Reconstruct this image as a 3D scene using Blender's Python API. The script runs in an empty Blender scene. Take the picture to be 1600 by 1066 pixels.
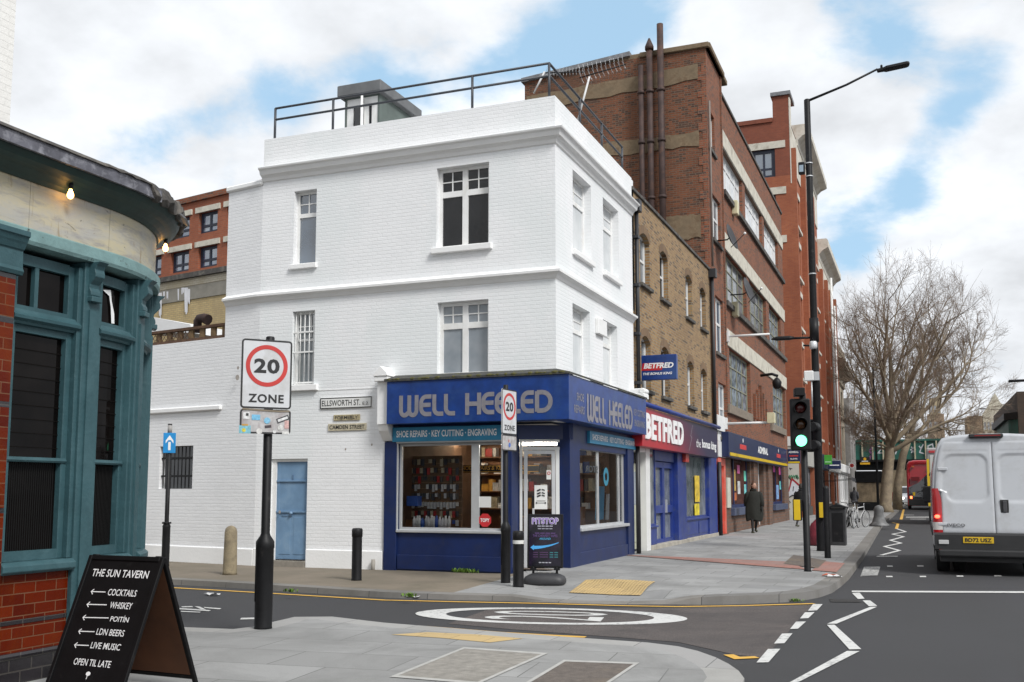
import bpy, bmesh, math, random
from mathutils import Vector
random.seed(7)
R_ = math.radians
sc = bpy.context.scene
COL = sc.collection

# ------------------------------------------------------------------ camera
FPX, CAMH, YAW, PITCH = 1587.0, 1.62, R_(21.85), R_(6.0)
CY = 768 - FPX*math.tan(PITCH)
cam = bpy.data.cameras.new('camera')
cam_o = bpy.data.objects.new('camera', cam); COL.objects.link(cam_o)
cam_o.location = (0, 0, CAMH); cam_o.rotation_euler = (R_(90)+PITCH, 0, YAW)
cam.sensor_width = 36; cam.lens = FPX/1600*36; cam.shift_y = (CY-533)/1600
cam.clip_start = .05; cam.clip_end = 3000
sc.camera = cam_o
FW = Vector((-math.sin(YAW)*math.cos(PITCH), math.cos(YAW)*math.cos(PITCH), math.sin(PITCH)))
RT = Vector((math.cos(YAW), math.sin(YAW), 0))
UP = Vector((math.sin(YAW)*math.sin(PITCH), -math.cos(YAW)*math.sin(PITCH), math.cos(PITCH)))
EYE = Vector((0, 0, CAMH))
def ray(px, py): return FW + RT*((px-800)/FPX) + UP*((CY-py)/FPX)

# ------------------------------------------------------------------ light
SUN_AZ, SUN_EL = R_(122), R_(44)           # azimuth clockwise from +Y: the sun stands over the main road, behind thin cloud
sc.view_settings.view_transform = 'Standard'; sc.view_settings.look = 'None'
sc.view_settings.gamma = 1; sc.view_settings.exposure = 0.70
sun = bpy.data.lights.new('sun', 'SUN'); sun.energy = 1.95; sun.angle = R_(16); sun.color = (1, .985, .955)
sun_o = bpy.data.objects.new('sun', sun); COL.objects.link(sun_o)
sd = Vector((math.sin(SUN_AZ)*math.cos(SUN_EL), math.cos(SUN_AZ)*math.cos(SUN_EL), math.sin(SUN_EL)))
sun_o.rotation_euler = sd.to_track_quat('Z', 'Y').to_euler(); sun_o.location = sd*40

w = bpy.data.worlds.new('World'); sc.world = w; w.use_nodes = True
nt = w.node_tree; N = nt.nodes; L = nt.links
bg = N['Background']; bg.inputs['Strength'].default_value = .1
sky = N.new('ShaderNodeTexSky'); sky.sky_type = 'NISHITA'; sky.sun_disc = False
sky.sun_elevation = SUN_EL; sky.sun_rotation = SUN_AZ
tc = N.new('ShaderNodeTexCoord')
def wmath(op, a, b=None, c=None, clamp=False):
    n = N.new('ShaderNodeMath'); n.operation = op; n.use_clamp = clamp
    for i, v in enumerate((a, b, c)):
        if v is None: continue
        if isinstance(v, (int, float)): n.inputs[i].default_value = v
        else: L.new(v, n.inputs[i])
    return n.outputs[0]
sep = N.new('ShaderNodeSeparateXYZ'); L.new(tc.outputs['Generated'], sep.inputs[0])
den = wmath('ADD', wmath('MAXIMUM', sep.outputs[2], 0), .34)
comb = N.new('ShaderNodeCombineXYZ')
L.new(wmath('DIVIDE', sep.outputs[0], den), comb.inputs[0]); L.new(wmath('DIVIDE', sep.outputs[1], den), comb.inputs[1])
def wnoise(scale, detail, off, rough=.55, dist=0.0):
    m = N.new('ShaderNodeMapping'); m.inputs['Location'].default_value = off
    L.new(comb.outputs[0], m.inputs[0])
    n = N.new('ShaderNodeTexNoise'); n.inputs['Scale'].default_value = scale; n.inputs['Detail'].default_value = detail
    n.inputs['Roughness'].default_value = rough; n.inputs['Distortion'].default_value = dist
    L.new(m.outputs[0], n.inputs['Vector']); return n.outputs[0]
n1 = wnoise(2.6, 11, (3.1, 1.7, 0), .58, .25)
n2 = wnoise(7.5, 7, (0.4, 5.2, 2), .6, .1)
cov = wmath('ADD', wmath('MULTIPLY', n1, 1.0), wmath('MULTIPLY', n2, .3))
# gaps where blue shows between the clouds: direction of the gap, angular size, depth
for px, py, r, k in [(185, 240, .035, .32), (255, 215, .035, .32), (330, 188, .034, .32), (415, 160, .034, .32), (495, 132, .03, .3), (570, 122, .03, .26), (650, 140, .034, .32), (755, 120, .036, .34), (850, 88, .042, .38), (940, 45, .048, .4), (1030, 15, .035, .3),
                     (1335, 45, .05, .3), (1405, 85, .032, .26), (1530, 135, .045, .34), (1475, 190, .032, .28), (1425, 245, .036, .3), (1408, 315, .03, .26), (1330, 375, .036, .34), (1318, 430, .03, .26), (1555, 505, .035, .2), (360, 262, .02, .18), (1440, 600, .05, .12)]:
    d = ray(px, py).normalized()
    v = N.new('ShaderNodeVectorMath'); v.operation = 'DISTANCE'; L.new(tc.outputs['Generated'], v.inputs[0]); v.inputs[1].default_value = d
    q = wmath('DIVIDE', v.outputs['Value'], r)
    g = wmath('POWER', 2.718, wmath('MULTIPLY', wmath('MULTIPLY', q, q), -1.0))
    cov = wmath('SUBTRACT', cov, wmath('MULTIPLY', g, k*.72))
mr = N.new('ShaderNodeMapRange'); mr.interpolation_type = 'SMOOTHSTEP'
L.new(cov, mr.inputs[0]); mr.inputs[1].default_value = .33; mr.inputs[2].default_value = .545
n3 = wnoise(3.3, 6, (7.7, 2.2, 4), .55)
cr = N.new('ShaderNodeMapRange'); L.new(n3, cr.inputs[0])
cr.inputs[1].default_value = .36; cr.inputs[2].default_value = .62; cr.inputs[3].default_value = .72; cr.inputs[4].default_value = 1.05
cl = N.new('ShaderNodeMix'); cl.data_type = 'RGBA'
skm = N.new('ShaderNodeMix'); skm.data_type = 'RGBA'; skm.blend_type = 'MULTIPLY'; skm.inputs[0].default_value = 1
L.new(sky.outputs[0], skm.inputs[6]); skm.inputs[7].default_value = (1, 1, 1, 1)
pale = N.new('ShaderNodeMix'); pale.data_type = 'RGBA'; pale.inputs[0].default_value = .75   # thin veil in front of the blue
L.new(skm.outputs[2], pale.inputs[6]); pale.inputs[7].default_value = (3.0, 4.6, 6.0, 1)
L.new(mr.outputs[0], cl.inputs[0]); L.new(pale.outputs[2], cl.inputs[6])
cm = N.new('ShaderNodeVectorMath'); cm.operation = 'SCALE'; cm.inputs[0].default_value = (6.15, 6.35, 6.62); L.new(cr.outputs[0], cm.inputs['Scale'])
L.new(cm.outputs[0], cl.inputs[7])
L.new(cl.outputs[2], bg.inputs['Color'])

# ------------------------------------------------------------------ materials
MATS = {}
def newmat(name):
    m = bpy.data.materials.new(name); m.use_nodes = True
    return m, m.node_tree, m.node_tree.nodes['Principled BSDF']
def _noise(t, vec, scale, detail=4, rough=.6, dist=0):
    n = t.nodes.new('ShaderNodeTexNoise'); n.inputs['Scale'].default_value = scale; n.inputs['Detail'].default_value = detail
    n.inputs['Roughness'].default_value = rough; n.inputs['Distortion'].default_value = dist
    t.links.new(vec, n.inputs['Vector']); return n.outputs[0]
def _ramp(t, fac, stops):
    r = t.nodes.new('ShaderNodeValToRGB'); t.links.new(fac, r.inputs[0])
    el = r.color_ramp.elements
    el[0].position, el[0].color = stops[0][0], (*stops[0][1], 1)
    el[1].position, el[1].color = stops[-1][0], (*stops[-1][1], 1)
    for p, c in stops[1:-1]:
        e = el.new(p); e.color = (*c, 1)
    return r.outputs[0]
def _mix(t, fac, a, b, blend='MIX'):
    n = t.nodes.new('ShaderNodeMix'); n.data_type = 'RGBA'; n.blend_type = blend
    for s, v in ((0, fac), (6, a), (7, b)):
        if isinstance(v, (int, float)): n.inputs[s].default_value = v
        elif isinstance(v, tuple): n.inputs[s].default_value = (*v[:3], 1)
        else: t.links.new(v, n.inputs[s])
    return n.outputs[2]
def _g(v): return (v, v, v)
def mat(name, col, rough=.6, metal=0., var=.12, vs=3., bump=0., bs=40., emit=None, es=0., spec=.5, coat=0., dirt=None, ds=1.2, dt=(.5, .68)):
    """plain surface: base colour with uneven wear, optional dirt patches and bump"""
    if name in MATS: return MATS[name]
    m, t, b = newmat(name)
    vec = t.nodes.new('ShaderNodeTexCoord').outputs['Object']
    c = col
    if var:
        f = _noise(t, vec, vs, 5)
        c = _mix(t, _ramp(t, f, [(.3, _g(0)), (.7, _g(1))]), tuple(x*(1-var) for x in col), tuple(min(x*(1+var), .95) for x in col))
    if dirt:
        f = _noise(t, vec, ds, 7, .65, .3)
        c = _mix(t, _ramp(t, f, [(dt[0], _g(0)), (dt[1], _g(1))]), c, dirt)
    if isinstance(c, tuple): b.inputs['Base Color'].default_value = (*c, 1)
    else: t.links.new(c, b.inputs['Base Color'])
    b.inputs['Roughness'].default_value = rough; b.inputs['Metallic'].default_value = metal
    b.inputs['Specular IOR Level'].default_value = spec; b.inputs['Coat Weight'].default_value = coat
    if bump:
        bn = t.nodes.new('ShaderNodeBump'); bn.inputs['Strength'].default_value = bump; bn.inputs['Distance'].default_value = .02
        t.links.new(_noise(t, vec, bs, 5), bn.inputs['Height']); t.links.new(bn.outputs[0], b.inputs['Normal'])
    if emit:
        b.inputs['Emission Color'].default_value = (*emit, 1); b.inputs['Emission Strength'].default_value = es
    MATS[name] = m; return m
def brick(name, c1, c2, mortar, bw=.225, bh=.075, ms=.012, ud=(1, 1), rough=.85, bump=.5, weather=None, ws=.5, wt=(.45, .7), spread=0., var2=None, offset=.5, spec=.3, msmooth=.1, weather2=None):
    """coursed brick on upright walls: u runs along the wall, v is height"""
    if name in MATS: return MATS[name]
    m, t, b = newmat(name)
    tcn = t.nodes.new('ShaderNodeTexCoord').outputs['Object']
    s = t.nodes.new('ShaderNodeSeparateXYZ'); t.links.new(tcn, s.inputs[0])
    def mth(op, a, bb):
        n = t.nodes.new('ShaderNodeMath'); n.operation = op
        for i, v in enumerate((a, bb)):
            if isinstance(v, (int, float)): n.inputs[i].default_value = v
            else: t.links.new(v, n.inputs[i])
        return n.outputs[0]
    cb = t.nodes.new('ShaderNodeCombineXYZ')
    t.links.new(mth('ADD', mth('MULTIPLY', s.outputs[0], ud[0]), mth('MULTIPLY', s.outputs[1], ud[1])), cb.inputs[0])
    t.links.new(s.outputs[2], cb.inputs[1])
    br = t.nodes.new('ShaderNodeTexBrick'); t.links.new(cb.outputs[0], br.inputs['Vector'])
    br.inputs['Scale'].default_value = 1; br.inputs['Brick Width'].default_value = bw; br.inputs['Row Height'].default_value = bh
    br.inputs['Mortar Size'].default_value = ms; br.inputs['Mortar Smooth'].default_value = msmooth; br.offset = offset
    br.inputs['Color1'].default_value = (*c1, 1); br.inputs['Color2'].default_value = (*c2, 1); br.inputs['Mortar'].default_value = (*mortar, 1)
    br.inputs['Bias'].default_value = spread
    c = br.outputs['Color']
    if var2:      # single odd bricks: cell noise on the brick grid
        f = t.nodes.new('ShaderNodeTexWhiteNoise'); f.noise_dimensions = '2D'
        fl = t.nodes.new('ShaderNodeCombineXYZ')
        row = mth('FLOOR', mth('DIVIDE', s.outputs[2], bh), 0)
        sh = mth('MULTIPLY', mth('MODULO', row, 2), offset)
        sp = t.nodes.new('ShaderNodeSeparateXYZ'); t.links.new(cb.outputs[0], sp.inputs[0])
        t.links.new(mth('FLOOR', mth('ADD', mth('DIVIDE', sp.outputs[0], bw), sh), 0), fl.inputs[0]); t.links.new(row, fl.inputs[1])
        t.links.new(fl.outputs[0], f.inputs['Vector'])
        k = _ramp(t, f.outputs['Value'], [(var2[1], _g(0)), (min(var2[1]+.12, 1), _g(.85))])
        keep = t.nodes.new('ShaderNodeMath'); keep.operation = 'MULTIPLY'; t.links.new(k, keep.inputs[0])
        inv = mth('SUBTRACT', 1, br.outputs['Fac']); t.links.new(inv, keep.inputs[1])
        c = _mix(t, keep.outputs[0], c, var2[0])
    f = _noise(t, tcn, 1.7, 6, .65)
    c = _mix(t, .55, c, _mix(t, f, _g(.25), _g(.78)), 'SOFT_LIGHT')
    for wv, off in ((weather, 0), (weather2, 5.3)):
        if wv:
            mp = t.nodes.new('ShaderNodeMapping'); mp.inputs['Location'].default_value = (off, off, off); mp.inputs['Scale'].default_value = (1, 1, .55)
            t.links.new(tcn, mp.inputs[0])
            f = _noise(t, mp.outputs[0], ws, 8, .66, .4)
            c = _mix(t, _ramp(t, f, [(wt[0], _g(0)), (wt[1], _g(.85))]), c, wv)
    t.links.new(c, b.inputs['Base Color']); b.inputs['Roughness'].default_value = rough; b.inputs['Specular IOR Level'].default_value = spec
    bn = t.nodes.new('ShaderNodeBump'); bn.inputs['Strength'].default_value = bump; bn.inputs['Distance'].default_value = .012
    h = mth('ADD', mth('MULTIPLY', br.outputs['Fac'], -1), mth('MULTIPLY', _noise(t, tcn, 22, 4), .7))
    t.links.new(h, bn.inputs['Height']); t.links.new(bn.outputs[0], b.inputs['Normal'])
    MATS[name] = m; return m
def glassmat(name, tint=(.9, .95, .95), refl=.10):
    """clear pane: see-through with sky reflection"""
    if name in MATS: return MATS[name]
    m, t, b = newmat(name); t.nodes.remove(b)
    tr = t.nodes.new('ShaderNodeBsdfTransparent'); tr.inputs[0].default_value = (*tint, 1)
    gl = t.nodes.new('ShaderNodeBsdfGlossy'); gl.inputs['Roughness'].default_value = .02
    lw = t.nodes.new('ShaderNodeLayerWeight'); lw.inputs[0].default_value = .25
    mp = t.nodes.new('ShaderNodeMapRange'); t.links.new(lw.outputs['Fresnel'], mp.inputs[0]); mp.inputs[3].default_value = refl; mp.inputs[4].default_value = .9
    mx = t.nodes.new('ShaderNodeMixShader'); t.links.new(mp.outputs[0], mx.inputs[0]); t.links.new(tr.outputs[0], mx.inputs[1]); t.links.new(gl.outputs[0], mx.inputs[2])
    t.links.new(mx.outputs[0], t.nodes['Material Output'].inputs[0]); MATS[name] = m; return m
def pane(name, c1, c2, refl=.25, vs=.6):
    """window seen from outside: room, blind or painted reflection behind, sky reflected on the glass"""
    if name in MATS: return MATS[name]
    m, t, b = newmat(name); t.nodes.remove(b)
    vec = t.nodes.new('ShaderNodeTexCoord').outputs['Object']
    df = t.nodes.new('ShaderNodeBsdfDiffuse')
    t.links.new(_mix(t, _ramp(t, _noise(t, vec, vs, 3), [(.38, _g(0)), (.62, _g(1))]), c1, c2), df.inputs[0])
    gl = t.nodes.new('ShaderNodeBsdfGlossy'); gl.inputs['Roughness'].default_value = .03
    bn = t.nodes.new('ShaderNodeBump'); bn.inputs['Strength'].default_value = .08; bn.inputs['Distance'].default_value = .02
    t.links.new(_noise(t, vec, 2.2, 2), bn.inputs['Height']); t.links.new(bn.outputs[0], gl.inputs['Normal'])
    mx = t.nodes.new('ShaderNodeMixShader'); mx.inputs[0].default_value = refl
    t.links.new(df.outputs[0], mx.inputs[1]); t.links.new(gl.outputs[0], mx.inputs[2])
    t.links.new(mx.outputs[0], t.nodes['Material Output'].inputs[0]); MATS[name] = m; return m

# ------------------------------------------------------------------ frames and mesh builder
class Fr:                                     # a wall plane: u along it, v up, w out of it
    def __init__(s, o, ux, n): s.o = Vector(o); s.u = Vector(ux).normalized(); s.n = Vector(n).normalized(); s.v = Vector((0, 0, 1))
    def p(s, u, v, w=0.): return s.o + s.u*u + s.v*v + s.n*w
    def at(s, px, py, w=0.):                  # where the sight line meets the wall plane
        d = ray(px, py); o = s.o + s.n*w; k = (o-EYE).dot(s.n)/d.dot(s.n); h = EYE + d*k - s.o
        return h.dot(s.u), h.dot(s.v)
def ground(px, py, z=0.):
    d = ray(px, py); k = (z-CAMH)/d.z; return Vector((d.x*k, d.y*k, z))
class MB:
    def __init__(s): s.v = []; s.f = []; s.sm = []
    def face(s, pts, smooth=False):
        i = len(s.v); s.v += [Vector(p) for p in pts]; s.f.append(list(range(i, i+len(pts)))); s.sm.append(smooth); return s
    def grid(s, rows, close_u=False, smooth=True, caps=False):   # rows of points lofted
        i = len(s.v); n = len(rows[0])
        for r in rows: s.v += [Vector(p) for p in r]
        for a in range(len(rows)-1):
            for b in range(n if close_u else n-1):
                c = (b+1) % n
                s.f.append([i+a*n+b, i+a*n+c, i+(a+1)*n+c, i+(a+1)*n+b]); s.sm.append(smooth)
        if caps:
            s.f.append([i+k for k in range(n)][::-1]); s.sm.append(False)
            s.f.append([i+(len(rows)-1)*n+k for k in range(n)]); s.sm.append(False)
        return s
    def hexa(s, a):                           # 8 points: bottom ring then top ring
        i = len(s.v); s.v += [Vector(p) for p in a]
        for q in ((3, 2, 1, 0), (4, 5, 6, 7), (0, 1, 5, 4), (1, 2, 6, 5), (2, 3, 7, 6), (3, 0, 4, 7)):
            s.f.append([i+k for k in q]); s.sm.append(False)
        return s
    def box(s, x0, x1, y0, y1, z0, z1):
        return s.hexa([(x0, y0, z0), (x1, y0, z0), (x1, y1, z0), (x0, y1, z0), (x0, y0, z1), (x1, y0, z1), (x1, y1, z1), (x0, y1, z1)])
    def fbox(s, fr, u0, u1, v0, v1, w0, w1):
        P = fr.p
        return s.hexa([P(u0, v0, w0), P(u1, v0, w0), P(u1, v0, w1), P(u0, v0, w1), P(u0, v1, w0), P(u1, v1, w0), P(u1, v1, w1), P(u0, v1, w1)])
    def prism(s, pts, vec, smooth=False):     # polygon pushed along a vector
        vec = Vector(vec); a = [Vector(p) for p in pts]; b = [p+vec for p in a]
        s.face(a[::-1]); s.face(b)
        for k in range(len(a)):
            j = (k+1) % len(a); s.face([a[k], a[j], b[j], b[k]], smooth)
        return s
    def tube(s, pts, r, n=10, caps=True, smooth=True):
        pts = [Vector(p) for p in pts]; rows = []
        rr = r if isinstance(r, (list, tuple)) else [r]*len(pts)
        ref = None
        for k, p in enumerate(pts):
            d = (pts[min(k+1, len(pts)-1)] - pts[max(k-1, 0)]).normalized()
            if ref is None: ref = Vector((0, 0, 1)) if abs(d.z) < .9 else Vector((1, 0, 0))
            a = d.cross(ref).normalized(); b = a.cross(d).normalized(); ref = b
            rows.append([p + a*math.cos(2*math.pi*j/n)*rr[k] + b*math.sin(2*math.pi*j/n)*rr[k] for j in range(n)])
        return s.grid(rows, True, smooth, caps)
    def lathe(s, c, prof, n=20, axis=(0, 0, 1), smooth=True, caps=True):
        c = Vector(c); ax = Vector(axis).normalized()
        a = ax.orthogonal().normalized(); b = ax.cross(a)
        return s.grid([[c + ax*z + a*math.cos(2*math.pi*j/n)*r + b*math.sin(2*math.pi*j/n)*r for j in range(n)] for r, z in prof], True, smooth, caps)
    def ball(s, c, rx, ry=None, rz=None, n=10, m=6):
        ry = ry or rx; rz = rz or rx; c = Vector(c); rows = []
        for k in range(m+1):
            t = math.pi*k/m; q = max(math.sin(t), .02)
            rows.append([c + Vector((rx*q*math.cos(2*math.pi*j/n), ry*q*math.sin(2*math.pi*j/n), -rz*math.cos(t))) for j in range(n)])
        return s.grid(rows, True, True, True)
    def stroke(s, fr, pts, wd, w=0.004, th=.0):   # flat painted line of even width on a wall plane
        pts = [Vector(p) for p in pts]; n = len(pts); Lp = []; Rp = []
        closed = (pts[0]-pts[-1]).length < 1e-6
        for k in range(n):
            if closed: d0 = (pts[k]-pts[k-1 if k else n-2]); d1 = (pts[k+1 if k < n-1 else 1]-pts[k])
            else: d0 = pts[k]-pts[max(k-1, 0)]; d1 = pts[min(k+1, n-1)]-pts[k]
            if d0.length < 1e-9: d0 = d1
            if d1.length < 1e-9: d1 = d0
            d0.normalize(); d1.normalize(); b = (d0+d1)
            b = b.normalized() if b.length > 1e-6 else d1
            nn = Vector((-b.y, b.x)); k2 = 1/max(nn.dot(Vector((-d1.y, d1.x))), .5)
            Lp.append(pts[k]+nn*wd/2*k2); Rp.append(pts[k]-nn*wd/2*k2)
        for k in range(n-1):
            s.face([fr.p(q.x, q.y, w) for q in (Lp[k], Rp[k], Rp[k+1], Lp[k+1])])
        return s
    def text(s, body, fr, u, v, h, width=None, w=.004, bold=0., align='c', spacing=1., shear=0., th=0.):
        c = bpy.data.curves.new('t', 'FONT'); c.body = body; c.size = 1; c.offset = bold; c.space_character = spacing; c.shear = shear
        c.resolution_u = 3; c.extrude = 0
        o = bpy.data.objects.new('t', c); COL.objects.link(o)
        bpy.context.view_layer.update()
        me = bpy.data.meshes.new_from_object(o.evaluated_get(bpy.context.evaluated_depsgraph_get()))
        bpy.data.objects.remove(o); bpy.data.curves.remove(c)
        if not me.vertices: return s
        xs = [q.co.x for q in me.vertices]; ys = [q.co.y for q in me.vertices]
        x0, x1, y0, y1 = min(xs), max(xs), min(ys), max(ys)
        ky = h/(y1-y0); kx = width/(x1-x0) if width else ky
        ox = {'c': -(x0+x1)/2, 'l': -x0, 'r': -x1}[align]
        i = len(s.v)
        s.v += [fr.p(u+(q.co.x+ox)*kx, v+(q.co.y-y0)*ky, w+th) for q in me.vertices]
        for p in me.polygons: s.f.append([i+k for k in p.vertices]); s.sm.append(False)
        if th:
            ec = {}
            for p in me.polygons:
                vs = list(p.vertices)
                for k in range(len(vs)):
                    e = (vs[k], vs[(k+1) % len(vs)]); ec[tuple(sorted(e))] = ec.get(tuple(sorted(e)), 0)+1
            for (a, b), n in ec.items():
                if n == 1:
                    A, B = s.v[i+a], s.v[i+b]; s.face([A, B, B-fr.n*th, A-fr.n*th])
        bpy.data.meshes.remove(me); return s
    def disc(s, fr, u, v, r0, r1, w=.004, n=32, ry=1.):
        for k in range(n):
            a, b = 2*math.pi*k/n, 2*math.pi*(k+1)/n
            pa = [(u+r*math.cos(t), v+r*ry*math.sin(t)) for r, t in ((r1, a), (r1, b), (r0, b), (r0, a))]
            if r0 <= 0: pa = pa[:3]
            s.face([fr.p(x, y, w) for x, y in pa])
        return s
    def build(s, name, m, par=None, bevel=0., recalc=True, seg=1):
        me = bpy.data.meshes.new(name); o = bpy.data.objects.new(name, me); COL.objects.link(o)
        off = ROOT.get(par.name, Vector()) if par else Vector()
        me.from_pydata([v-off for v in s.v], [], s.f); me.materials.append(m)
        me.polygons.foreach_set('use_smooth', s.sm)
        if recalc or bevel:
            b = bmesh.new(); b.from_mesh(me)
            bmesh.ops.remove_doubles(b, verts=b.verts, dist=1e-5)
            bmesh.ops.recalc_face_normals(b, faces=b.faces); b.to_mesh(me); b.free()
        if bevel:
            md = o.modifiers.new('bevel', 'BEVEL'); md.width = bevel; md.segments = seg; md.limit_method = 'ANGLE'; md.angle_limit = R_(40)
        if par: o.parent = par; ROOT[o.name] = off
        else: ROOT[o.name] = Vector()
        me.update(); return o
    def solo(s, name, m, label, cat, group=None, **k):   # a thing that is one mesh, with its origin at its base
        c = Vector(((min(v.x for v in s.v)+max(v.x for v in s.v))/2, (min(v.y for v in s.v)+max(v.y for v in s.v))/2, min(v.z for v in s.v)))
        s.v = [v-c for v in s.v]; o = s.build(name, m, None, **k); o.location = c; ROOT[o.name] = c
        o['label'] = label; o['category'] = cat
        if group: o['group'] = group
        return o
ROOT = {}
def thing(name, label, cat, loc, group=None):
    o = bpy.data.objects.new(name, None); COL.objects.link(o); o.location = loc; o.empty_display_size = .2
    o['label'] = label; o['category'] = cat
    if group: o['group'] = group
    ROOT[o.name] = Vector(loc); return o
def structure(o): o['kind'] = 'structure'; return o
def stuff(o): o['kind'] = 'stuff'; return o
def tree_copy(o, loc=None, rot=None, parent=None):
    c = o.copy(); COL.objects.link(c)
    if parent: c.parent = parent
    for ch in o.children: tree_copy(ch, parent=c)
    if loc is not None: c.location = loc
    if rot is not None: c.rotation_euler = rot
    return c
def wall(mb, fr, u0, u1, v0, v1, ops=(), depth=.12):
    """one wall sheet with openings cut out and their reveals"""
    us = sorted({u0, u1, *[o[0] for o in ops], *[o[1] for o in ops]}); vs = sorted({v0, v1, *[o[2] for o in ops], *[o[3] for o in ops]})
    us = [u for u in us if u0-1e-6 <= u <= u1+1e-6]; vs = [v for v in vs if v0-1e-6 <= v <= v1+1e-6]
    for a, b in zip(us, us[1:]):
        for c, d in zip(vs, vs[1:]):
            m, n = (a+b)/2, (c+d)/2
            if any(o[0] < m < o[1] and o[2] < n < o[3] for o in ops): continue
            mb.face([fr.p(a, c), fr.p(b, c), fr.p(b, d), fr.p(a, d)])
    for o in ops:
        a, b, c, d = o[:4]; e = o[4] if len(o) > 4 else depth
        mb.face([fr.p(a, c), fr.p(a, d), fr.p(a, d, -e), fr.p(a, c, -e)]); mb.face([fr.p(b, c), fr.p(b, d), fr.p(b, d, -e), fr.p(b, c, -e)])
        mb.face([fr.p(a, d), fr.p(b, d), fr.p(b, d, -e), fr.p(a, d, -e)]); mb.face([fr.p(a, c), fr.p(b, c), fr.p(b, c, -e), fr.p(a, c, -e)])
    return mb
def window(par, fr, u0, u1, v0, v1, rec, mf, mg, fw=.055, mull=(), trans=(), grids=(), bw=.022, sill=None, sillm=None, name='window', mw=None, open_=()):
    """frame, mullions, transoms and glazing bars; pane and sill are its parts. grids: (uf0, uf1, vf0, vf1, nx, ny)"""
    mb = MB(); W = u1-u0; Hh = v1-v0; w0, w1 = -rec-.05, -rec
    mw = mw or fw
    mb.fbox(fr, u0, u0+fw, v0, v1, w0, w1); mb.fbox(fr, u1-fw, u1, v0, v1, w0, w1)
    mb.fbox(fr, u0+fw, u1-fw, v0, v0+fw, w0, w1-.002); mb.fbox(fr, u0+fw, u1-fw, v1-fw, v1, w0, w1-.002)
    for f in mull: mb.fbox(fr, u0+W*f-mw/2, u0+W*f+mw/2, v0+fw, v1-fw, w0, w1-.004)
    for f in trans: mb.fbox(fr, u0+fw, u1-fw, v0+Hh*f-mw/2, v0+Hh*f+mw/2, w0, w1-.008)
    for a, b, c, d, nx, ny in grids:
        for k in range(1, nx):
            u = u0+W*(a+(b-a)*k/nx); mb.fbox(fr, u-bw/2, u+bw/2, v0+Hh*c, v0+Hh*d, w0, w1-.016)
        for k in range(1, ny):
            v = v0+Hh*(c+(d-c)*k/ny); mb.fbox(fr, u0+W*a, u0+W*b, v-bw/2, v+bw/2, w0, w1-.019)
    f = mb.build(name, mf, par)
    MB().face([fr.p(u0+.01, v0+.01, -rec-.035), fr.p(u1-.01, v0+.01, -rec-.035), fr.p(u1-.01, v1-.01, -rec-.035), fr.p(u0+.01, v1-.01, -rec-.035)]).build('pane', mg, f)
    if sill:
        sh, sp, ov = sill
        MB().fbox(fr, u0-ov, u1+ov, v0-sh, v0+.004, -rec-.03, sp).build('sill', sillm or mf, f, bevel=.008)
    return f
def moulding(mb, path, prof):
    """profile (out, z) swept along a plan path of (x, y, nx, ny)"""
    return mb.grid([[Vector((x+nx*o, y+ny*o, z)) for o, z in prof] for x, y, nx, ny in path], False, False)
FX = lambda y, n=-1: Fr((0, y, 0), (1, 0, 0), (0, n, 0))     # wall facing the camera side
FM = lambda x: Fr((x, 0, 0), (0, 1, 0), (1, 0, 0))           # wall facing the main road
def facing(c, ang):                                          # upright plane through c; its right-hand direction at ang degrees from +X
    a = R_(ang); return Fr(c, (math.cos(a), math.sin(a), 0), (math.sin(a), -math.cos(a), 0))

# ------------------------------------------------------------------ shared materials
def asphalt(name, base, spk, warm):
    m, t, b = newmat(name); vec = t.nodes.new('ShaderNodeTexCoord').outputs['Object']
    f1 = _noise(t, vec, 90, 3, .7); f2 = _noise(t, vec, .45, 9, .72, .6); f3 = _noise(t, vec, 24, 3)
    c = _mix(t, _ramp(t, f1, [(.42, _g(0)), (.72, _g(1))]), base, spk)
    c = _mix(t, _ramp(t, f2, [(.38, _g(0)), (.62, _g(.7))]), c, warm)
    mp = t.nodes.new('ShaderNodeMapping'); mp.inputs['Scale'].default_value = (1.1, .05, 1); t.links.new(vec, mp.inputs[0])
    c = _mix(t, _ramp(t, _noise(t, mp.outputs[0], 1.6, 5), [(.42, _g(0)), (.66, _g(.55))]), c, tuple(x*1.5 for x in base))
    v = t.nodes.new('ShaderNodeTexVoronoi'); v.inputs['Scale'].default_value = 3.5; t.links.new(vec, v.inputs['Vector'])
    c = _mix(t, _ramp(t, v.outputs['Distance'], [(.018, _g(.5)), (.03, _g(0))]), c, (.3, .29, .27))
    t.links.new(c, b.inputs['Base Color']); b.inputs['Roughness'].default_value = .9; b.inputs['Specular IOR Level'].default_value = .25
    bn = t.nodes.new('ShaderNodeBump'); bn.inputs['Strength'].default_value = .5; bn.inputs['Distance'].default_value = .006
    t.links.new(f1, bn.inputs['Height']); t.links.new(bn.outputs[0], b.inputs['Normal']); return m
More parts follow.
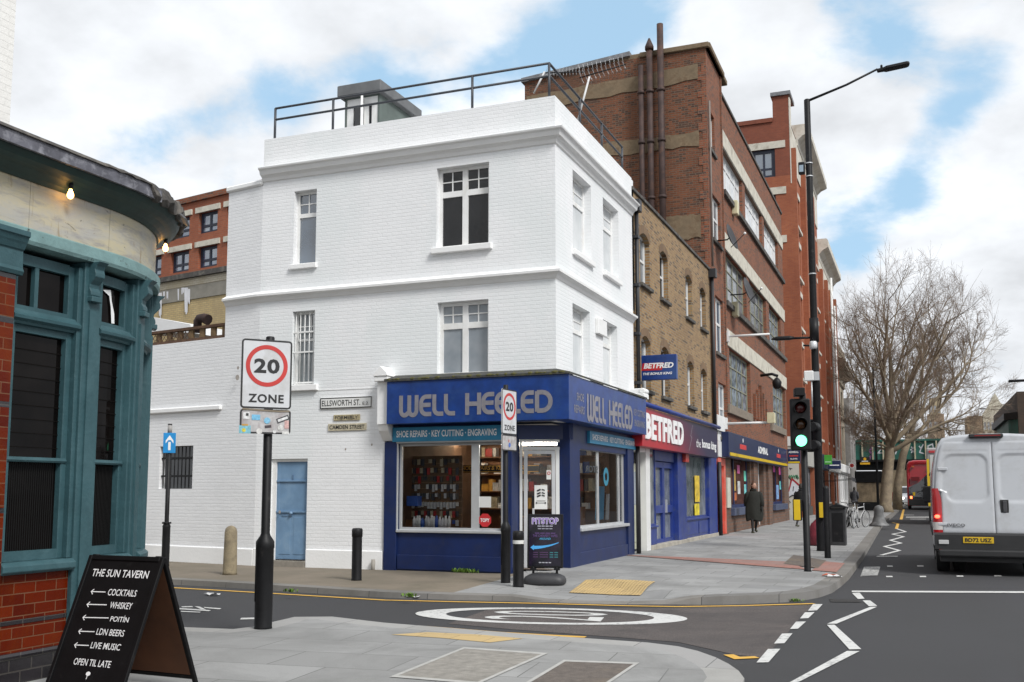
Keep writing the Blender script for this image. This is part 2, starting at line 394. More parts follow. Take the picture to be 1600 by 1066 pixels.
def paving(name, c1, c2, joint, bw, bh, rot=0, ms=.006, dirt=(.2, .19, .17), dk=.6, fine=60, dsc=.7, gum=True):
    m, t, b = newmat(name); vec = t.nodes.new('ShaderNodeTexCoord').outputs['Object']
    mp = t.nodes.new('ShaderNodeMapping'); mp.inputs['Rotation'].default_value = (0, 0, rot); t.links.new(vec, mp.inputs[0])
    br = t.nodes.new('ShaderNodeTexBrick'); t.links.new(mp.outputs[0], br.inputs['Vector'])
    for k, v in (('Scale', 1), ('Brick Width', bw), ('Row Height', bh), ('Mortar Size', ms), ('Mortar Smooth', .3)): br.inputs[k].default_value = v
    br.inputs['Color1'].default_value = (*c1, 1); br.inputs['Color2'].default_value = (*c2, 1); br.inputs['Mortar'].default_value = (*joint, 1)
    f = _noise(t, vec, dsc, 8, .68, .5)
    c = _mix(t, _ramp(t, f, [(.42, _g(0)), (.66, _g(dk))]), br.outputs['Color'], dirt)
    c = _mix(t, .35, c, _mix(t, _noise(t, vec, fine, 3, .7), _g(.2), _g(.8)), 'SOFT_LIGHT')
    if gum:
        v = t.nodes.new('ShaderNodeTexVoronoi'); v.inputs['Scale'].default_value = 2.6; t.links.new(vec, v.inputs['Vector'])
        c = _mix(t, _ramp(t, v.outputs['Distance'], [(.03, _g(.35)), (.05, _g(0))]), c, (.13, .13, .13))
    t.links.new(c, b.inputs['Base Color']); b.inputs['Roughness'].default_value = .85; b.inputs['Specular IOR Level'].default_value = .3
    bn = t.nodes.new('ShaderNodeBump'); bn.inputs['Strength'].default_value = .35; bn.inputs['Distance'].default_value = .008
    t.links.new(br.outputs['Fac'], bn.inputs['Height']); bn.invert = True
    t.links.new(bn.outputs[0], b.inputs['Normal']); return m
def worn_paint(name, col, under, amt=.62):
    m, t, b = newmat(name); vec = t.nodes.new('ShaderNodeTexCoord').outputs['Object']
    f = _noise(t, vec, 16, 8, .75); f2 = _noise(t, vec, 1.3, 4)
    a = t.nodes.new('ShaderNodeMath'); a.operation = 'MULTIPLY_ADD'; t.links.new(f2, a.inputs[0]); a.inputs[1].default_value = .35; t.links.new(f, a.inputs[2])
    t.links.new(_mix(t, _ramp(t, a.outputs[0], [(amt, _g(0)), (amt+.18, _g(1))]), col, under), b.inputs['Base Color'])
    b.inputs['Roughness'].default_value = .75; return m
M_road = asphalt('asphalt', (.034, .034, .037), (.10, .10, .102), (.047, .047, .049))
M_patch = asphalt('worn red asphalt', (.066, .059, .057), (.24, .20, .185), (.045, .043, .044))
M_slab = paving('grey paving slabs', (.32, .32, .315), (.255, .255, .255), (.10, .10, .095), .9, .6, dk=.7, dirt=(.17, .17, .165))
M_slabn = paving('near paving slabs', (.325, .325, .32), (.255, .255, .25), (.11, .11, .105), 1.15, .75, rot=R_(-6), dk=.85, dirt=(.19, .19, .185))
M_tar = paving('old buff footway', (.22, .185, .14), (.19, .16, .125), (.15, .13, .10), 3.1, 2.4, dk=.8, dirt=(.13, .115, .085), fine=70)
M_kerb = paving('granite kerb', (.24, .225, .205), (.17, .165, .16), (.06, .06, .06), 1.0, 9.0, dk=.7, dirt=(.11, .105, .09), fine=90, gum=False)
M_kerbm = paving('granite kerb along main road', (.20, .19, .175), (.155, .148, .14), (.06, .06, .06), 9.0, .95, dk=.7, dirt=(.13, .12, .105), fine=90, gum=False)
M_wline = worn_paint('worn white road paint', (.56, .56, .545), (.15, .15, .15), .70)
M_wold = worn_paint('faded white road paint', (.5, .5, .48), (.09, .09, .09), .58)
M_yline = worn_paint('worn yellow road paint', (.62, .36, .06), (.15, .13, .09), .74)
M_tac = paving('buff tactile paving', (.52, .38, .18), (.46, .34, .17), (.27, .20, .11), .4, .4, dk=.3, dirt=(.36, .28, .17), gum=False)
M_red = paving('red tactile paving', (.33, .165, .135), (.28, .145, .12), (.19, .10, .085), .4, .4, dk=.7, dirt=(.25, .2, .185), gum=False)
M_cov = mat('concrete infill cover', (.25, .235, .21), .9, var=.25, vs=9, bump=.3, bs=90, dirt=(.15, .14, .12))
M_iron = mat('iron cover', (.12, .10, .085), .7, var=.3, vs=14, bump=.5, bs=70, dirt=(.18, .14, .1))
M_white = mat('white gloss paint', (.80, .80, .79), .35, var=.03, dirt=(.7, .69, .66), ds=2)
M_render = mat('white masonry paint', (.82, .82, .815), .75, var=.035, vs=1.2, bump=.25, bs=18)
M_wbrick = brick('white painted brickwork', (.80, .805, .815), (.82, .825, .835), (.785, .79, .795), ms=.010, rough=.7, bump=.5, spec=.3, weather=(.75, .775, .78), ws=.6, wt=(.45, .6))
M_wbricka = brick('white painted brickwork of yard wall', (.785, .79, .80), (.815, .82, .83), (.77, .775, .785), ms=.010, ud=(.985, -.174), rough=.7, bump=.55, spec=.3)
M_black = mat('black street paint', (.009, .009, .010), .5, var=.3, vs=6, dirt=(.045, .04, .037), ds=6, dt=(.6, .78), spec=.25)
M_iron2 = mat('black iron', (.010, .010, .011), .5, var=.2, spec=.25)
M_lead = mat('grey lead', (.16, .165, .175), .6, var=.3, vs=5, dirt=(.33, .33, .34), ds=4)
M_blue = mat('dark blue shop paint', (.006, .018, .085), .42, var=.22, vs=2.5, dirt=(.014, .022, .07), ds=3)
M_fascia = mat('royal blue sign panel', (.008, .040, .195), .35, var=.3, vs=3, dirt=(.02, .06, .20), ds=2.2)
M_sky = mat('light blue sign strip', (.03, .22, .38), .4, var=.15, vs=3)
M_alu = mat('aluminium frame', (.55, .56, .57), .4, .4, var=.1)
M_wtext = mat('white lettering', (.8, .8, .8), .5, var=.04)
M_btext = mat('black lettering', (.015, .015, .016), .5, var=0)
M_dglass = pane('dark window glass', (.006, .007, .009), (.022, .023, .026), .095)
M_cglass = pane('curtained window glass', (.30, .33, .36), (.20, .235, .27), .16, 1.2)
M_bglass = pane('dark glass with blind', (.05, .075, .11), (.10, .14, .19), .25)
M_mglass = pane('window glass facing the road', (.10, .115, .13), (.26, .28, .30), .35, 1.)
M_rglass = pane('pale blind behind glass', (.70, .72, .73), (.52, .55, .57), .28, .9)
M_clear = glassmat('clear shop glass', (.95, .96, .96), .025)
M_clear2 = glassmat('clear shop glass facing the road', (.8, .84, .86), .16)
M_dark = mat('dark room', (.02, .018, .016), .9, var=.2)

# ------------------------------------------------------------------ ground, road, pavements
def sheet(name, pts, m, z=None, par=None):
    mb = MB().face([Vector((p[0], p[1], z if z is not None else p[2])) for p in pts]); return mb.build(name, m, par, recalc=False)
road = structure(MB().face([(-1500, -300, 0), (1500, -300, 0), (1500, 2200, 0), (-1500, 2200, 0)]).build('road', M_road))
patchpts = [ground(*q) for q in [(765, 952), (1000, 951), (1272, 946), (1250, 966), (1222, 1000), (1192, 1028), (1150, 1024), (1060, 1004), (960, 996), (800, 984), (700, 975)]]
sheet('road_surface_patch', patchpts, M_patch, .004, road)
# far pavement: kerb line from far up the side street, round the corner, along the main road
FK = [(-60, 12.2, .07), (-30, 13.3, .07)] + [(*ground(px, py)[:2], z) for px, py, z in [(235, 912, .09), (330, 917, .09), (395, 921, .09), (500, 928, .09), (600, 934, .085), (700, 937.5, .08), (800, 939.5, .07), (850, 941, .02), (920, 943.5, .012), (990, 944.5, .012), (1040, 944.5, .03), (1085, 945, .1),
     (1130, 945, .12), (1180, 943.5, .12), (1225, 941.5, .12), (1256, 938.5, .12), (1280, 934, .12), (1300, 927, .12), (1314, 917, .12), (1327, 905, .12), (1338, 890, .12), (1348, 876, .12)]]
x_end = FK[-1][0]
FK += [(x_end+(-1.75-x_end)*min(1, (y-FK[-1][1])/25), y, .12) for y in (26, 30, 36, 44, 52, 60, 75, 100, 140, 200)]
FT = []
n_side = 12
for k, (x, y, z) in enumerate(FK):
    if y > 20: FT.append((-8.0, y, .18))
    elif x < -7: FT.append((x, 18.6, .07))
    else:
        q = max(0, min(1, (x+7)/5.6)); FT.append((-7+(-1.0)*min(1, q*1.5), 18.6+(y if q > .95 else 20)*0+q*1.6, .07+.11*min(1, q*2)))
kerb_mb, kerbm_mb, slab_mb, tar_mb = MB(), MB(), MB(), MB()
def inward(k):
    a = Vector(FK[max(k-1, 0)][:2]); b = Vector(FK[min(k+1, len(FK)-1)][:2]); d = (b-a).normalized(); return Vector((-d.y, d.x))
rows = []
for k, (x, y, z) in enumerate(FK):
    n = inward(k); kb = Vector((x, y, 0)); kt = Vector((x+n.x*.015, y+n.y*.015, z)); ki = Vector((x+n.x*.28, y+n.y*.28, z+.004))
    T = Vector(FT[k]); rows.append([kb, kt, ki] + [ki.lerp(T, j/6) for j in range(1, 7)])
for k in range(len(rows)-1):
    a, b = rows[k], rows[k+1]; main = FK[k][1] > 17.5
    for j in range(2): (kerbm_mb if main else kerb_mb).face([a[j], b[j], b[j+1], a[j+1]])
    brown = FK[k][0] < -6.9
    for j in range(2, len(a)-1): (tar_mb if brown else slab_mb).face([a[j], b[j], b[j+1], a[j+1]])
structure(kerb_mb.build('kerb', M_kerb, recalc=False)); structure(kerbm_mb.build('kerb', M_kerbm, recalc=False))
pav = structure(slab_mb.build('pavement', M_slab, recalc=False)); foot = structure(tar_mb.build('footway', M_tar, recalc=False))
from mathutils.bvhtree import BVHTree
BVH = BVHTree.FromPolygons([v for b_ in (kerb_mb, kerbm_mb, slab_mb, tar_mb) for v in b_.v], [[i+o for i in f] for b_, o in zip((kerb_mb, kerbm_mb, slab_mb, tar_mb), (0, len(kerb_mb.v), len(kerb_mb.v)+len(kerbm_mb.v), len(kerb_mb.v)+len(kerbm_mb.v)+len(slab_mb.v))) for f in b_.f])
def zpav(x, y):                               # height of the far pavement at a spot
    h = BVH.ray_cast(Vector((x, y, 3)), Vector((0, 0, -1)))[0]
    return h.z if h else .1
def onpav(px, py):
    z = .11
    for _ in range(6): p = ground(px, py, z); z = zpav(p.x, p.y)
    return Vector((p.x, p.y, z))
# near pavement
NK = [(-40, 10.9)] + [tuple(ground(px, py, .1)[:2]) for px, py in [(210, 978), (286, 980), (365, 983), (396, 979), (430, 971), (460, 964), (519, 963.5), (600, 973), (700, 981), (800, 989), (919, 997.5), (1012, 1004), (1060, 1010), (1090, 1017), (1118, 1027), (1138, 1037), (1154, 1048), (1163, 1060)]]
NK += [(-1.38, 8.3), (-1.32, 7.4), (-1.3, 5), (-1.3, 0), (-1.3, -12)]
nk = [Vector((x, y, .1)) for x, y in NK]; inn = []
for k, p in enumerate(nk):
    d = (nk[min(k+1, len(nk)-1)]-nk[max(k-1, 0)]).normalized(); inn.append(p+Vector((d.y, -d.x, 0))*-.0+Vector((-(-d.y), -d.x, 0))*.3)
kb = MB()
for k in range(len(nk)-1):
    a, b = nk[k], nk[k+1]
    kb.face([Vector((a.x, a.y, 0)), Vector((b.x, b.y, 0)), b, a]); kb.face([a, b, inn[k+1], inn[k]])
structure(kb.build('kerb', M_kerbn if 'M_kerbn' in globals() else paving('pale granite kerb', (.36, .355, .34), (.31, .305, .30), (.15, .15, .15), .9, 9, dk=.5, dirt=(.22, .215, .2), gum=False), recalc=False))
nearp = structure(MB().face(inn + [Vector((-60, -12, .1)), Vector((-60, inn[0].y, .1))]).build('pavement', M_slabn, recalc=False))
def npt(X, Y, z=.104): return ground(600+X/2.667, 860+Y/2.667, z)
sheet('tactile_paving', [npt(*q) for q in [(30, 351), (180, 341), (400, 351), (580, 367), (440, 384), (240, 365)]], M_tac, .104, nearp)
for nm, qs, m in (('access_cover', [(335, 410), (655, 433), (390, 549), (60, 522)], M_cov), ('access_cover', [(755, 464), (1040, 474), (850, 600), (570, 575)], M_iron)):
    c = sheet(nm, [npt(*q) for q in qs], m, .105, nearp)
    p = [npt(*q) for q in qs]; ctr = sum(p, Vector())/4; fr = MB()
    for k in range(4):
        a, b = p[k], p[(k+1) % 4]; e = lambda v: v+(v-ctr).normalized()*.09
        fr.face([a.lerp(ctr, 0)+Vector((0, 0, .002)), b+Vector((0, 0, .002)), e(b)+Vector((0, 0, .002)), e(a)+Vector((0, 0, .002))])
    fr.build('cover_frame', mat('pale stone edging', (.40, .395, .375), .85, var=.12, vs=8), nearp, recalc=False)
# far pavement: buff and red tactile paving, iron cover
def fpt(X, Y, o=.006):
    p = onpav(1100+X/3.2, 760+Y/3.2); return p+Vector((0, 0, o))
def drape(name, quad, m, par, n=6, o=.006):
    a, b, c, d = quad; mb = MB()
    pt = lambda s, t: (a*(1-s)+b*s)*(1-t)+(d*(1-s)+c*s)*t
    g = [[pt(i/n, j/n) for i in range(n+1)] for j in range(n+1)]
    for r in g:
        for q in r: q.z = zpav(q.x, q.y)+o
    mb.grid(g, smooth=False); return mb.build(name, m, par, recalc=False)
P2 = lambda px, py: onpav(px, py)
drape('tactile_paving', [P2(915, 907.5), P2(1024, 910), P2(1000, 931.5), P2(889, 927)], M_tac, pav, 20, o=.012)
def blisters(quad, par, nu, nv, m):              # raised studs of the tactile slabs
    a, b, c, d = quad; mb = MB()
    for i in range(nu):
        for j in range(nv):
            s_, t_ = (i+.5)/nu, (j+.5)/nv; q = (a*(1-s_)+b*s_)*(1-t_)+(d*(1-s_)+c*s_)*t_; q.z = zpav(q.x, q.y)+.011; mb.lathe(q, [(.024, 0), (.02, .005), (.01, .006)], 6)
    mb.build('blister_studs', m, par, recalc=False)
blisters([P2(915, 907.5), P2(1024, 910), P2(1000, 931.5), P2(889, 927)], pav, 22, 22, M_tac)
drape('tactile_paving', [P2(965, 867), P2(1232, 878.5), P2(1262, 891), P2(985, 869)], M_red, pav, 8, .012)
drape('tactile_paving', [P2(1290, 878), P2(1320, 881), P2(1307, 895), P2(1268, 892)], M_red, pav, o=.012)
drape('access_cover', [P2(1240, 868), P2(1291, 877), P2(1278, 889), P2(1224, 882)], M_iron, pav, o=.016)
# road markings
def mk(name, quads, m, par=road, z=.008):
    mb = MB()
    for q in quads: mb.face([Vector((*ground(px, py)[:2], z)) for px, py in q])
    return mb.build(name, m, par, recalc=False)
Z = lambda *q: [(1100+a/3.2, 760+b/3.2) for a, b in q]
for q in [Z((545, 592), (593, 592), (565, 623), (520, 625)), Z((505, 633), (553, 632), (522, 662), (480, 664)), Z((460, 680), (510, 679), (470, 715), (430, 717)), Z((390, 740), (443, 738), (402, 788), (350, 790)), Z((320, 817), (382, 816), (322, 884), (262, 885))]:
    mk('give_way_dash', [q], M_wline)
mk('stop_line', [Z((740, 524), (1800, 528), (1800, 537), (738, 531))], M_wline)
mk('zigzag_marking', [Z((740, 536), (778, 534), (803, 564), (770, 566)), Z((793, 573), (830, 573), (866, 600), (824, 602)), Z((833, 605), (866, 605), (663, 690), (616, 690)), Z((615, 696), (652, 695), (787, 818), (727, 819)), Z((715, 827), (778, 828), (480, 979), (400, 1000))], M_wline)
def road_stroke(pts, wd, z=.008):
    fr = Fr((0, 0, 0), (1, 0, 0), (0, 0, 1)); fr.v = Vector((0, 1, 0)); return MB().stroke(fr, [ground(*p)[:2] for p in pts], wd, z)
road_stroke(Z((885, 346), (977, 322), (902, 302), (985, 285), (932, 271), (998, 253), (942, 240), (1008, 228), (965, 213)), .11).build('zigzag_marking', M_wline, road, recalc=False)
road_stroke(Z((962, 213), (970, 188), (942, 182)), .13).build('yellow_line', M_yline, road, recalc=False)
road_stroke([(1408, 812), (1412, 796)], .16).build('yellow_line', M_yline, road, recalc=False)
for a, b, c in [(910, 453, 34), (1078, 453, 34), (1262, 451, 36), (1450, 449, 38), (915, 401, 30), (1065, 400, 34)]:
    mk('crossing_stud', [Z((a, b-3), (a+c-3, b-3), (a+c, b+3), (a+2, b+3))], M_wline)
mk('stop_line', [Z((868, 349), (970, 349), (968, 354), (860, 354))], M_wold)
mk('worn_marking', [Z((800, 404), (882, 403), (868, 448), (782, 452))], M_wold)
for a, b, c, d in [(1010, 152, 1140, 160), (1030, 163, 1110, 168), (1000, 143, 1050, 147)]: mk('lane_lettering', [Z((a, b), (c, b), (c, d-2), (a, d-2))], M_wold)
road_stroke([(180, 909.5), (269, 919), (400, 926.5), (600, 938.5), (720, 941.3), (840, 943.6), (980, 947.5), (1060, 948.8), (1160, 947.3), (1272, 944)], .1).build('yellow_line', M_yline, road, recalc=False)
road_stroke([(640, 978.5), (700, 983), (780, 989.5), (850, 993.5), (915, 996.6)], .11).build('yellow_line', M_yline, road, recalc=False)
road_stroke([(1138, 1024), (1152, 1029.5), (1183, 1028)], .11).build('yellow_line', M_yline, road, recalc=False)
gfr = Fr((0, 0, 0), (1, 0, 0), (0, 0, 1)); gfr.v = Vector((0, 1, 0))
eL, eR, eT, eB = ground(651, 958), ground(1074, 968), ground(830, 947.5), ground(880, 976.5)
ec = (eL+eR)/2; ea = (eR-eL).length/2; eb = abs(eT.y-eB.y)/2; ang = math.atan2(eR.y-eL.y, eR.x-eL.x)
mb = MB()
for k in range(64):
    q = []
    for a, s in ((k, 1), (k+1, 1), (k+1, 0), (k, 0)):
        t = 2*math.pi*a/64; ra, rb = (ea, eb) if s else (ea-.42, eb-.16)
        x, y = ra*math.cos(t), rb*math.sin(t); q.append((ec.x+x*math.cos(ang)-y*math.sin(ang), ec.y+x*math.sin(ang)+y*math.cos(ang), .008))
    mb.face(q)
mb.build('speed_roundel', M_wline, road, recalc=False)
tfr = Fr((ec.x, ec.y, 0), (math.sin(-ang), math.cos(ang), 0), (0, 0, 1)); tfr.v = Vector((-math.cos(ang), -math.sin(ang), 0))
MB().text('20', tfr, 0, -ea*.42, ea*.86, eb*1.1, .008, bold=-.005).build('speed_lettering', M_wline, road, recalc=False)
for q in [[(283, 948.5), (300, 948), (302, 949.6), (285, 950)], [(280, 951), (330, 954.5), (326, 956), (279, 953)], [(304, 948.3), (312, 948.8), (322, 953.5), (314, 953)], [(318, 949.5), (346, 951.5), (343, 953), (320, 951)], [(283, 955.5), (314, 957), (312, 958.2), (282, 957)]]:
    mk('lane_lettering', [q], M_wline)
mk('gully_grate', [[(1296, 936.5), (1340, 938), (1346, 942), (1298, 941.5)]], mat('dark gully iron', (.022, .02, .019), .7, var=.4, vs=30, bump=.8, bs=60))
mk('road_dash', [[(377, 966.5), (399, 966), (399, 968.5), (375, 969)]], M_wline)

# ------------------------------------------------------------------ white corner building
XW, YW = -6.32, 18.0
FS, FMW = FX(YW), FM(XW)
XL = FS.at(409, 380)[0]                       # where the side wall bends back
YR = FMW.at(988, 400)[0]
bldg = thing('corner_building', 'white painted three storey brick corner building with moulded cornice over a blue cobbler shop', 'building', (-9.5, 21, 0))
zt = 9.28
fe_dir = Vector((-.985, .174, 0)).normalized()
FE = Fr((XL, YW, 0), fe_dir, (-.174, -.985, 0))
uE = FE.at(355, 400)[0]; zE = FE.at(384, 296)[1]
zl = lambda px, py, fr=FS: fr.at(px, py)[1]
ul = lambda px, py, fr=FS: fr.at(px, py)[0]
W1 = (ul(459, 350), ul(494, 350), zl(476, 413), zl(476, 297.5))
W2 = (ul(682, 320), ul(764, 320), zl(724, 385), zl(724, 258))
W3 = (ul(456, 545), ul(491, 545), zl(474, 602), zl(474, 486))
W4 = (ul(683, 530), ul(763, 530), zl(724, 586), zl(724, 470))
DO = (ul(422, 800), ul(479, 800), .2, zl(452, 717))
yl = lambda px, py: FMW.at(px, py)
R1 = (yl(895, 320)[0], yl(923.5, 320)[0], W2[2], W2[3]); R2 = (yl(942.5, 370)[0], yl(966.5, 370)[0], W2[2], W2[3])
R3 = (yl(895, 540)[0], yl(922, 540)[0], W4[2], W4[3]); R4 = (yl(942.5, 560)[0], yl(965, 560)[0], W4[2], W4[3])
SHOPX0 = ul(603, 800); SHOPX1 = ul(800, 800)  # shop opening in the side wall
ZB = 2.95                                     # underside of the wall above the shop
mb = MB()
wall(mb, FS, XL, SHOPX0, -.1, zt, [W1, W3, DO], .24); wall(mb, FS, SHOPX0, XW, ZB, zt, [W2, W4], .24)
wall(mb, FMW, YW, YR, ZB, zt, [R1, R2, R3, R4], .24)
mb.face([FS.p(SHOPX0, ZB), FS.p(XW, ZB), (XW, YR, ZB), (SHOPX0, YR, ZB)])
# rest of the shell: far party wall, back wall and roof deck behind the parapet
mb.box(XL+.02, XW-.02, YR, YR+.22, 6, zt-.01)
mb.face([(XL, YW, 3), (XL, YR, 3), (XL, YR, zt), (XL, YW, zt)])
mb.face([(XL, YW+.3, 8.45), (XW-.3, YW+.3, 8.45), (XW-.3, YR, 8.45), (XL, YR, 8.45)])
for a in ((XL, YW+.3, XW-.3, YW+.3), (XW-.3, YW+.3, XW-.3, YR)):   # parapet thickness
    mb.face([(a[0], a[1], 8.45), (a[2], a[3], 8.45), (a[2], a[3], zt), (a[0], a[1], zt)])
mb.face([(XL, YW, zt), (XW, YW, zt), (XW-.3, YW+.3, zt), (XL, YW+.3, zt)]); mb.face([(XW, YW, zt), (XW, YR, zt), (XW-.3, YR, zt), (XW-.3, YW+.3, zt)])
mb.build('wall', M_wbrick, bldg, recalc=False)
mb = MB()
BW = tuple(sorted((ul(249, 730, FE), ul(301, 730, FE)))) + (zl(276, 764, FE), zl(276, 697, FE))
wall(mb, FE, 0, uE, -.1, zE, [], .2)
mb.face([FE.p(0, zE), FE.p(uE, zE), FE.p(uE, zE, -.4), FE.p(0, zE, -.4)]); mb.face([FE.p(uE, 3), FE.p(uE, zE), FE.p(uE, zE, -5), FE.p(uE, 3, -5)])
mb.build('wall', M_wbricka, bldg, recalc=False)
# mouldings: parapet cornice, string course, plinth, coping of the lower return
zc0, zc1, zs0, zs1 = 8.33, 8.62, 5.68, 5.87
def corner_path(o0=XL): return [(o0, YW, 0, -1), (XW, YW, 1, -1), (XW, YR, 1, 0)]
mb = moulding(MB(), corner_path(XL-.0), [(0, zc0-.02), (.03, zc0), (.05, zc0+.06), (.09, zc0+.10), (.13, zc0+.115), (.16, zc0+.2), (.205, zc0+.225), (.215, zc1-.035), (0, zc1+.03)])
cp = [(0, zc0-.02), (.03, zc0), (.05, zc0+.06), (.09, zc0+.10), (.13, zc0+.115), (.16, zc0+.2), (.205, zc0+.225), (.215, zc1-.035), (0, zc1+.03)]
mb.face([(XL, YW-o, z) for o, z in cp])
mb.build('cornice', M_render, bldg, recalc=False)
sp = [(0, zs0-.02), (.02, zs0), (.045, zs0+.05), (.09, zs0+.09), (.12, zs0+.10), (.125, zs1-.045), (0, zs1+.03)]
pe = FE.p(uE, 0); mb = MB()
moulding(mb, [(pe.x, pe.y, FE.n.x, FE.n.y), (XL, YW, -.2, -1), (XW, YW, 1, -1), (XW, YR, 1, 0)], sp)
mb.face([(pe.x+FE.n.x*o, pe.y+FE.n.y*o, z) for o, z in sp]); mb.build('string_course', M_render, bldg, recalc=False)
mb = MB(); mb.fbox(FE, .0, uE+.05, zE, zE+.13, -.42, .06); mb.build('coping', M_render, bldg, bevel=.03)
mb = MB(); mb.fbox(FS, XL, DO[0]-.02, -.1, .44, -.02, .035); mb.build('plinth', M_render, bldg, bevel=.012)
MB().fbox(FS, DO[1]+.01, SHOPX0-.05, -.1, .44, -.02, .035).build('plinth', M_render, bldg, bevel=.012)
MB().fbox(FS, DO[0]-.01, DO[1]+.0, -.05, .2, -.15, .05).build('doorstep', mat('worn stone step', (.22, .2, .17), .9, var=.25, vs=8), bldg, bevel=.01)
# windows
GT = lambda cols: [(i/cols+.01, (i+1)/cols-.01, .70, .97, 2, 2) for i in range(cols)]
win = dict(mf=M_white, fw=.05, bw=.022)
window(bldg, FS, *W1, .13, M_white, M_bglass, .06, (), (.68,), [(.03, .97, .70, .97, 2, 2)], sill=(.10, .07, .05), sillm=M_render, mw=.09)
window(bldg, FS, *W2, .13, M_white, M_dglass, .07, (.5,), (.68,), GT(2), sill=(.11, .09, .08), sillm=M_render, mw=.12)
window(bldg, FS, *W4, .13, M_white, M_cglass, .07, (.5,), (.68,), GT(2), mw=.12)
f3 = window(bldg, FS, *W3, .15, M_white, pane('dull green pane', (.07, .085, .09), (.14, .165, .175), .18), .05, (), (.62,), [(.05, .95, .66, .95, 3, 2)], sill=(.12, .08, .12), sillm=M_render)
mb = MB(); a, b, c, d = W3
for k in range(5): mb.tube([FS.p(a+(b-a)*(k+.5)/5, c+.03, -.06), FS.p(a+(b-a)*(k+.5)/5, d-.02, -.06)], .009, 6)
for z in (c+(d-c)*.45, c+(d-c)*.72, c+.06): mb.fbox(FS, a-.03, b, z-.015, z+.015, -.07, -.045)
mb.build('window_bars', M_white, bldg)
for q in (R1, R2): window(bldg, FMW, *q, .16, M_white, M_rglass, .055, (), (.68,), [(.05, .95, .70, .96, 2, 2)], sill=(.11, .08, .06), sillm=M_render, mw=.09)
for q in (R3, R4): window(bldg, FMW, *q, .16, M_white, M_rglass, .055, (), (.68,), [(.05, .95, .70, .96, 2, 2)], mw=.09)
MB().fbox(FMW, *(lambda a, b: (a, b))(yl(930, 500)[0], yl(943, 500)[0]), zl(936, 524, FMW), zl(936, 500, FMW), 0, .08).build('alarm_box', M_white, bldg, bevel=.01)
# blue side door
M_door = mat('pale blue door paint', (.15, .26, .40), .5, var=.12, vs=3, dirt=(.2, .31, .44), ds=3)
mb = MB(); a, b, c, d = DO; dl = a+.1
mb.fbox(FS, dl, b-.005, c+.02, d-.06, -.13, -.08)
for z in (c+1.62, c+.98): mb.fbox(FS, dl+.01, b-.015, z, z+.035, -.08, -.05)
for x in (dl+.06, (dl+b)/2+.04): mb.fbox(FS, x, x+.3, c+.12, c+.88, -.08, -.072)
for x in (dl+.02, b-.09): mb.fbox(FS, x, x+.06, c+.06, d-.08, -.08, -.074)
dr = mb.build('door', M_door, bldg, bevel=.004)
MB().ball(FS.p((dl+b)/2, c+.97, -.03), .035).build('door_knob', M_door, dr)
MB().fbox(FS, a, dl, c, d, -.12, -.05).fbox(FS, dl, b, d-.06, d, -.13, -.05).build('door_frame', M_white, dr)
mb = MB(); mb.fbox(FS, (dl+b)/2-.02, (dl+b)/2+.02, c+1.68, c+1.76, -.08, -.065).fbox(FS, dl+.15, dl+.4, c+.9, c+.94, -.08, -.066); mb.build('letter_plate', mat('blue painted iron', (.11, .19, .3), .4), dr)
a, b = FS.at(492, 609)[0], FS.at(600, 606)[0]; z = FS.at(545, 608)[1]
MB().fbox(FS, a, b, z-.008, z+.008, -.01, .007).build('paint_ridge', M_render, bldg)
a = FS.at(449, 650)[0]; MB().fbox(FS, a-.012, a+.012, FS.at(449, 664)[1], FS.at(449, 616)[1], -.01, .012).build('paint_ridge', M_render, bldg)
for px, py, s_ in ((540, 702, .02), (581, 695, .02), (437, 800, .03), (371, 590, .05), (760, 440, .02), (372, 575, .03)):
    u, v = FS.at(px, py); MB().disc(FS, u, v, 0, s_, .002+s_*.01, 7, 1.3).build('chip_mark', mat('chipped paint', (.33, .30, .27), .9), bldg, recalc=False)
# yard wall, lower, running back from the building
ywall = thing('yard_wall', 'low white painted brick yard wall with a barred window, left of the blue door', 'wall', FE.p(uE+3, 0))
zY = zl(300, 533, FE); uY = ul(205, 700, FE)+2.5
mb = MB(); wall(mb, FE, uE, uY, -.1, zY, [BW], .18)
mb.face([FE.p(uE, zY), FE.p(uY, zY), FE.p(uY, zY, -.3), FE.p(uE, zY, -.3)]); mb.face([FE.p(uY, -.1), FE.p(uY, zY), FE.p(uY, zY, -.3), FE.p(uY, -.1, -.3)])
mb.face([FE.p(uE, -.1, -.3), FE.p(uE, zY, -.3), FE.p(uY, zY, -.3), FE.p(uY, -.1, -.3)]); mb.build('wall', M_wbricka, ywall, recalc=False)
z6 = zl(290, 640, FE); MB().fbox(FE, ul(347, 640, FE), uY, z6-.06, z6+.05, -.01, .07).build('ledge', M_render, ywall, bevel=.02)
MB().fbox(FE, .0, uY, -.1, .42, -.02, .035).build('plinth', M_render, ywall, bevel=.012)
mb = MB(); mb.face([FE.p(BW[0], BW[2], -.17), FE.p(BW[1], BW[2], -.17), FE.p(BW[1], BW[3], -.17), FE.p(BW[0], BW[3], -.17)])
g = mb.build('window', M_dglass, ywall); mb = MB()
for k in range(9): u = BW[0]+(BW[1]-BW[0])*(k+.5)/9; mb.tube([FE.p(u, BW[2]+.01, -.07), FE.p(u, BW[3]-.01, -.07)], .011, 6)
for z in (.3, .72): z = BW[2]+(BW[3]-BW[2])*z; mb.fbox(FE, BW[0]-.1, BW[1], z-.02, z+.02, -.08, -.055)
mb.build('window_bars', M_iron2, g)
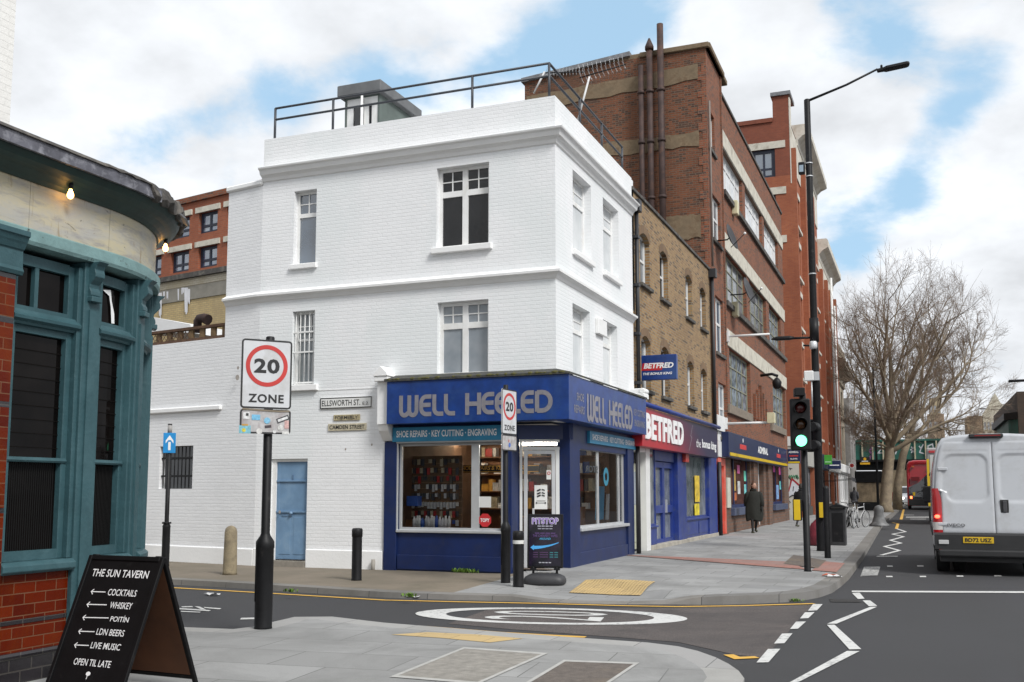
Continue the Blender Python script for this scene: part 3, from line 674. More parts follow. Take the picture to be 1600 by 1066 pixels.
# building's own return runs behind the yard wall's first metre
# roof rail
mb = MB(); M_rail = mat('dark grey rail paint', (.05, .055, .065), .5, var=.15)
fr = FX(YW+.18); fr2 = FM(XW-.18)
xs = [fr.at(px, 150)[0] for px in (431, 521, 738)] + [XW-.18]; ztop = zl(858, 99, fr); zmid = (ztop+zt)/2+.12
ys = [YW+.18] + [fr2.at(px, 200)[0] for px in (906, 940)] + [fr2.at(972, 240)[0]]
railing = thing('roof_railing', 'dark tubular two bar safety railing along the white parapet roof edge', 'railing', (-9, 18.2, zt))
for x in xs: MB().tube([(x, YW+.18, zt-.02), (x, YW+.18, ztop)], .028, 8).build('post', M_rail, railing)
for y in ys[1:]: MB().tube([(XW-.18, y, zt-.02), (XW-.18, y, ztop)], .028, 8).build('post', M_rail, railing)
for z in (ztop, zmid): MB().tube([(xs[0], YW+.18, z), (XW-.18, YW+.18, z)], .026, 8).build('rail', M_rail, railing); MB().tube([(XW-.18, YW+.18, z), (XW-.18, ys[-1], z)], .026, 8).build('rail', M_rail, railing)
# roof access hatch
hf = FX(20.4); hx0, hx1 = hf.at(539, 170)[0], hf.at(593, 170)[0]; hz = hf.at(565, 151)[1]
hd = ray(650, 180); hy1 = hx1*hd.y/hd.x
hatch = thing('roof_hatch', 'small grey flat roofed stair hatch with white window, standing on the white roof', 'hatch', ((hx0+hx1)/2, 21, 8.4))
mb = MB(); wo = (hx0+.05, hx1-.05, 8.6, hz-.03); wall(mb, hf, hx0, hx1, 8.4, hz, [wo], .06)
mb.face([(hx1, 20.4, 8.4), (hx1, hy1, 8.4), (hx1, hy1, hz), (hx1, 20.4, hz)]); mb.face([(hx0, 20.4, 8.4), (hx0, hy1, 8.4), (hx0, hy1, hz), (hx0, 20.4, hz)])
mb.face([(hx0, hy1, 8.4), (hx1, hy1, 8.4), (hx1, hy1, hz), (hx0, hy1, hz)]); mb.build('wall', mat('grey green hatch cladding', (.10, .125, .115), .7, var=.15), hatch, recalc=False)
MB().box(hx0-.12, hx1+.12, 20.4-.18, hy1+.1, hz+.001, hz+.28).build('roof', mat('grey roofing felt', (.13, .135, .14), .8, var=.15), hatch, bevel=.02)
window(hatch, hf, *wo, .02, M_white, M_dglass, .17, (.62,), (), mw=.12)
u = wo[0]+(wo[1]-wo[0])*.52; fr = facing(hf.p(u, 0, .0), -62)
window(hatch, fr, 0, .42, 8.8, hz-.1, -.03, M_white, M_cglass, .06)

# ------------------------------------------------------------------ cobbler shopfront (ground floor of the corner building)
ZG = .15
sh = bldg
ux = lambda px, py=800: FS.at(px, py)[0]
vz = lambda px, py: FS.at(px, py)[1]
PX0, PX1 = ux(602), ux(622)                   # left pilaster
WX0, WX1 = ux(622), ux(785)                   # shop window
DX0 = ux(801)                                 # right pilaster of the window, left of the entrance
zw0, zw1 = vz(700, 829), vz(700, 692)
PY0, PY1 = FMW.at(888, 800)[0], FMW.at(904, 800)[0]   # corner pillar on the road side
QY0, QY1 = PY1, FMW.at(978, 780)[0]
qz0, qz1 = FMW.at(940, 822)[1], FMW.at(940, 703)[1]
mb = MB(); wall(mb, FS, PX0-.02, DX0, -.05, ZB, [(WX0, WX1, zw0, zw1)], .14)
wall(mb, FMW, PY0, YR-.28, -.05, ZB, [(QY0, QY1, qz0, qz1)], .14)
mb.face([(DX0, YW, 0), (DX0, YW+.35, 0), (DX0, YW+.35, ZB), (DX0, YW, ZB)]); pass
mb.build('shopfront', M_blue, sh, recalc=False)
mb = MB(); mb.fbox(FS, PX0-.01, PX1-.02, .0, 2.6, -.01, .05).fbox(FS, WX1+.02, DX0, .0, 2.6, -.01, .045); mb.fbox(FMW, PY0-.012, PY1-.03, .02, ZB-.01, -.22, .045).fbox(FMW, QY1+.04, YR-.28, .05, 2.62, -.02, .045)
for o in range(1): mb.fbox(FS, PX1, WX1, .1, .38, -.01, .03).fbox(FMW, PY1, QY1+.04, .12, .42, -.01, .03)
mb.build('shopfront_trim', M_blue, sh, bevel=.006)
mb = MB(); mb.fbox(FS, WX1+.03, DX0+.02, 2.38, ZB-.002, -.2, .012).fbox(FMW, PY0, YR-.28, 2.47, ZB-.002, -.2, .01); mb.build('beam', M_blue, sh)
window(sh, FS, WX0, WX1, zw0, zw1, .05, M_alu, M_clear, .05, (.735,), mw=.16, sill=(.05, .06, .02), sillm=M_alu)
mb = MB(); mb.fbox(FS, WX0-.03, WX1+.03, zw1-.0, zw1+.16, -.02, .06); mb.build('shutter_box', mat('grey shutter housing', (.32, .33, .34), .5, var=.1), sh, bevel=.01)
MB().fbox(FS, WX0-.06, WX0, zw0-.04, zw1, -.02, .04).build('shutter_rail', M_alu, sh); MB().fbox(FS, WX1, WX1+.06, zw0-.04, zw1, -.02, .04).build('shutter_rail', M_alu, sh)
window(sh, FMW, QY0, QY1, qz0, qz1, .05, M_alu, M_clear2, .045, (.44, .9), mw=.05, sill=(.06, .08, .03), sillm=M_alu)
# splayed entrance
DA = Vector((DX0+.02, YW+.32, 0)); DB = Vector((XW-.02, PY0+.06, 0)); dd = (DB-DA).normalized(); FD = Fr(DA, dd, (dd.y, -dd.x, 0)); Ld = (DB-DA).length
zt1 = 2.62; ztr = 2.42
e = sh
MB().fbox(FD, -.06, Ld+.1, zt1+.002, ZB-.003, -.1, .03).build('beam', M_blue, sh)
mb = MB(); mb.fbox(FD, 0, .05, ZG, zt1, -.06, 0).fbox(FD, Ld-.06, Ld, ZG, zt1, -.06, 0).fbox(FD, .06, Ld-.06, ztr, ztr+.06, -.06, 0).fbox(FD, .06, Ld-.06, zt1-.05, zt1, -.06, 0).fbox(FD, Ld-.24, Ld-.17, ZG, ztr, -.06, .004).fbox(FD, Ld-.17, Ld-.06, ZG, ZG+.22, -.05, -.004)
ef = mb.build('entrance_frame', mat('white aluminium door frame', (.66, .67, .66), .35, .1, var=.05), e)
mb = MB(); d0, d1 = .08, Ld-.25
mb.fbox(FD, d0, d0+.07, ZG+.02, ztr-.01, -.04, .012).fbox(FD, d1-.07, d1, ZG+.02, ztr-.01, -.04, .012).fbox(FD, d0+.07, d1-.07, ZG+.02, ZG+.2, -.04, .01).fbox(FD, d0+.07, d1-.07, ztr-.08, ztr-.01, -.04, .01)
dv = mb.build('door', M_alu, e)
MB().face([FD.p(d0+.05, ZG+.1, -.02), FD.p(d1-.05, ZG+.1, -.02), FD.p(d1-.05, ztr-.05, -.02), FD.p(d0+.05, ztr-.05, -.02)]).build('pane', M_clear, dv)
MB().face([FD.p(.03, ztr+.03, -.03), FD.p(Ld-.03, ztr+.03, -.03), FD.p(Ld-.03, zt1-.02, -.03), FD.p(.03, zt1-.02, -.03)]).build('pane', M_clear, ef)
MB().fbox(FD, d0+.16, d0+.2, 1.05, 1.3, .0, .05).build('handle', M_alu, dv)
pn = (d0+d1)/2+.02
MB().fbox(FD, pn-.12, pn+.13, 1.28, 1.74, -.012, -.006).build('notice', mat('paper notice', (.66, .66, .64), .7, var=.05), dv)
mb = MB()
for v in (1.66, 1.60, 1.55): mb.stroke(FD, [(pn-.07, v-.03), (pn+.0, v)], .03, .003); mb.stroke(FD, [(pn+.02, v), (pn+.08, v-.02)], .022, .003)
for v in (1.44, 1.40): mb.stroke(FD, [(pn-.08, v), (pn+.09, v)], .008, .003)
mb.disc(FD, pn-.08, 1.4, 0, .016, .003).disc(FD, pn+.09, 1.4, 0, .016, .003); mb.build('notice_print', M_btext, dv, recalc=False)
MB().fbox(FD, d1-.17, d1-.08, 1.85, 2.03, -.012, -.006).build('notice', mat('paper notice', (.66,)*3), dv)
MB().disc(FD, d1-.125, 1.97, .02, .032, .001).build('notice_print', mat('red print', (.5, .03, .03)), dv, recalc=False)
MB().fbox(FD, 0, Ld, .04, ZG, -.4, .03).build('threshold', mat('worn stone step', (.22,)*3), e)
# fascia
FZ0, FZ1, FY, FXX = 2.94, 3.78, YW-.35, XW+.37
FYR = FM(FXX).at(1010, 660)[0]
fsx = FX(FY).at(604, 640)[0]
cp = ('shop_fascia_sign')
fas = thing('shop_fascia', 'wide blue fascia sign with grey art deco lettering wrapping the corner above the cobbler shop', 'shop sign', (-7, 18, FZ0))
L_ = [(fsx, FY), (FXX, FY), (FXX, FYR), (XW+.003, FYR), (XW+.003, YW-.003), (fsx, YW-.003)]
MB().prism([(x, y, FZ0) for x, y in L_], (0, 0, FZ1-FZ0)).build('panel', M_fascia, fas, bevel=.006)
mb = MB()                                     # sloping lead with moss over the box
mb.grid([[(fsx-.05, FY-.03, FZ1+.0), (FXX+.03, FY-.03, FZ1+.0), (FXX+.03, FYR, FZ1)], [(fsx-.05, FY-.03, FZ1+.05), (FXX+.03, FY-.03, FZ1+.04), (FXX+.03, FYR, FZ1+.04)], [(fsx-.05, YW-.004, FZ1+.16), (XW+.004, YW-.004, FZ1+.15), (XW+.004, FYR, FZ1+.15)]], smooth=False)
mb.build('lead_flashing', mat('mossy lead flashing', (.055, .055, .05), .9, var=.4, vs=9, dirt=(.10, .10, .03), ds=5, dt=(.56, .66)), fas)
random.seed(3)
for k in range(26):
    x = random.uniform(fsx, FXX); MB().ball((x, FY-.01, FZ1+.04), random.uniform(.03, .09), .035, random.uniform(.015, .035), 6, 4).build('moss_clump', mat('dry moss', (.09, .085, .03), 1, var=.4, vs=20), fas)
# art deco lettering, drawn as strokes in unit boxes
def arc(cx, cy, r, a0, a1, ry=None, n=10): return [(cx+r*math.cos(R_(a0+(a1-a0)*k/n)), cy+(ry or r)*math.sin(R_(a0+(a1-a0)*k/n))) for k in range(n+1)]
DECO = {
 'W': (1.0, [[(.09, 1), (.09, .3)]+arc(.27, .28, .18, 180, 340, .22), [(.5, 1), (.5, .3)]+arc(.68, .3, .18, 200, 360, .24)+[(.86, 1)], [(.5, .28), (.47, .16), (.3, .07)]]),
 'E': (.62, [[(.58, .91)]+arc(.34, .62, .26, 90, 180, .29)+arc(.34, .38, .26, 180, 270, .29)+[(.58, .09)], [(.12, .52), (.55, .52)]]),
 'L': (.56, [[(.1, 1), (.1, .35)]+arc(.32, .33, .22, 180, 270, .24)+[(.54, .09)]]),
 'H': (.78, [[(.1, 1), (.1, 0)], [(.66, 1), (.66, 0)], [(.1, .5), (.66, .5)]]),
 'D': (.8, [[(.1, .91), (.34, .91)]+arc(.34, .5, .36, 90, -90, .41)+[(.1, .09)], [(.1, .96), (.1, .04)]]),
 'K': (.6, [[(.1, 1), (.1, 0)], [(.55, 1), (.14, .5), (.55, 0)]])}
def deco(mb, word, fr, u0, u1, v0, h, wd, w=.006):
    tot = sum(DECO[c][0] if c != ' ' else .45 for c in word); k = (u1-u0)/tot; u = u0
    for c in word:
        if c == ' ': u += .45*k; continue
        for i, st in enumerate(DECO[c][1]): mb.stroke(fr, [(u+x*k, v0+y*h) for x, y in st], wd, w+.0008*i)
        u += DECO[c][0]*k
    return mb
M_deco = mat('tarnished grey letters', (.27, .26, .285), .4, .3, var=.15, vs=9)
ff = FX(FY); fm2 = FM(FXX)
u0, u1 = ff.at(624, 630)[0], ff.at(864, 630)[0]; v0 = ff.at(740, 648)[1]; v1 = ff.at(740, 614)[1]
deco(MB(), 'WELL HEELED', ff, u0, u1, v0, v1-v0, .085).build('lettering', M_deco, fas, recalc=False)
u0, u1 = fm2.at(917, 640)[0], fm2.at(988, 640)[0]; v0, v1 = fm2.at(917, 657)[1], fm2.at(917, 615)[1]
deco(MB(), 'WELL HEELED', fm2, u0, u1, v0, v1-v0, .10).build('lettering', M_deco, fas, recalc=False)
for t, a, b in (('SHOE', 901, 912), ('REPAIRS', 897, 913), ('KEY CUTTING', 990, 1007), ('ENGRAVING', 991, 1007)):
    ua, ub = fm2.at(a, 640)[0], fm2.at(b, 640)[0]; low = t in ('REPAIRS', 'ENGRAVING')
    vv = v0+(.10 if low else .34)
    MB().text(t, fm2, (ua+ub)/2, vv, .15, ub-ua, .005, bold=.01).build('lettering', M_deco, fas, recalc=False)
# corbelled ends of the fascia
for nm, fr, ua in (('corbel', FS, fsx-.1), ):
    mb = MB(); mb.fbox(fr, ua-.17, ua+.08, FZ0-.0, FZ1+.02, -.02, .26).fbox(fr, ua-.2, ua+.1, FZ1+.02, FZ1+.12, -.02, .34)
    mb.prism([fr.p(ua-.16, FZ0, 0), fr.p(ua-.16, FZ0, .24), fr.p(ua-.16, FZ0-.12, .2), fr.p(ua-.16, FZ0-.32, .02), fr.p(ua-.16, FZ0-.32, 0)], fr.u*.23)
    mb.prism([fr.p(ua-.22, FZ1+.12, .36), fr.p(ua+.12, FZ1+.12, .36), fr.p(ua+.09, FZ1+.2, .36), fr.p(ua-.05, FZ1+.33, .36), fr.p(ua-.19, FZ1+.2, .36)], fr.n*-.36)
    mb.build(nm, M_render, bldg, bevel=.01)
mb = MB(); yc = FYR+.1
mb.fbox(FMW, yc-.1, yc+.17, FZ0+.2, FZ1+.02, -.02, .22).fbox(FMW, yc-.2, yc+.2, FZ1+.02, FZ1+.14, -.02, .36); mb.tube([FMW.p(yc-.2, FZ1+.2, .3), FMW.p(yc+.2, FZ1+.2, .3)], .07, 10); mb.fbox(FMW, yc-.18, yc+.18, FZ1+.14, FZ1+.26, -.02, .28)
mb.build('corbel', M_render, bldg, bevel=.01)
# light blue service strips under the fascia
f2 = FX(YW-.07); a, b = f2.at(613, 676)[0], f2.at(783, 676)[0]; c, d = f2.at(700, 689)[1], f2.at(700, 666)[1]
st = thing('service_strip_sign', 'light blue service strip with white capitals over the shop display window, side street face', 'shop sign', (a, YW, c))
MB().fbox(f2, a, b, c, d, -.066, 0).build('panel', M_sky, st, bevel=.004)
MB().text('SHOE REPAIRS · KEY CUTTING · ENGRAVING', f2, (a+b)/2, c+(d-c)*.3, (d-c)*.46, (b-a)*.92, .004, bold=.022).build('lettering', M_wtext, st, recalc=False)
f2 = FM(XW+.07); a, b = f2.at(922, 690)[0], f2.at(997, 690)[0]; c, d = f2.at(922, 691)[1]-.02, f2.at(922, 673)[1]
st = thing('service_strip_sign', 'light blue service strip with white capitals on the main road face, below the fascia', 'shop sign', (XW, a, c))
MB().fbox(f2, a, b, c, d, -.066, 0).build('panel', M_sky, st, bevel=.004)
MB().text('SHOE REPAIRS · KEY CUTTING · ENGRAVING', f2, (a+b)/2, c+(d-c)*.3, (d-c)*.46, (b-a)*.92, .004, bold=.02).build('lettering', M_wtext, st, recalc=False)
# ---- inside of the shop
M_wood = mat('brown wood panelling', (.16, .07, .03), .5, var=.3, vs=5)
M_slat = mat('slatwall', (.13, .075, .04), .6, var=.2)
IX0, IY1 = PX0+.15, YW+4.6
mb = MB(); mb.face([(IX0, YW+.15, .16), (XW-.15, YW+.15, .16), (XW-.15, IY1, .16), (IX0, IY1, .16)])
mb.build('shop_floor', mat('dark shop floor', (.09, .06, .04), .6, var=.2), bldg, recalc=False)
mb = MB(); mb.face([(IX0, YW+.15, .16), (IX0, IY1, .16), (IX0, IY1, 2.9), (IX0, YW+.15, 2.9)]); mb.face([(IX0, IY1, .16), (XW-.15, IY1, .16), (XW-.15, IY1, 2.9), (IX0, IY1, 2.9)])
mb.build('inner_wall', mat('brown inner wall', (.11, .06, .035), .8, var=.25), bldg, recalc=False)
MB().face([(IX0, YW+.15, 2.9), (XW-.15, YW+.15, 2.9), (XW-.15, IY1, 2.9), (IX0, IY1, 2.9)]).build('ceiling', mat('off white ceiling', (.5, .48, .44), .9), bldg, recalc=False)
lamp = thing('fluorescent_lamp', 'lit fluorescent ceiling tubes just inside the shop entrance', 'lamp', (-7.2, YW+1.3, 2.6))
MB().box(-8.0, -6.75, YW+1.22, YW+1.42, 2.62, 2.68).build('housing', M_white, lamp)
MB().tube([(-7.98, YW+1.32, 2.58), (-6.77, YW+1.32, 2.58)], .03, 8).build('tube', mat('fluorescent tube', (.9, .9, .9), emit=(1, .93, .8), es=16, var=0), lamp)
l2 = thing('fluorescent_lamp', 'lit ceiling tubes deep in the cobbler shop, above its counter', 'lamp', (-9.2, YW+3, 2.6))
MB().box(-9.9, -8.4, YW+2.9, YW+3.1, 2.72, 2.78).build('housing', M_white, l2)
MB().tube([(-9.88, YW+3, 2.69), (-8.42, YW+3, 2.69)], .025, 8).build('tube', mat('warm shop tube', (.9, .9, .9), emit=(1, .8, .55), es=22, var=0), l2)
ct = thing('shop_counter', 'low wooden counter across the cobbler shop behind the windows', 'counter', (-8, YW+2.2, .16))
MB().box(IX0+1.5, XW-.4, YW+2.1, YW+2.6, .16, 1.05).build('front', M_wood, ct, bevel=.01)
MB().box(IX0+1.45, XW-.35, YW+2.05, YW+2.65, 1.052, 1.1).build('top', mat('pale counter top', (.3, .16, .07), .4), ct, bevel=.01)
mb = MB()
for k in range(4): mb.box(IX0+1.5, XW-.4, YW+2.085, YW+2.1, .3+k*.19, .32+k*.19)
mb.build('groove_strips', mat('grey groove', (.2, .15, .12)), ct)
sg = thing('hanging_shop_sign', 'black sign with gold capitals hanging inside the cobbler shop', 'sign', (-8.2, YW+1.7, 2))
f3 = FX(YW+1.7); a, b = f3.at(708, 733)[0], f3.at(800, 733)[0]; c, d = f3.at(740, 739)[1], f3.at(740, 727)[1]
MB().fbox(f3, a, b+.6, c, d, -.03, 0).build('board', M_btext, sg)
M_gold = mat('gold lettering', (.55, .30, .06), .4, var=.1)
MB().text('SHOE REPAIRS & KEY CUTTING', f3, (a+b)/2+.25, c+.06, (d-c)*.5, (b-a)+.2, .004, bold=.01).build('lettering', M_gold, sg, recalc=False)
mb = MB(); mb.stroke(f3, [(a, c+.02), (b+.6, c+.02)], .012, .003); mb.stroke(f3, [(a, d-.02), (b+.6, d-.02)], .012, .003); mb.build('gold_line', M_gold, sg, recalc=False)
random.seed(11)
f4 = FX(YW+.9)
rk = thing('display_rack', 'dark slatted display rack of hanging goods behind the cobbler shop window', 'display rack', (IX0+.9, YW+.9, .16))
ra, rb = f4.at(632, 760)[0], f4.at(722, 760)[0]
mb = MB(); mb.fbox(f4, ra, rb, .2, 2.35, -.05, 0); mb.build('board', M_slat, rk)
mb = MB()
for k in range(14): mb.fbox(f4, ra, rb, .5+k*.13, .512+k*.13, 0, .012)
mb.build('slats', mat('slat edge', (.25, .15, .08)), rk)
cols = [(.45, .45, .47), (.05, .05, .06), (.35, .03, .03), (.5, .5, .5), (.03, .08, .3), (.4, .35, .25), (.08, .07, .06)]
gm = [mat('goods colour %s' % 'abcdefg'[i], c, .4, var=.2, vs=20) for i, c in enumerate(cols)]
for r, (z, n, cs) in enumerate([(2.28, 14, (5, 1, 6)), (2.1, 15, (2, 5, 1)), (1.93, 17, (1, 2, 6)), (1.76, 18, (0, 3, 1)), (1.58, 18, (1, 0, 6)), (1.4, 17, (0, 3, 3)), (1.22, 17, (2, 1, 5)), (1.04, 16, (0, 1, 4)), (.86, 15, (2, 1, 2, 5))]):
    for k in range(n):
        if random.random() < .12: continue
        u = ra+.05+(rb-ra-.1)*(k+.5)/n; wdt = (rb-ra)/n*.36; hh = random.uniform(.07, .15)
        mb = MB(); mb.fbox(f4, u-wdt, u+wdt, z-hh, z, .03, .06); mb.tube([f4.p(u, z-.01, .05), f4.p(u, z+.01, 0)], .005, 4)
        mb.solo('hanging_packet', gm[cs[k % len(cs)]], 'small packet hanging on the display rack in the shop window', 'packet', 'packets hanging on the shop display rack')
f5 = FX(YW+.3); sa, sb = f5.at(645, 812)[0], f5.at(703, 812)[0]
MB().fbox(f5, WX0+.05, WX1-.05, zw0-.03, zw0+.02, -.5, .1).build('display_shelf', M_wood, bldg)
for k in range(13):
    u = sa+(sb-sa)*(k+.5)/13; h = random.uniform(.2, .27); mb = MB()
    mb.lathe(f5.p(u, zw0+.022, random.uniform(-.05, .02)), [(.035, 0), (.037, h*.7), (.02, h*.85), (.018, h)], 10)
    mb.solo('polish_bottle', gm[[0, 3, 3, 4, 0][k % 5]], 'polish bottle standing in the row along the shop window sill', 'bottle', 'polish bottles on the window sill')
fw = FX(YW-.0)
fo = Fr((0, YW+.075, 0), (1, 0, 0), (0, -1, 0))
MB().fbox(fo, *[fo.at(p, 785)[0] for p in (744, 767)], fo.at(755, 793)[1], fo.at(755, 776)[1], -.01, 0).solo('paper_notice', mat('paper notice', (.66,)*3), 'white paper notice taped inside the shop display window', 'notice')
oc = fo.at(758, 813); rr = .135
mb = MB().prism([fo.p(oc[0]+rr*math.cos(R_(22.5+45*k)), oc[1]+rr*math.sin(R_(22.5+45*k)), 0) for k in range(8)], fo.n*.008)
tp = thing('window_sticker', 'red octagonal sticker with white capitals on the shop display window', 'sticker', fo.p(*oc)); mb.build('disc', mat('red sticker', (.5, .03, .035), .4), tp)
MB().text('TOPY', fo, oc[0], oc[1]-.035, .07, .19, .012, bold=.03).build('lettering', M_wtext, tp, recalc=False)
bx = f4.at(640, 770); MB().fbox(f4, bx[0]-.15, bx[0]+.2, .3, 1.05, .15, .3).solo('display_stand', M_wood, 'wooden display stand at the left end of the shop window', 'stand')
bb = f5.at(640, 783); MB().fbox(f5, bb[0]-.12, bb[0]+.12, bb[1]-.1, bb[1]+.1, -.3, -.1).solo('blue_carton', gm[4], 'blue carton in the left corner of the shop window', 'carton')
bsf = FX(YW+4.2); cab = thing('shop_shelving', 'tall brown shelving of coloured boxes along the back of the cobbler shop', 'shelving', (-8, YW+4.2, .16))
MB().box(IX0+.1, XW-.3, YW+4.22, YW+4.5, .2, 2.7).build('back_board', M_wood, cab); mb = MB()
for z in (1.2, 1.6, 2.0, 2.4): MB().box(IX0+.1, XW-.3, YW+3.95, YW+4.219, z, z+.03).build('shelf', M_wood, cab)
for z in (1.23, 1.63, 2.03, 2.43):
    x = IX0+.2
    while x < XW-.6:
        wd_ = random.uniform(.08, .22)
        if random.random() < .8: MB().box(x, x+wd_*.92, YW+3.98, YW+4.18, z, z+random.uniform(.12, .3)).solo('shoe_box', random.choice(gm+[M_gold, M_wtext]), 'small coloured box on the back shelves of the cobbler shop', 'box', 'boxes on the back shelves')
        x += wd_
# road-side window display
fq = FM(XW-.25)
for (p0, p1, q0, q1, m_, lab) in [(932, 945, 812, 760, mat('pale blue display panel', (.05, .25, .42), .4), 'leaning light blue display panel inside the road side shop window'), (948, 953, 812, 772, gm[0], 'narrow grey display card beside the leaning blue panel'), (905, 915, 822, 792, M_wood, 'wooden box on the road side window ledge')]:
    a, b = fq.at(p0, 790)[0], fq.at(p1, 790)[0]; c, d = fq.at((p0+p1)/2, q0)[1], fq.at((p0+p1)/2, q1)[1]
    MB().prism([fq.p(a, c), fq.p(b-.1, c), fq.p(b, d), fq.p(a+.1, d)], fq.n*-.04).solo('display_card', m_, lab, 'display')
MB().fbox(FM(XW-.1), QY0, QY1, qz0-.05, qz0+.02, -.5, 0).build('display_shelf', M_wood, bldg)
fo2 = FM(XW-.06); cu, cv = fo2.at(947, 745)
mb = MB(); mb.disc(fo2, cu, cv, .09, .2, .0); mb.build('window_transfer', mat('teal transfer', (.02, .2, .3), .4), bldg, recalc=False)
fb = Fr((XW-.06, 0, 0), (0, -1, 0), (1, 0, 0)); MB().text('STOR', fb, -(fo2.at(918, 735)[0]+.3), fo2.at(918, 738)[1], .14, .9, 0, bold=.02).build('window_transfer', mat('dark transfer', (.05, .06, .07), .4), bldg, recalc=False)
# street name plates
def plate(px0, px1, pyt, pyb, body, m_bg, m_tx, label, border=False, th=.55, bold=.01, wk=.9, nm='street_nameplate'):
    a, b = FS.at(px0, (pyt+pyb)/2)[0], FS.at(px1, (pyt+pyb)/2)[0]; c, d = FS.at((px0+px1)/2, pyb)[1], FS.at((px0+px1)/2, pyt)[1]
    t = thing(nm, label, 'street sign', FS.p(a, c)); MB().fbox(FS, a, b, c, d, .001, .025).build('plate', m_bg, t, bevel=.004)
    MB().text(body, FS, (a+b)/2, c+(d-c)*(1-th)/2, (d-c)*th, (b-a)*wk, .028, bold=bold).build('lettering', m_tx, t, recalc=False)
    if border:
        e = .016; MB().stroke(FS, [(a+e, c+e), (b-e, c+e), (b-e, d-e), (a+e, d-e), (a+e, c+e)], .02, .027).build('border', m_tx, t, recalc=False)
    return t, a, b, c, d
t, a, b, c, d = plate(501, 582, 620.5, 638.5, 'ELLSWORTH ST.', mat('white enamel plate', (.74, .74, .72), .3, var=.05), M_btext, 'white street name plate with black capitals and border, left of the shop', True, .5, .008, .74)
for o in bpy.data.objects[-0:]: pass
for ch in t.children:
    if ch.name.startswith('lettering'): ch.location.x -= (b-a)*.09
MB().text('E.2.', FS, b-.14, c+(d-c)*.27, (d-c)*.26, .15, .028).build('lettering', M_btext, t, recalc=False)
M_old = mat('aged cream plate', (.42, .36, .22), .7, var=.25, vs=12, dirt=(.2, .17, .1), ds=8)
plate(522, 563, 648, 657, 'FORMERLY', M_old, mat('weathered black letters', (.06, .055, .05), .7), 'small stained cream plate with faded capitals under the white street name plate', False, .6, .012, .86)
plate(513.5, 573, 662, 673, 'CAMDEN STREET', mat('pale cream plate', (.5, .45, .33), .6, var=.2, vs=12), M_btext, 'cream old street name plate with black capitals, lowest of three plates on the white wall', False, .58, .02, .92)
# plants in the cracks
def weeds(c, n, r, h, label):
    mb = MB()
    for k in range(n):
        a = random.uniform(0, 6.28); q = random.uniform(0, r); p = Vector((c[0]+q*math.cos(a)*2.2, c[1]+q*math.sin(a)*.6, c[2])); b = random.uniform(0, 6.28); l = random.uniform(.5, 1)*h
        dx = Vector((math.cos(b), math.sin(b), 0)); tip = p+dx*l*.7+Vector((0, 0, l)); s = Vector((-dx.y, dx.x, 0))*l*.22
        mb.face([p-s*.3, p+dx*l*.35+Vector((0, 0, l*.6))-s, tip, p+dx*l*.35+Vector((0, 0, l*.6))+s])
    mb.solo('weed_tuft', mat('weed green', (.11, .20, .025), .8, var=.35, vs=30), label, 'weeds', recalc=False)
p = FS.p(ux(728, 890), zpav(ux(728, 890), 17.9)); weeds((p.x, p.y-.06, p.z), 150, .14, .10, 'bright green weed tuft at the foot of the blue stall riser')
for px, py, lab in [(982, 862, 'small weed tuft at the drainpipe foot beside the cobbler shop'), (640, 933, 'tiny weeds in the kerb joint opposite the blue shop window'), (455, 926, 'weeds growing in the kerb joint right of the large zone sign post')]:
    q = onpav(px, py); weeds((q.x, q.y, q.z), 40, .07, .07, lab)
weeds((*ground(1240, 941)[:2], .004), 40, .1, .06, 'green weeds at the foot of the curved corner kerb')
MB().tube([FS.p(ux(587, 870), 0, .1), FS.p(ux(587, 870), .28, .1)], .04, 10).solo('pipe_stub', mat('dull pipe', (.3, .28, .25), .7), 'short grey pipe stub at the wall foot left of the shop', 'pipe')

# ------------------------------------------------------------------ yellow brick terrace with the betting shop
XB = XW - .02
FB = FM(XB)
M_ystock = brick('yellow stock brick', (.36, .225, .10), (.26, .15, .07), (.27, .23, .17), ms=.012, bump=.8, var2=((.10, .065, .045), .78), weather=(.13, .095, .06), ws=.7, wt=(.56, .8))
M_rbrick = brick('dark red brick', (.28, .088, .042), (.19, .062, .034), (.18, .12, .085), ms=.013, bump=.7, var2=((.075, .05, .045), .78), weather=(.10, .06, .05), ws=.5, wt=(.56, .78))
M_pbrick = brick('patchy party wall brick', (.215, .075, .036), (.135, .052, .029), (.15, .105, .075), ms=.012, bump=.9, var2=((.06, .038, .03), .68), weather=(.155, .065, .034), ws=.4, wt=(.5, .75), weather2=(.085, .05, .034))
M_obrick = brick('orange red brick', (.36, .115, .052), (.29, .085, .042), (.27, .13, .085), ms=.008, bump=.3, weather=(.22, .07, .04), ws=.25, wt=(.45, .7))
M_obrickd = brick('deep red brick', (.25, .075, .042), (.20, .06, .036), (.18, .085, .06), ms=.008, bump=.3, weather=(.16, .055, .036), ws=.25, wt=(.45, .7))
M_concrete = mat('weathered cement render', (.19, .14, .088), .95, var=.25, vs=3, bump=.6, bs=30, dirt=(.13, .085, .05), ds=3)
M_band = mat('cream painted concrete', (.56, .53, .45), .8, var=.1, vs=4, dirt=(.36, .33, .27), ds=2.2)
M_sillc = mat('dark weathered sill', (.075, .07, .065), .9, var=.3, vs=8, dirt=(.16, .15, .13), ds=4)
M_upvc = mat('white window frame', (.72, .72, .71), .4, var=.05)
M_pipe = mat('black drainpipe', (.022, .022, .025), .5, var=.2)
bp = lambda px, py, w=0: FB.at(px, py, w)
yB0, yB1 = YR+.0, bp(1110.5, 440)[0]; zB = bp(1050, 360)[1]; zBs = bp(1050, 657)[1]+.05
zB = 9.0
terr = thing('terrace_building', 'yellow stock brick terrace with arched sash windows above the red and navy betting shop', 'building', (-9, 29, 0))
ops = []
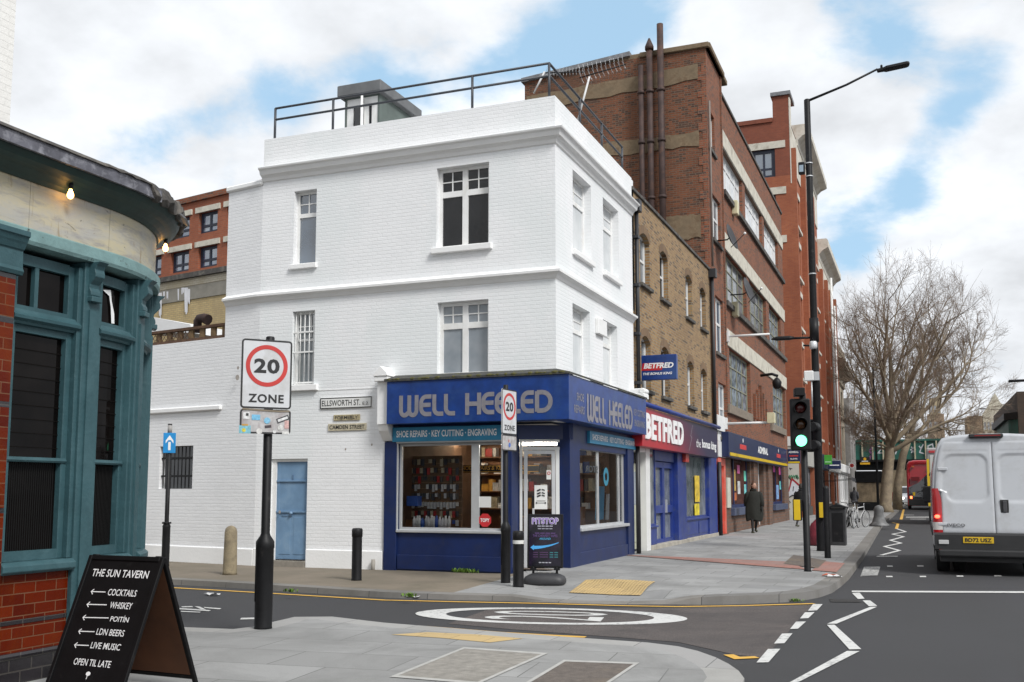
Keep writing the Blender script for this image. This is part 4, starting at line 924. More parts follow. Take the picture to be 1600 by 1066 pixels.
zu1, zu0 = bp(1003, 362)[1], bp(1003, 446)[1]; zl1, zl0 = bp(1003, 522)[1], bp(1003, 610)[1]
upx = [(1000, 1015.5), (1031, 1043.5), (1070.5, 1081), (1092.5, 1101.5)]; lpx = [(1002, 1017), (1033, 1045), (1073.5, 1082.5), (1094.5, 1102.5)]
for a, b in upx: ops.append((bp(a, 420)[0], bp(b, 440)[0], zu0, zu1, .18))
for a, b in lpx: ops.append((bp(a, 560)[0], bp(b, 580)[0], zl0, zl1, .18))
ops = [(o[0], max(o[1], o[0]+.95), *o[2:]) for o in ops]
mb = MB(); wall(mb, FB, yB0, yB1, zBs, zB, ops)
for o in ops:                                 # segmental brick arches
    a, b, c, d, e = o; rise = .17; n = 8; top = [(a+(b-a)*k/n, d-rise+rise*math.sin(math.pi*k/n)**.8) for k in range(n+1)]
    for k in range(n):
        (x0, z0), (x1, z1) = top[k], top[k+1]
        mb.face([FB.p(x0, z0), FB.p(x1, z1), FB.p(x1, d), FB.p(x0, d)]); mb.face([FB.p(x0, z0), FB.p(x1, z1), FB.p(x1, z1, -e), FB.p(x0, z0, -e)])
mb.face([(XB, yB0, zB), (XB, yB1, zB), (XB-.35, yB1, zB), (XB-.35, yB0, zB)]); mb.face([(XB-.35, yB0, zB), (XB-.35, yB1, zB), (XB-.35, yB1, zB-1.5), (XB-.35, yB0, zB-1.5)])
mb.face([(XB-.35, yB0, zB-1.2), (XB-.35, yB1, zB-1.2), (XB-9, yB1, zB-1.2), (XB-9, yB0, zB-1.2)])
mb.build('wall', M_ystock, terr, recalc=False)
M_arch = brick('sooty arch bricks', (.22, .13, .065), (.15, .09, .05), (.2, .16, .12), bw=.075, bh=.5, ms=.012, bump=.6)
for o in ops:                                 # brick arch over each opening
    a, b, c, d, e = o; lo, hi = [], []
    for k in range(11):
        f = k/10; x = a+(b-a)*f; z = d-.17+.17*math.sin(math.pi*f)**.8; t = (f-.5)*1.0
        lo.append(FB.p(x-(.04 if k == 0 else -.04 if k == 10 else 0), z, .006)); hi.append(FB.p(x+math.sin(t)*.2, z+math.cos(t)*.21, .006))
    MB().grid([lo, hi], smooth=False).build('window_arch', M_arch, terr, recalc=False)
MB().fbox(FB, yB0+.02, yB1, zB, zB+.09, -.38, .05).build('coping', M_sillc, terr, bevel=.01)
for k, o in enumerate(ops):
    a, b, c, d, e = o; f = window(terr, FB, a+.01, b-.01, c+.04, d-.03, .13, M_upvc, [M_mglass, M_dglass][k % 2], .06, (), (.52,), sill=(.09, .09, .08), sillm=M_sillc)
# shop level
S0 = bp(1014.5, 780)[0]; S1 = bp(1118.5, 740)[0]; G0 = YR-.28
M_blue2 = mat('bright blue shop paint', (.014, .035, .20), .4, var=.2, vs=2.5, dirt=(.05, .07, .17), ds=4)
zS0, zS1 = bp(1010, 698)[1], bp(1010, 640)[1]
M_green = mat('pale green door paint', (.38, .39, .29), .5, var=.1, dirt=(.3, .3, .22))
zt_ = .17
mb = MB(); mb.fbox(FB, G0, S1+.3, -.05, zBs, -.6, -.55); mb.build('inner_wall', M_dark, terr)
mb = MB(); mb.fbox(FB, G0-.005, G0+.1, 0, 2.55, -.3, .035); mb.fbox(FB, bp(1008.5, 780)[0], S0, 0, 2.75, -.3, .03); mb.fbox(FB, G0, S0, 2.58, 2.95, -.2, .01); mb.build('door_post', M_upvc, terr, bevel=.006)
d0, d1 = G0+.11, bp(1008, 780)[0]; gd = MB().fbox(FB, d0, d1, zt_+.06, 2.3, -.2, -.14)
dr = gd.fbox(FB, d0+.08, d1-.08, .4, 1.0, -.14, -.125).build('door', M_green, terr, bevel=.004)
MB().fbox(FB, d0+.15, d1-.15, 1.3, 2.1, -.14, -.13).build('pane', M_cglass, dr); MB().fbox(FB, d0+.2, d0+.5, 1.12, 1.18, -.14, -.12).build('letter_plate', M_alu, dr)
MB().fbox(FB, d0, d1, 2.32, 2.56, -.16, -.14).build('pane', M_dglass, terr)
ss = [bp(px, 770)[0] for px in (1015, 1027, 1057, 1070, 1109, 1118.5)]
zk = .75
mb = MB()
mb.fbox(FB, ss[0], ss[1], zt_+.1, zk, -.3, -.02); mb.fbox(FB, ss[2], ss[3], 0, 2.75, -.3, .05); mb.fbox(FB, ss[3], ss[4], zt_+.1, zk+.08, -.3, -.02); mb.fbox(FB, ss[4]-.3, ss[5], 0, 2.75, -.3, .045)
mb.fbox(FB, ss[3]+.1, (ss[3]+ss[4])/2-.1, .35, zk-.03, -.02, .0); mb.fbox(FB, (ss[3]+ss[4])/2+.1, ss[4]-.4, .35, zk-.03, -.02, .0)
mb.fbox(FB, ss[1], ss[2], 2.42, 2.75, -.3, -.05); mb.build('shopfront', M_blue2, terr, bevel=.008)
MB().fbox(FB, S0, S1, -.02, zt_+.1, -.3, .06).build('plinth', mat('pale stone plinth', (.36, .33, .28), .9, var=.2), terr, bevel=.01)
window(terr, FB, ss[0]+.01, ss[1]-.0, zk, 2.75, .04, M_blue2, M_mglass, .05, sill=(.04, .03, .0))
window(terr, FB, ss[3]+.01, ss[4]-.31, zk+.08, 2.75, .04, M_blue2, M_mglass, .06, (), (), sill=(.05, .04, .0))
mb = MB(); m0 = (ss[1]+ss[2])/2
for a, b in ((ss[1], m0-.01), (m0+.01, ss[2])):
    mb.fbox(FB, a, a+.1, zt_, 2.4, -.22, -.1).fbox(FB, b-.1, b, zt_, 2.4, -.22, -.1).fbox(FB, a+.1, b-.1, zt_, zt_+.2, -.22, -.102).fbox(FB, a+.1, b-.1, 1.05, 1.25, -.22, -.102).fbox(FB, a+.1, b-.1, 2.25, 2.4, -.22, -.102)
dd_ = mb.build('door', M_blue2, terr); MB().face([FB.p(ss[1], zt_, -.17), FB.p(ss[2], zt_, -.17), FB.p(ss[2], 2.38, -.17), FB.p(ss[1], 2.38, -.17)]).build('pane', M_mglass, dd_)
MB().fbox(FB, m0+.16, m0+.2, 1.05, 1.4, -.1, -.05).build('handle', M_alu, dd_)
# posters on the big shop window
for a, z0, z1, c, lab in ((.42, 1.3, 2.1, (.6, .42, .03), 'yellow and blue poster in the betting shop window'), (.40, .9, 1.25, (.62, .5, .02), 'small bright yellow poster low in the betting shop window')):
    u = ss[3]+(ss[4]-ss[3])*a; MB().fbox(FB, u, u+.7, z0, z1, -.035, -.03).solo('window_poster', mat('poster print %.2f' % z0, c, .5, var=.5, vs=6), lab, 'poster')
MB().fbox(FB, *bp(1064, 760)[:1], bp(1069, 760)[0], 2.45, 2.75, .05, .16).solo('alarm_box', mat('red alarm box', (.4, .04, .03), .4), 'small red alarm box on the blue pilaster beside the betting shop door', 'alarm box', bevel=.01)
# fascia, red running into navy
m, t, b_ = newmat('red to navy printed panel'); tcn = t.nodes.new('ShaderNodeTexCoord').outputs['Object']; s_ = t.nodes.new('ShaderNodeSeparateXYZ'); t.links.new(tcn, s_.inputs[0])
g0, g1 = bp(1003, 690)[0], bp(1120, 690)[0]
mrn = t.nodes.new('ShaderNodeMapRange'); t.links.new(s_.outputs[1], mrn.inputs[0]); mrn.inputs[1].default_value = 0; mrn.inputs[2].default_value = g1-g0
mrz = t.nodes.new('ShaderNodeMath'); mrz.operation = 'MULTIPLY_ADD'; t.links.new(s_.outputs[2], mrz.inputs[0]); mrz.inputs[1].default_value = .22; t.links.new(mrn.outputs[0], mrz.inputs[2])
t.links.new(_mix(t, _noise(t, tcn, 3, 4), _ramp(t, mrz.outputs[0], [(.12, (.42, .012, .02)), (.42, (.13, .012, .045)), (.68, (.02, .015, .055))]), _ramp(t, mrz.outputs[0], [(.12, (.36, .012, .02)), (.45, (.10, .012, .04)), (.7, (.016, .013, .05))])), b_.inputs['Base Color']); b_.inputs['Roughness'].default_value = .4
bf = thing('shop_fascia', 'long fascia sign fading from red to navy with big white block capitals, betting shop', 'shop sign', (XB, g0, zS0))
FB3 = FM(XB+.28); a, b = FYR+.02, FB3.at(1121, 690)[0]; c, d = FB3.at(1010, 698)[1], FB3.at(1010, 637)[1]
MB().fbox(FB3, a, b, c, d, -.27, 0).build('panel', m, bf, bevel=.006)
tt0, tt1 = FB3.at(1005.5, 670)[0], FB3.at(1065, 670)[0]
MB().text('BETFRED', FB3, (tt0+tt1)/2+.1, c+(d-c)*.2, (d-c)*.66, tt1-tt0, .006, bold=.035, th=.03, spacing=1.1).build('lettering', M_wtext, bf)
tt0, tt1 = FB3.at(1087, 690)[0], FB3.at(1119, 690)[0]
MB().text('bonus king', FB3, tt0+(tt1-tt0)*.64, c+(d-c)*.18, (d-c)*.35, (tt1-tt0)*.7, .005, bold=.03).text('the', FB3, tt0+(tt1-tt0)*.12, c+(d-c)*.24, (d-c)*.26, (tt1-tt0)*.2, .005).build('lettering', M_wtext, bf, recalc=False)
u = FB3.at(1079, 680)[0]; MB().stroke(FB3, [(u+.3, d-.1), (u+.0, (c+d)/2+.05), (u+.15, (c+d)/2), (u-.25, c+.08)], .025, .004).build('printed_flash', mat('pale print', (.35, .32, .36), .5), bf, recalc=False)
MB().tube([FB3.p(a-.1, d+.07, .02), FB3.p(b+.1, d+.05, .05)], .06, 10).build('awning_roller', M_blue2, bf)
MB().fbox(FB, yB0, yB1+.9, d+.02, zBs+.02, -.1, .16).build('lead_ledge', M_lead, terr, bevel=.01)
# projecting sign
pj = FX(bp(1000, 575)[0]+.4); a, c = pj.at(997.5, 590)[0], pj.at(1027, 593.5)[1]; b, d = pj.at(1057, 575)[0], pj.at(1027, 554.5)[1]
ps = thing('projecting_sign', 'blue projecting box sign with red and white lettering on the yellow brick front', 'shop sign', (XB, pj.o.y, c))
MB().fbox(pj, a, b, c, d, -.16, 0).build('panel', M_fascia, ps, bevel=.01)
u0 = a+(b-a)*.08; u1 = a+(b-a)*.93; v0 = c+(d-c)*.38; v1 = c+(d-c)*.68
MB().prism([pj.p(u0, v0, .001), pj.p(a+(b-a)*.62, v0, .001), pj.p(a+(b-a)*.68, v1, .001), pj.p(u0+.04, v1, .001)], pj.n*.004).build('red_flash', mat('sign red', (.5, .02, .025), .4), ps)
MB().text('BETFRED', pj, (u0+u1)/2+.03, v0+.05, (v1-v0)*.72, (u1-u0)*.92, .008, bold=.04, shear=.2).text('THE BONUS KING', pj, (u0+u1)/2, c+(d-c)*.2, (v1-v0)*.33, (u1-u0)*.9, .006, bold=.03, shear=.2).build('lettering', M_wtext, ps, recalc=False)
# drainpipes
for px, py0, py1, lab in ((991, 322, 640, 'black drainpipe with hopper at the join of white and yellow brick walls'),):
    y = bp(px, 500)[0]; t = thing('drainpipe', lab, 'drainpipe', (XB, y, 3.6)); z1 = bp(px, py0)[1]
    MB().tube([FB.p(y, 3.7, .09), FB.p(y, z1-.2, .09)], .05, 10).build('pipe', M_pipe, t); MB().fbox(FB, y-.12, y+.12, z1-.2, z1+.1, .005, .2).build('hopper', M_pipe, t, bevel=.01)
    for k in range(4): MB().fbox(FB, y-.09, y+.09, 4.2+k*1.2, 4.27+k*1.2, .002, .145).build('bracket', M_pipe, t)
y = bp(1109.5, 520)[0]; t = thing('drainpipe', 'black drainpipe with hopper at the join of yellow and red brick fronts', 'drainpipe', (XB, y, 3.5)); z1 = bp(1109, 425)[1]
MB().tube([FB.p(y, 3.6, .1), FB.p(y, z1-.25, .1)], .06, 10).build('pipe', M_pipe, t); MB().fbox(FB, y-.14, y+.14, z1-.25, z1+.05, .005, .25).build('hopper', M_pipe, t, bevel=.01)
y = bp(995.5, 770)[0]-.0; MB().tube([(XW+.1, YR-.12, .17), (XW+.1, YR-.12, 2.7)], .055, 10).solo('drainpipe', M_pipe, 'black drainpipe between the cobbler shop and the pale green door', 'drainpipe')
y = S1+.12; MB().tube([FB.p(y, .17, .1), FB.p(y, 2.6, .1)], .07, 10).solo('drainpipe', M_pipe, 'black drainpipe at street level left of the coral red door', 'drainpipe')

# ------------------------------------------------------------------ dark red brick factory building
XA = XW + .0
FA = FM(XA); ap = lambda px, py, w=0: FA.at(px, py, w)
yA0 = ap(1107, 300)[0]; yA1 = ap(1131, 400)[0]; yA2 = ap(1225, 500)[0]
zT = ap(1107, 78)[1]; zA = ap(1170, 240)[1]
zA = 16.15
FK_ = FX(yA0)
xA0 = FK_.at(820, 200)[0]; zF0 = FK_.at(820, 130)[1]; zF1 = FK_.at(1095, 76)[1]
fac = thing('factory_building', 'tall dark red brick factory building with banded windows and a patchy party wall', 'building', (-9, 40, 0))
mb = MB(); mb.face([FK_.p(xA0, 4), FK_.p(XA, 4), FK_.p(XA, zF1), FK_.p(FK_.at(940, 100)[0], zF0+.25), FK_.p(xA0, zF0)])
mb.face([(xA0, yA0, 4), (xA0, yA0+12, 4), (xA0, yA0+12, zF0), (xA0, yA0, zF0)])
mb.build('party_wall', M_pbrick, fac, recalc=False)
# rendered bands on the party wall
for pyl, pyr, h0, pxl in ((112, 94, 20, 823), (292, 205, 22, 905), (370, 335, 36, 1040)):
    xa = FK_.at(pxl, (pyl+pyr)/2)[0]; xb = XA-.28; za = FK_.at(pxl, pyl)[1]; zb_ = FK_.at(1095, pyr)[1]; k = h0*.0225
    if pyl == 112: za, zb_ = zF0-.55, zF1-.55; k = .55
    else: za = zb_
    random.seed(int(pyl)); n = 14; lo, hi = [], []
    for i in range(n+1):
        f = i/n; z = za+(zb_-za)*f; lo.append((xa+(xb-xa)*f, z-k+random.uniform(-.05, .05))); hi.append((xa+(xb-xa)*f, z+random.uniform(-.04, .04)))
    mb = MB()
    for i in range(n): mb.hexa([FK_.p(*lo[i], 0.001), FK_.p(*lo[i+1], .001), FK_.p(*lo[i+1], .03), FK_.p(*lo[i], .03), FK_.p(*hi[i], .001), FK_.p(*hi[i+1], .001), FK_.p(*hi[i+1], .03), FK_.p(*hi[i], .03)])
    mb.build('render_band', M_concrete, fac, recalc=False)
# quoin strip at the corner of the party wall
mb = MB(); random.seed(2); z = 4.0
while z < zF1-.6:
    w_ = .16 if int(z/.3) % 2 else .30; mb.fbox(FK_, XA-w_, XA-.003, z, z+.298, .002, .02); z += .3
mb.build('quoins', M_rbrick, fac)
mb = MB()
for (a, za, b, zb_) in ((xA0-.1, zF0, FK_.at(985, 90)[0], zF0+.35),): mb.prism([FK_.p(a, za, .12), FK_.p(b, zb_, .12), FK_.p(b, zb_+.16, .12), FK_.p(a, za+.16, .12)], FK_.n*-.6)
mb.build('roof_edge', M_lead, fac)
MB().fbox(FK_, FK_.at(1000, 80)[0], XA+.12, zF1, zF1+.18, -3.6, .10).build('coping', M_concrete, fac, bevel=.02)
# tower front
tw = []
for (pa, pb, pt, pbm) in ((1112, 1120.5, 178, 236), (1114, 1127, 303, 372), (1116, 1128, 459, 547), (1118, 1130, 594, 681)):
    a, b = ap(pa, 400)[0], ap(pb, 400)[0]; tw.append((a, b, ap(pa, pbm)[1], ap(pa, pt)[1], .14))
mb = MB(); wall(mb, FA, yA0, yA1, 2.9, zF1, tw); mb.face([(XA, yA1, zA), (XA-3, yA1, zA), (XA-3, yA1, zF1), (XA, yA1, zF1)])
mb.face([(XA, yA0, zF1-.01), (XA, yA1, zF1-.01), (XA-3, yA1, zF1-.01), (XA-3, yA0, zF1-.01)])
for k, o in enumerate(tw): window(fac, FA, *o[:4], .1, M_upvc, [M_cglass, M_mglass, M_bglass, M_cglass][k], .08, (.5,), (.55,), sill=(.12, .08, .08), sillm=M_sillc)
# main front: three bands of windows
band = []
rowsA = [(1130, 232, 297, [(1129.5, 1163.5), (1167.5, 1193), (1196, 1217)], (206, 228)), (1134, 392, 470, [(1133.6, 1166), (1170.6, 1196), (1200.5, 1218)], (367, 391)), (1137, 541, 632, [(1137, 1169), (1203, 1222)], (529, 545))]
opsA = []; bandz = []
for px, pt, pb, wl, (b0, b1) in rowsA:
    z1 = ap(px, pt)[1]; z0 = ap(px, pb)[1]
    z1b = ap(px-1, b0)[1]; bandz.append((z1+.0, z1b))
    opsA += [(ap(a, 450)[0], ap(b, 450)[0], z0, z1, .2) for a, b in wl]
zAF = 4.35
wall(mb, FA, yA1, yA2, 2.9, zA, opsA, .2)
mb.face([(XA, yA2, 0), (XA-14, yA2, 0), (XA-14, yA2, zA), (XA, yA2, zA)])
mb.build('wall', M_rbrick, fac, recalc=False)
MB().fbox(FA, yA1+.01, yA2, zA, zA+.12, -.4, .06).build('coping', M_sillc, fac, bevel=.01)
MB().fbox(FA, yA0, yA1+.1, zF1-.0, zF1+.19, -3.4, .16).build('coping', M_concrete, fac, bevel=.02)
MB().fbox(FA, yA1-.12, yA1+.02, 4.4, zF1-.01, -.02, .05).build('pilaster_strip', M_rbrick, fac)
for (z1, z1b) in bandz: MB().fbox(FA, yA1+.05, yA2-.01, z1, z1+.62, -.02, .05).build('lintel_band', M_band, fac, bevel=.01)
M_steel = mat('olive steel window frame', (.24, .235, .17), .6, var=.2)
M_wpane = pane('white blind behind glass', (.78, .79, .80), (.58, .61, .64), .22, 2.2)
M_tpane = pane('glass with painted tree reflection', (.30, .36, .42), (.09, .10, .11), .3, 3.5)  # reflection of bare trees painted as mottled diffuse colour
for k, o in enumerate(opsA):
    top = k < 3; hasd = (o[3]-o[2]); sl = (o[0], o[1], o[2]-.14, o[2]+.003)
    f = window(fac, FA, *o[:4], .14, M_upvc if top else M_steel, M_wpane if top else (M_tpane if k > 5 or k == 5 else M_mglass), .07, (.25, .5, .75) if not top else (.2, .4, .6, .8), (.72, .38) if not top else (.72,), mw=.045)
for (px, pt, pb, wl, _), nm in zip(rowsA, 'abc'):
    z0 = ap(px, pb)[1]
    if nm == 'c':
        for a, b in wl: MB().fbox(FA, ap(a, 600)[0]-.3, ap(b, 600)[0]+.3, z0-.32, z0, -.1, .12).build('sill', mat('brown stone sill', (.2, .165, .13), .9, var=.25, vs=6), fac, bevel=.01)
    else: MB().fbox(FA, yA1+.05, yA2-.01, z0-.2, z0, -.1, .12).build('sill', M_sillc, fac, bevel=.01)
# ornament ribs between the lowest windows
mb = MB(); ya, yb = ap(1177, 600)[0], ap(1194, 600)[0]; zr = ap(1180, 588)[1]
for k in range(5): u = ya+(yb-ya)*k/4; mb.fbox(FA, u-.12, u+.12, 4.6, zr-.3-.25*abs(k-2), .001, .12)
mb.build('brick_ribs', M_rbrick, fac, bevel=.01)
uL = ap(1184, 600)[0]; zL = ap(1184, 600)[1]
t = thing('wall_lantern', 'dark iron bracket lantern on the red brick ribs between the first floor windows', 'lantern', FA.p(uL, zL))
MB().tube([FA.p(uL, zL+.35, .12), FA.p(uL, zL+.4, .6), FA.p(uL, zL+.3, .85)], .06, 8).build('bracket', M_iron2, t); MB().lathe(FA.p(uL, zL-.25, .8), [(.08, 0), (.17, .1), (.2, .3), (.12, .42), (.03, .5)], 12).build('shade', M_iron2, t)
# ground floor: navy amusement arcade
AS0, AS1 = ap(1136, 760)[0], ap(1229, 740)[0]-.3
FA2 = FM(XA+.3); c, d = FA2.at(1140, 714)[1], FA2.at(1140, 675)[1]; a, b = FA2.at(1138.5, 690)[0], FA2.at(1229, 700)[0]
M_navy = mat('navy sign panel', (.012, .022, .075), .35, var=.15, vs=2)
M_yel = mat('yellow sign stripe', (.62, .42, .01), .4, var=.05)
af = thing('shop_fascia', 'long navy fascia with a yellow bottom stripe on the dark red brick building', 'shop sign', (XA, a, c))
MB().fbox(FA2, a, b, c, d, -.298, 0).build('panel', M_navy, af, bevel=.006); MB().fbox(FA2, a+.2, b, c+.05, c+.16, .001, .02).build('stripe', M_yel, af)
u = FA2.at(1192, 700)[0]; wd_ = FA2.at(1200, 700)[0]-FA2.at(1184.5, 700)[0]
MB().text('ADMIRAL', FA2, u, c+(d-c)*.42, (d-c)*.33, wd_, .006, bold=.04).build('lettering', M_wtext, af, recalc=False)
M_redp = mat('red print', (.5, .02, .03), .5)
for p0, p1 in ((1156, 1166), (1213, 1219)):
    u0, u1 = FA2.at(p0, 700)[0], FA2.at(p1, 700)[0]; MB().stroke(FA2, [(u0, c+(d-c)*.52), (u1, c+(d-c)*.52)], (d-c)*.2, .006).build('red_print', M_redp, af, recalc=False)
    MB().disc(FA2, (u0+u1)/2, c+(d-c)*.8, .0, .09, .006, 10).build('emblem', M_wtext, af, recalc=False)
mb = MB(); w_a = (ap(1142, 740)[0], ap(1172, 740)[0], 1.02, 2.95); w_b = (ap(1207, 740)[0], ap(1226, 740)[0]-.3, 1.02, 2.95); w_d = (ap(1184.5, 740)[0], ap(1193, 740)[0], .2, 2.9)
M_rb2 = brick('brown shop brick', (.19, .10, .065), (.13, .07, .05), (.13, .11, .095), ms=.014, bump=.7, weather=(.08, .06, .05), ws=.7, bh=.13, bw=.3)
wall(mb, FA, ap(1133, 760)[0], yA2, -.05, 2.91, [w_a, w_b, w_d], .3); mb.build('shop_wall', M_rb2, fac, recalc=False)
M_arc = pane('arcade window', (.02, .015, .016), (.10, .045, .04), .12, 1.4)
for o in (w_a, w_b):
    window(fac, FA, *o, .12, mat('navy frame', (.012, .022, .085), .45, var=.1), M_arc, .12, (.3,) if o is w_a else (.5,), sill=(.26, .14, .15), sillm=mat('slate blue sill', (.06, .075, .13), .5, var=.15))
window(fac, FA, *w_d, .2, M_upvc, M_mglass, .12, (), (.78,))
mb = MB(); yy = ap(1199.5, 740)[0]; mb.fbox(FA, ap(1174, 740)[0], ap(1180, 740)[0], -.05, 2.9, -.02, .1).fbox(FA, yy-.5, yy+.5, -.05, 2.9, -.02, .1); mb.build('brick_pier', M_rb2, fac)
random.seed(5)
for k, (px, pt, pb, c_) in enumerate([(1155, 727, 740, (.75, .12, .35)), (1165.5, 736, 752, (.15, .6, .45)), (1166, 757, 772, (.2, .6, .6)), (1149, 734, 767, (.45, .3, .06)), (1211, 727, 738, (.7, .1, .4)), (1220, 728, 742, (.75, .1, .35)), (1221, 752, 765, (.15, .55, .55)), (1216, 758, 780, (.2, .35, .6)), (1156, 752, 772, (.55, .55, .55)), (1150, 770, 782, (.45, .12, .03))]):
    u, v0 = ap(px, pb, -.12); v1 = ap(px, pt, -.12)[1]; hw = .28 if px < 1180 else .45
    MB().fbox(FA, u-hw, u+hw, v0, v1, -.15, -.145).solo('window_poster', mat('poster colour %d' % k, c_, .5, var=.45, vs=5), ['tall pink poster in the left arcade window', 'pale green poster high in the left arcade window, right edge', 'turquoise poster under the pale green one, left arcade window', 'ochre poster at the left side of the left arcade window', 'pink poster at the left of the far arcade window', 'pink poster at the right of the far arcade window', 'turquoise poster low right in the far arcade window', 'blue poster low in the far arcade window, left of the turquoise one', 'grey white poster in the middle of the left arcade window', 'orange brown poster at the foot of the left arcade window'][k], 'poster')
# coral door and white boards beside it
r0, r1 = S1+.22, ap(1133, 760)[0]; M_coral = mat('coral red door paint', (.62, .10, .065), .5, var=.12, vs=4, dirt=(.55, .2, .15), ds=4)
mb = MB(); mb.fbox(FA, r0, r0+.3, .18, 2.75, -.2, .03).fbox(FA, r1-.28, r1-.005, .18, 2.75, -.2, .03).fbox(FA, r0+.3, r1-.28, 2.5, 2.75, -.2, .028).build('door_frame', M_coral, fac)
dr = MB().fbox(FA, r0+.3, r1-.28, .2, 2.5, -.2, -.08).build('door', M_coral, fac)
mb = MB(); random.seed(8)
for k in range(14): z = 2.2-k*.11; mb.stroke(FA, [(r0+.38+random.uniform(0, .1), z), (r0+.55+random.uniform(0, .25), z+random.uniform(-.05, .05)), (r0+.45, z-.08)], .03, -.076)
mb.build('scrawl', mat('pale scrawl', (.6, .55, .52), .7), dr, recalc=False)
MB().fbox(FA, r0, r1-.005, .0, .18, -.2, .1).build('doorstep', mat('brown step', (.13, .07, .05), .9), fac)
MB().fbox(FA, r0-.05, r1, 2.78, 3.3, -.1, .06).build('sign_board', M_upvc, fac, bevel=.005); MB().fbox(FA, r0-.05, r1, 3.31, 4.2, -.1, .05).build('sign_board', mat('white weatherboard', (.68, .68, .67), .7, var=.08), fac, bevel=.005)
MB().fbox(FA, ap(1134.5, 760)[0], ap(1139, 760)[0], 1.05, 2.1, .002, .06).solo('notice_case', mat('cream notice case', (.55, .55, .47), .5), 'narrow cream notice case on the brick pier right of the coral door', 'notice case', bevel=.005)
# roof gear and wall fittings of the factory
M_rust = mat('rusty brown flue', (.05, .03, .027), .7, .2, var=.35, vs=2.5, dirt=(.10, .05, .034), ds=3, dt=(.5, .7))
for k, (px, pt, w_, lab) in enumerate(((1001, 103, 9, 'shortest of three rusty flue pipes, leftmost on the brick party wall'), (1014.5, 76, 10, 'middle rusty flue pipe with pointed cowl on the brick party wall'), (1031, 38, 11, 'tallest rusty flue pipe rising above the party wall roof'))):
    x, z1 = FK_.at(px, pt, .3); r = w_*.5*.0222*.93; t = thing('flue_pipe', lab, 'flue pipe', FK_.p(x, 8, .3), 'rusty flue pipes on the party wall')
    MB().tube([FK_.p(x, 7.8, .3), FK_.p(x, z1, .3)], r, 16).build('pipe', M_rust, t)
    for z in (9.6, 11.6, 13.6, 15.4):
        if z < z1-.4: MB().tube([FK_.p(x, z, .3), FK_.p(x, z+.1, .3)], r+.03, 16).build('collar', M_rust, t)
    if k == 1: MB().lathe(FK_.p(x, z1-.05, .3), [(r+.05, 0), (r+.05, .12), (.03, .42)], 14).build('cowl', M_rust, t)
M_dish = mat('dark grey dish', (.03, .03, .034), .5, var=.2)
def dish(px, py, r, lab, wl=.55):
    u, v = ap(px, py); t = thing('satellite_dish', lab, 'satellite dish', FA.p(u, v), 'satellite dishes on the red brick front')
    ax = Vector((.93, -.12, .28)).normalized(); c = FA.p(u, v, wl)
    MB().lathe(c, [(.02, -.11), (r*.5, -.08), (r, 0), (r+.012, .012), (r*.5, -.065), (.01, -.09)], 20, ax, caps=False).build('bowl', M_dish, t, recalc=False)
    MB().tube([FA.p(u, v-.1, 0), FA.p(u, v-.1, wl*.7), c-ax*.1], .025, 8).build('bracket', M_iron2, t); MB().tube([c-ax*.05+Vector((0, 0, -r*.8)), c+ax*.45+Vector((0, 0, -.1))], .014, 6).build('arm', M_iron2, t); MB().ball(c+ax*.47+Vector((0, 0, -.08)), .05).build('receiver', M_upvc, t)
dish(1119, 372, .46, 'round dark satellite dish high on the tower front, right of the flue pipes'); dish(1141, 457, .52, 'larger dark satellite dish beside the second floor factory windows', .7)
for px, py, lab in ((1144.5, 326, 'cream alarm box below the top row of factory windows'), (1144.5, 484, 'cream alarm box below the second row of factory windows')):
    u, v = ap(px, py); MB().fbox(FA, u-.2, u+.2, v-.27, v+.27, .001, .22).solo('alarm_box', mat('cream box', (.6, .55, .36), .5), lab, 'alarm box', bevel=.02)
for px, py, lab in ((1134, 526, 'pale pole arm fixed to the wall at the first floor lintel'), (1131, 662, 'pale pole arm with square floodlight above the arcade fascia')):
    u, v = ap(px, py); t = thing('pole_fitting', lab, 'wall pole', FA.p(u, v)); MB().tube([FA.p(u, v, 0), FA.p(u, v, 1.55)], .04, 8).build('pole', M_upvc, t); MB().fbox(FA, u-.1, u+.1, v-.2, v+.2, .001, .12).build('base', M_upvc, t)
    if py > 600: MB().fbox(FA, u-.16, u+.16, v-.03, v+.33, 1.5, 1.75).build('floodlight', mat('cream box', (.6,)*3), t, bevel=.01)
u, v = ap(1113, 560); MB().tube([FA.p(yA0+.18, 9.2, .06), FA.p(yA0+.18, 15, .06)], .035, 8).solo('conduit_pipe', mat('grey conduit', (.2, .17, .15), .7), 'thin grey conduit running down the factory tower corner', 'pipe')
# TV aerials behind the white roof
def aerial(base, mast_top, boom_a, boom_b, n, lab, rl):
    t = thing('tv_aerial', lab, 'aerial', base, 'television aerials above the white roof'); M_al = mat('aerial metal', (.42, .43, .44), .4, .7, var=.1)
    MB().tube([base, mast_top], .03, 8).build('mast', mat('white mast', (.6, .6, .6), .5), t); MB().tube([boom_a, boom_b], .018, 6).build('boom', M_iron2, t)
    a, b = Vector(boom_a), Vector(boom_b); d = (b-a).normalized(); sd_ = d.cross(Vector((0, 0, 1))).normalized(); up = sd_.cross(d).normalized(); mb = MB()
    for k in range(n):
        p = a.lerp(b, (k+.5)/n); l = rl*(1-.4*k/n)
        for s_ in (sd_*.6+up*.8, sd_*.6-up*.8): mb.tube([p-s_*l, p+s_*l], .0045, 4)
    mb.build('elements', M_al, t); return t
fa_ = FX(26.5)
q = lambda px, py: fa_.p(*fa_.at(px, py))
aerial(q(902, 192), q(921, 120), q(905, 122), q(972, 92)+Vector((0, .4, 0)), 11, 'large television aerial with white leaning mast above the roof corner', .36)
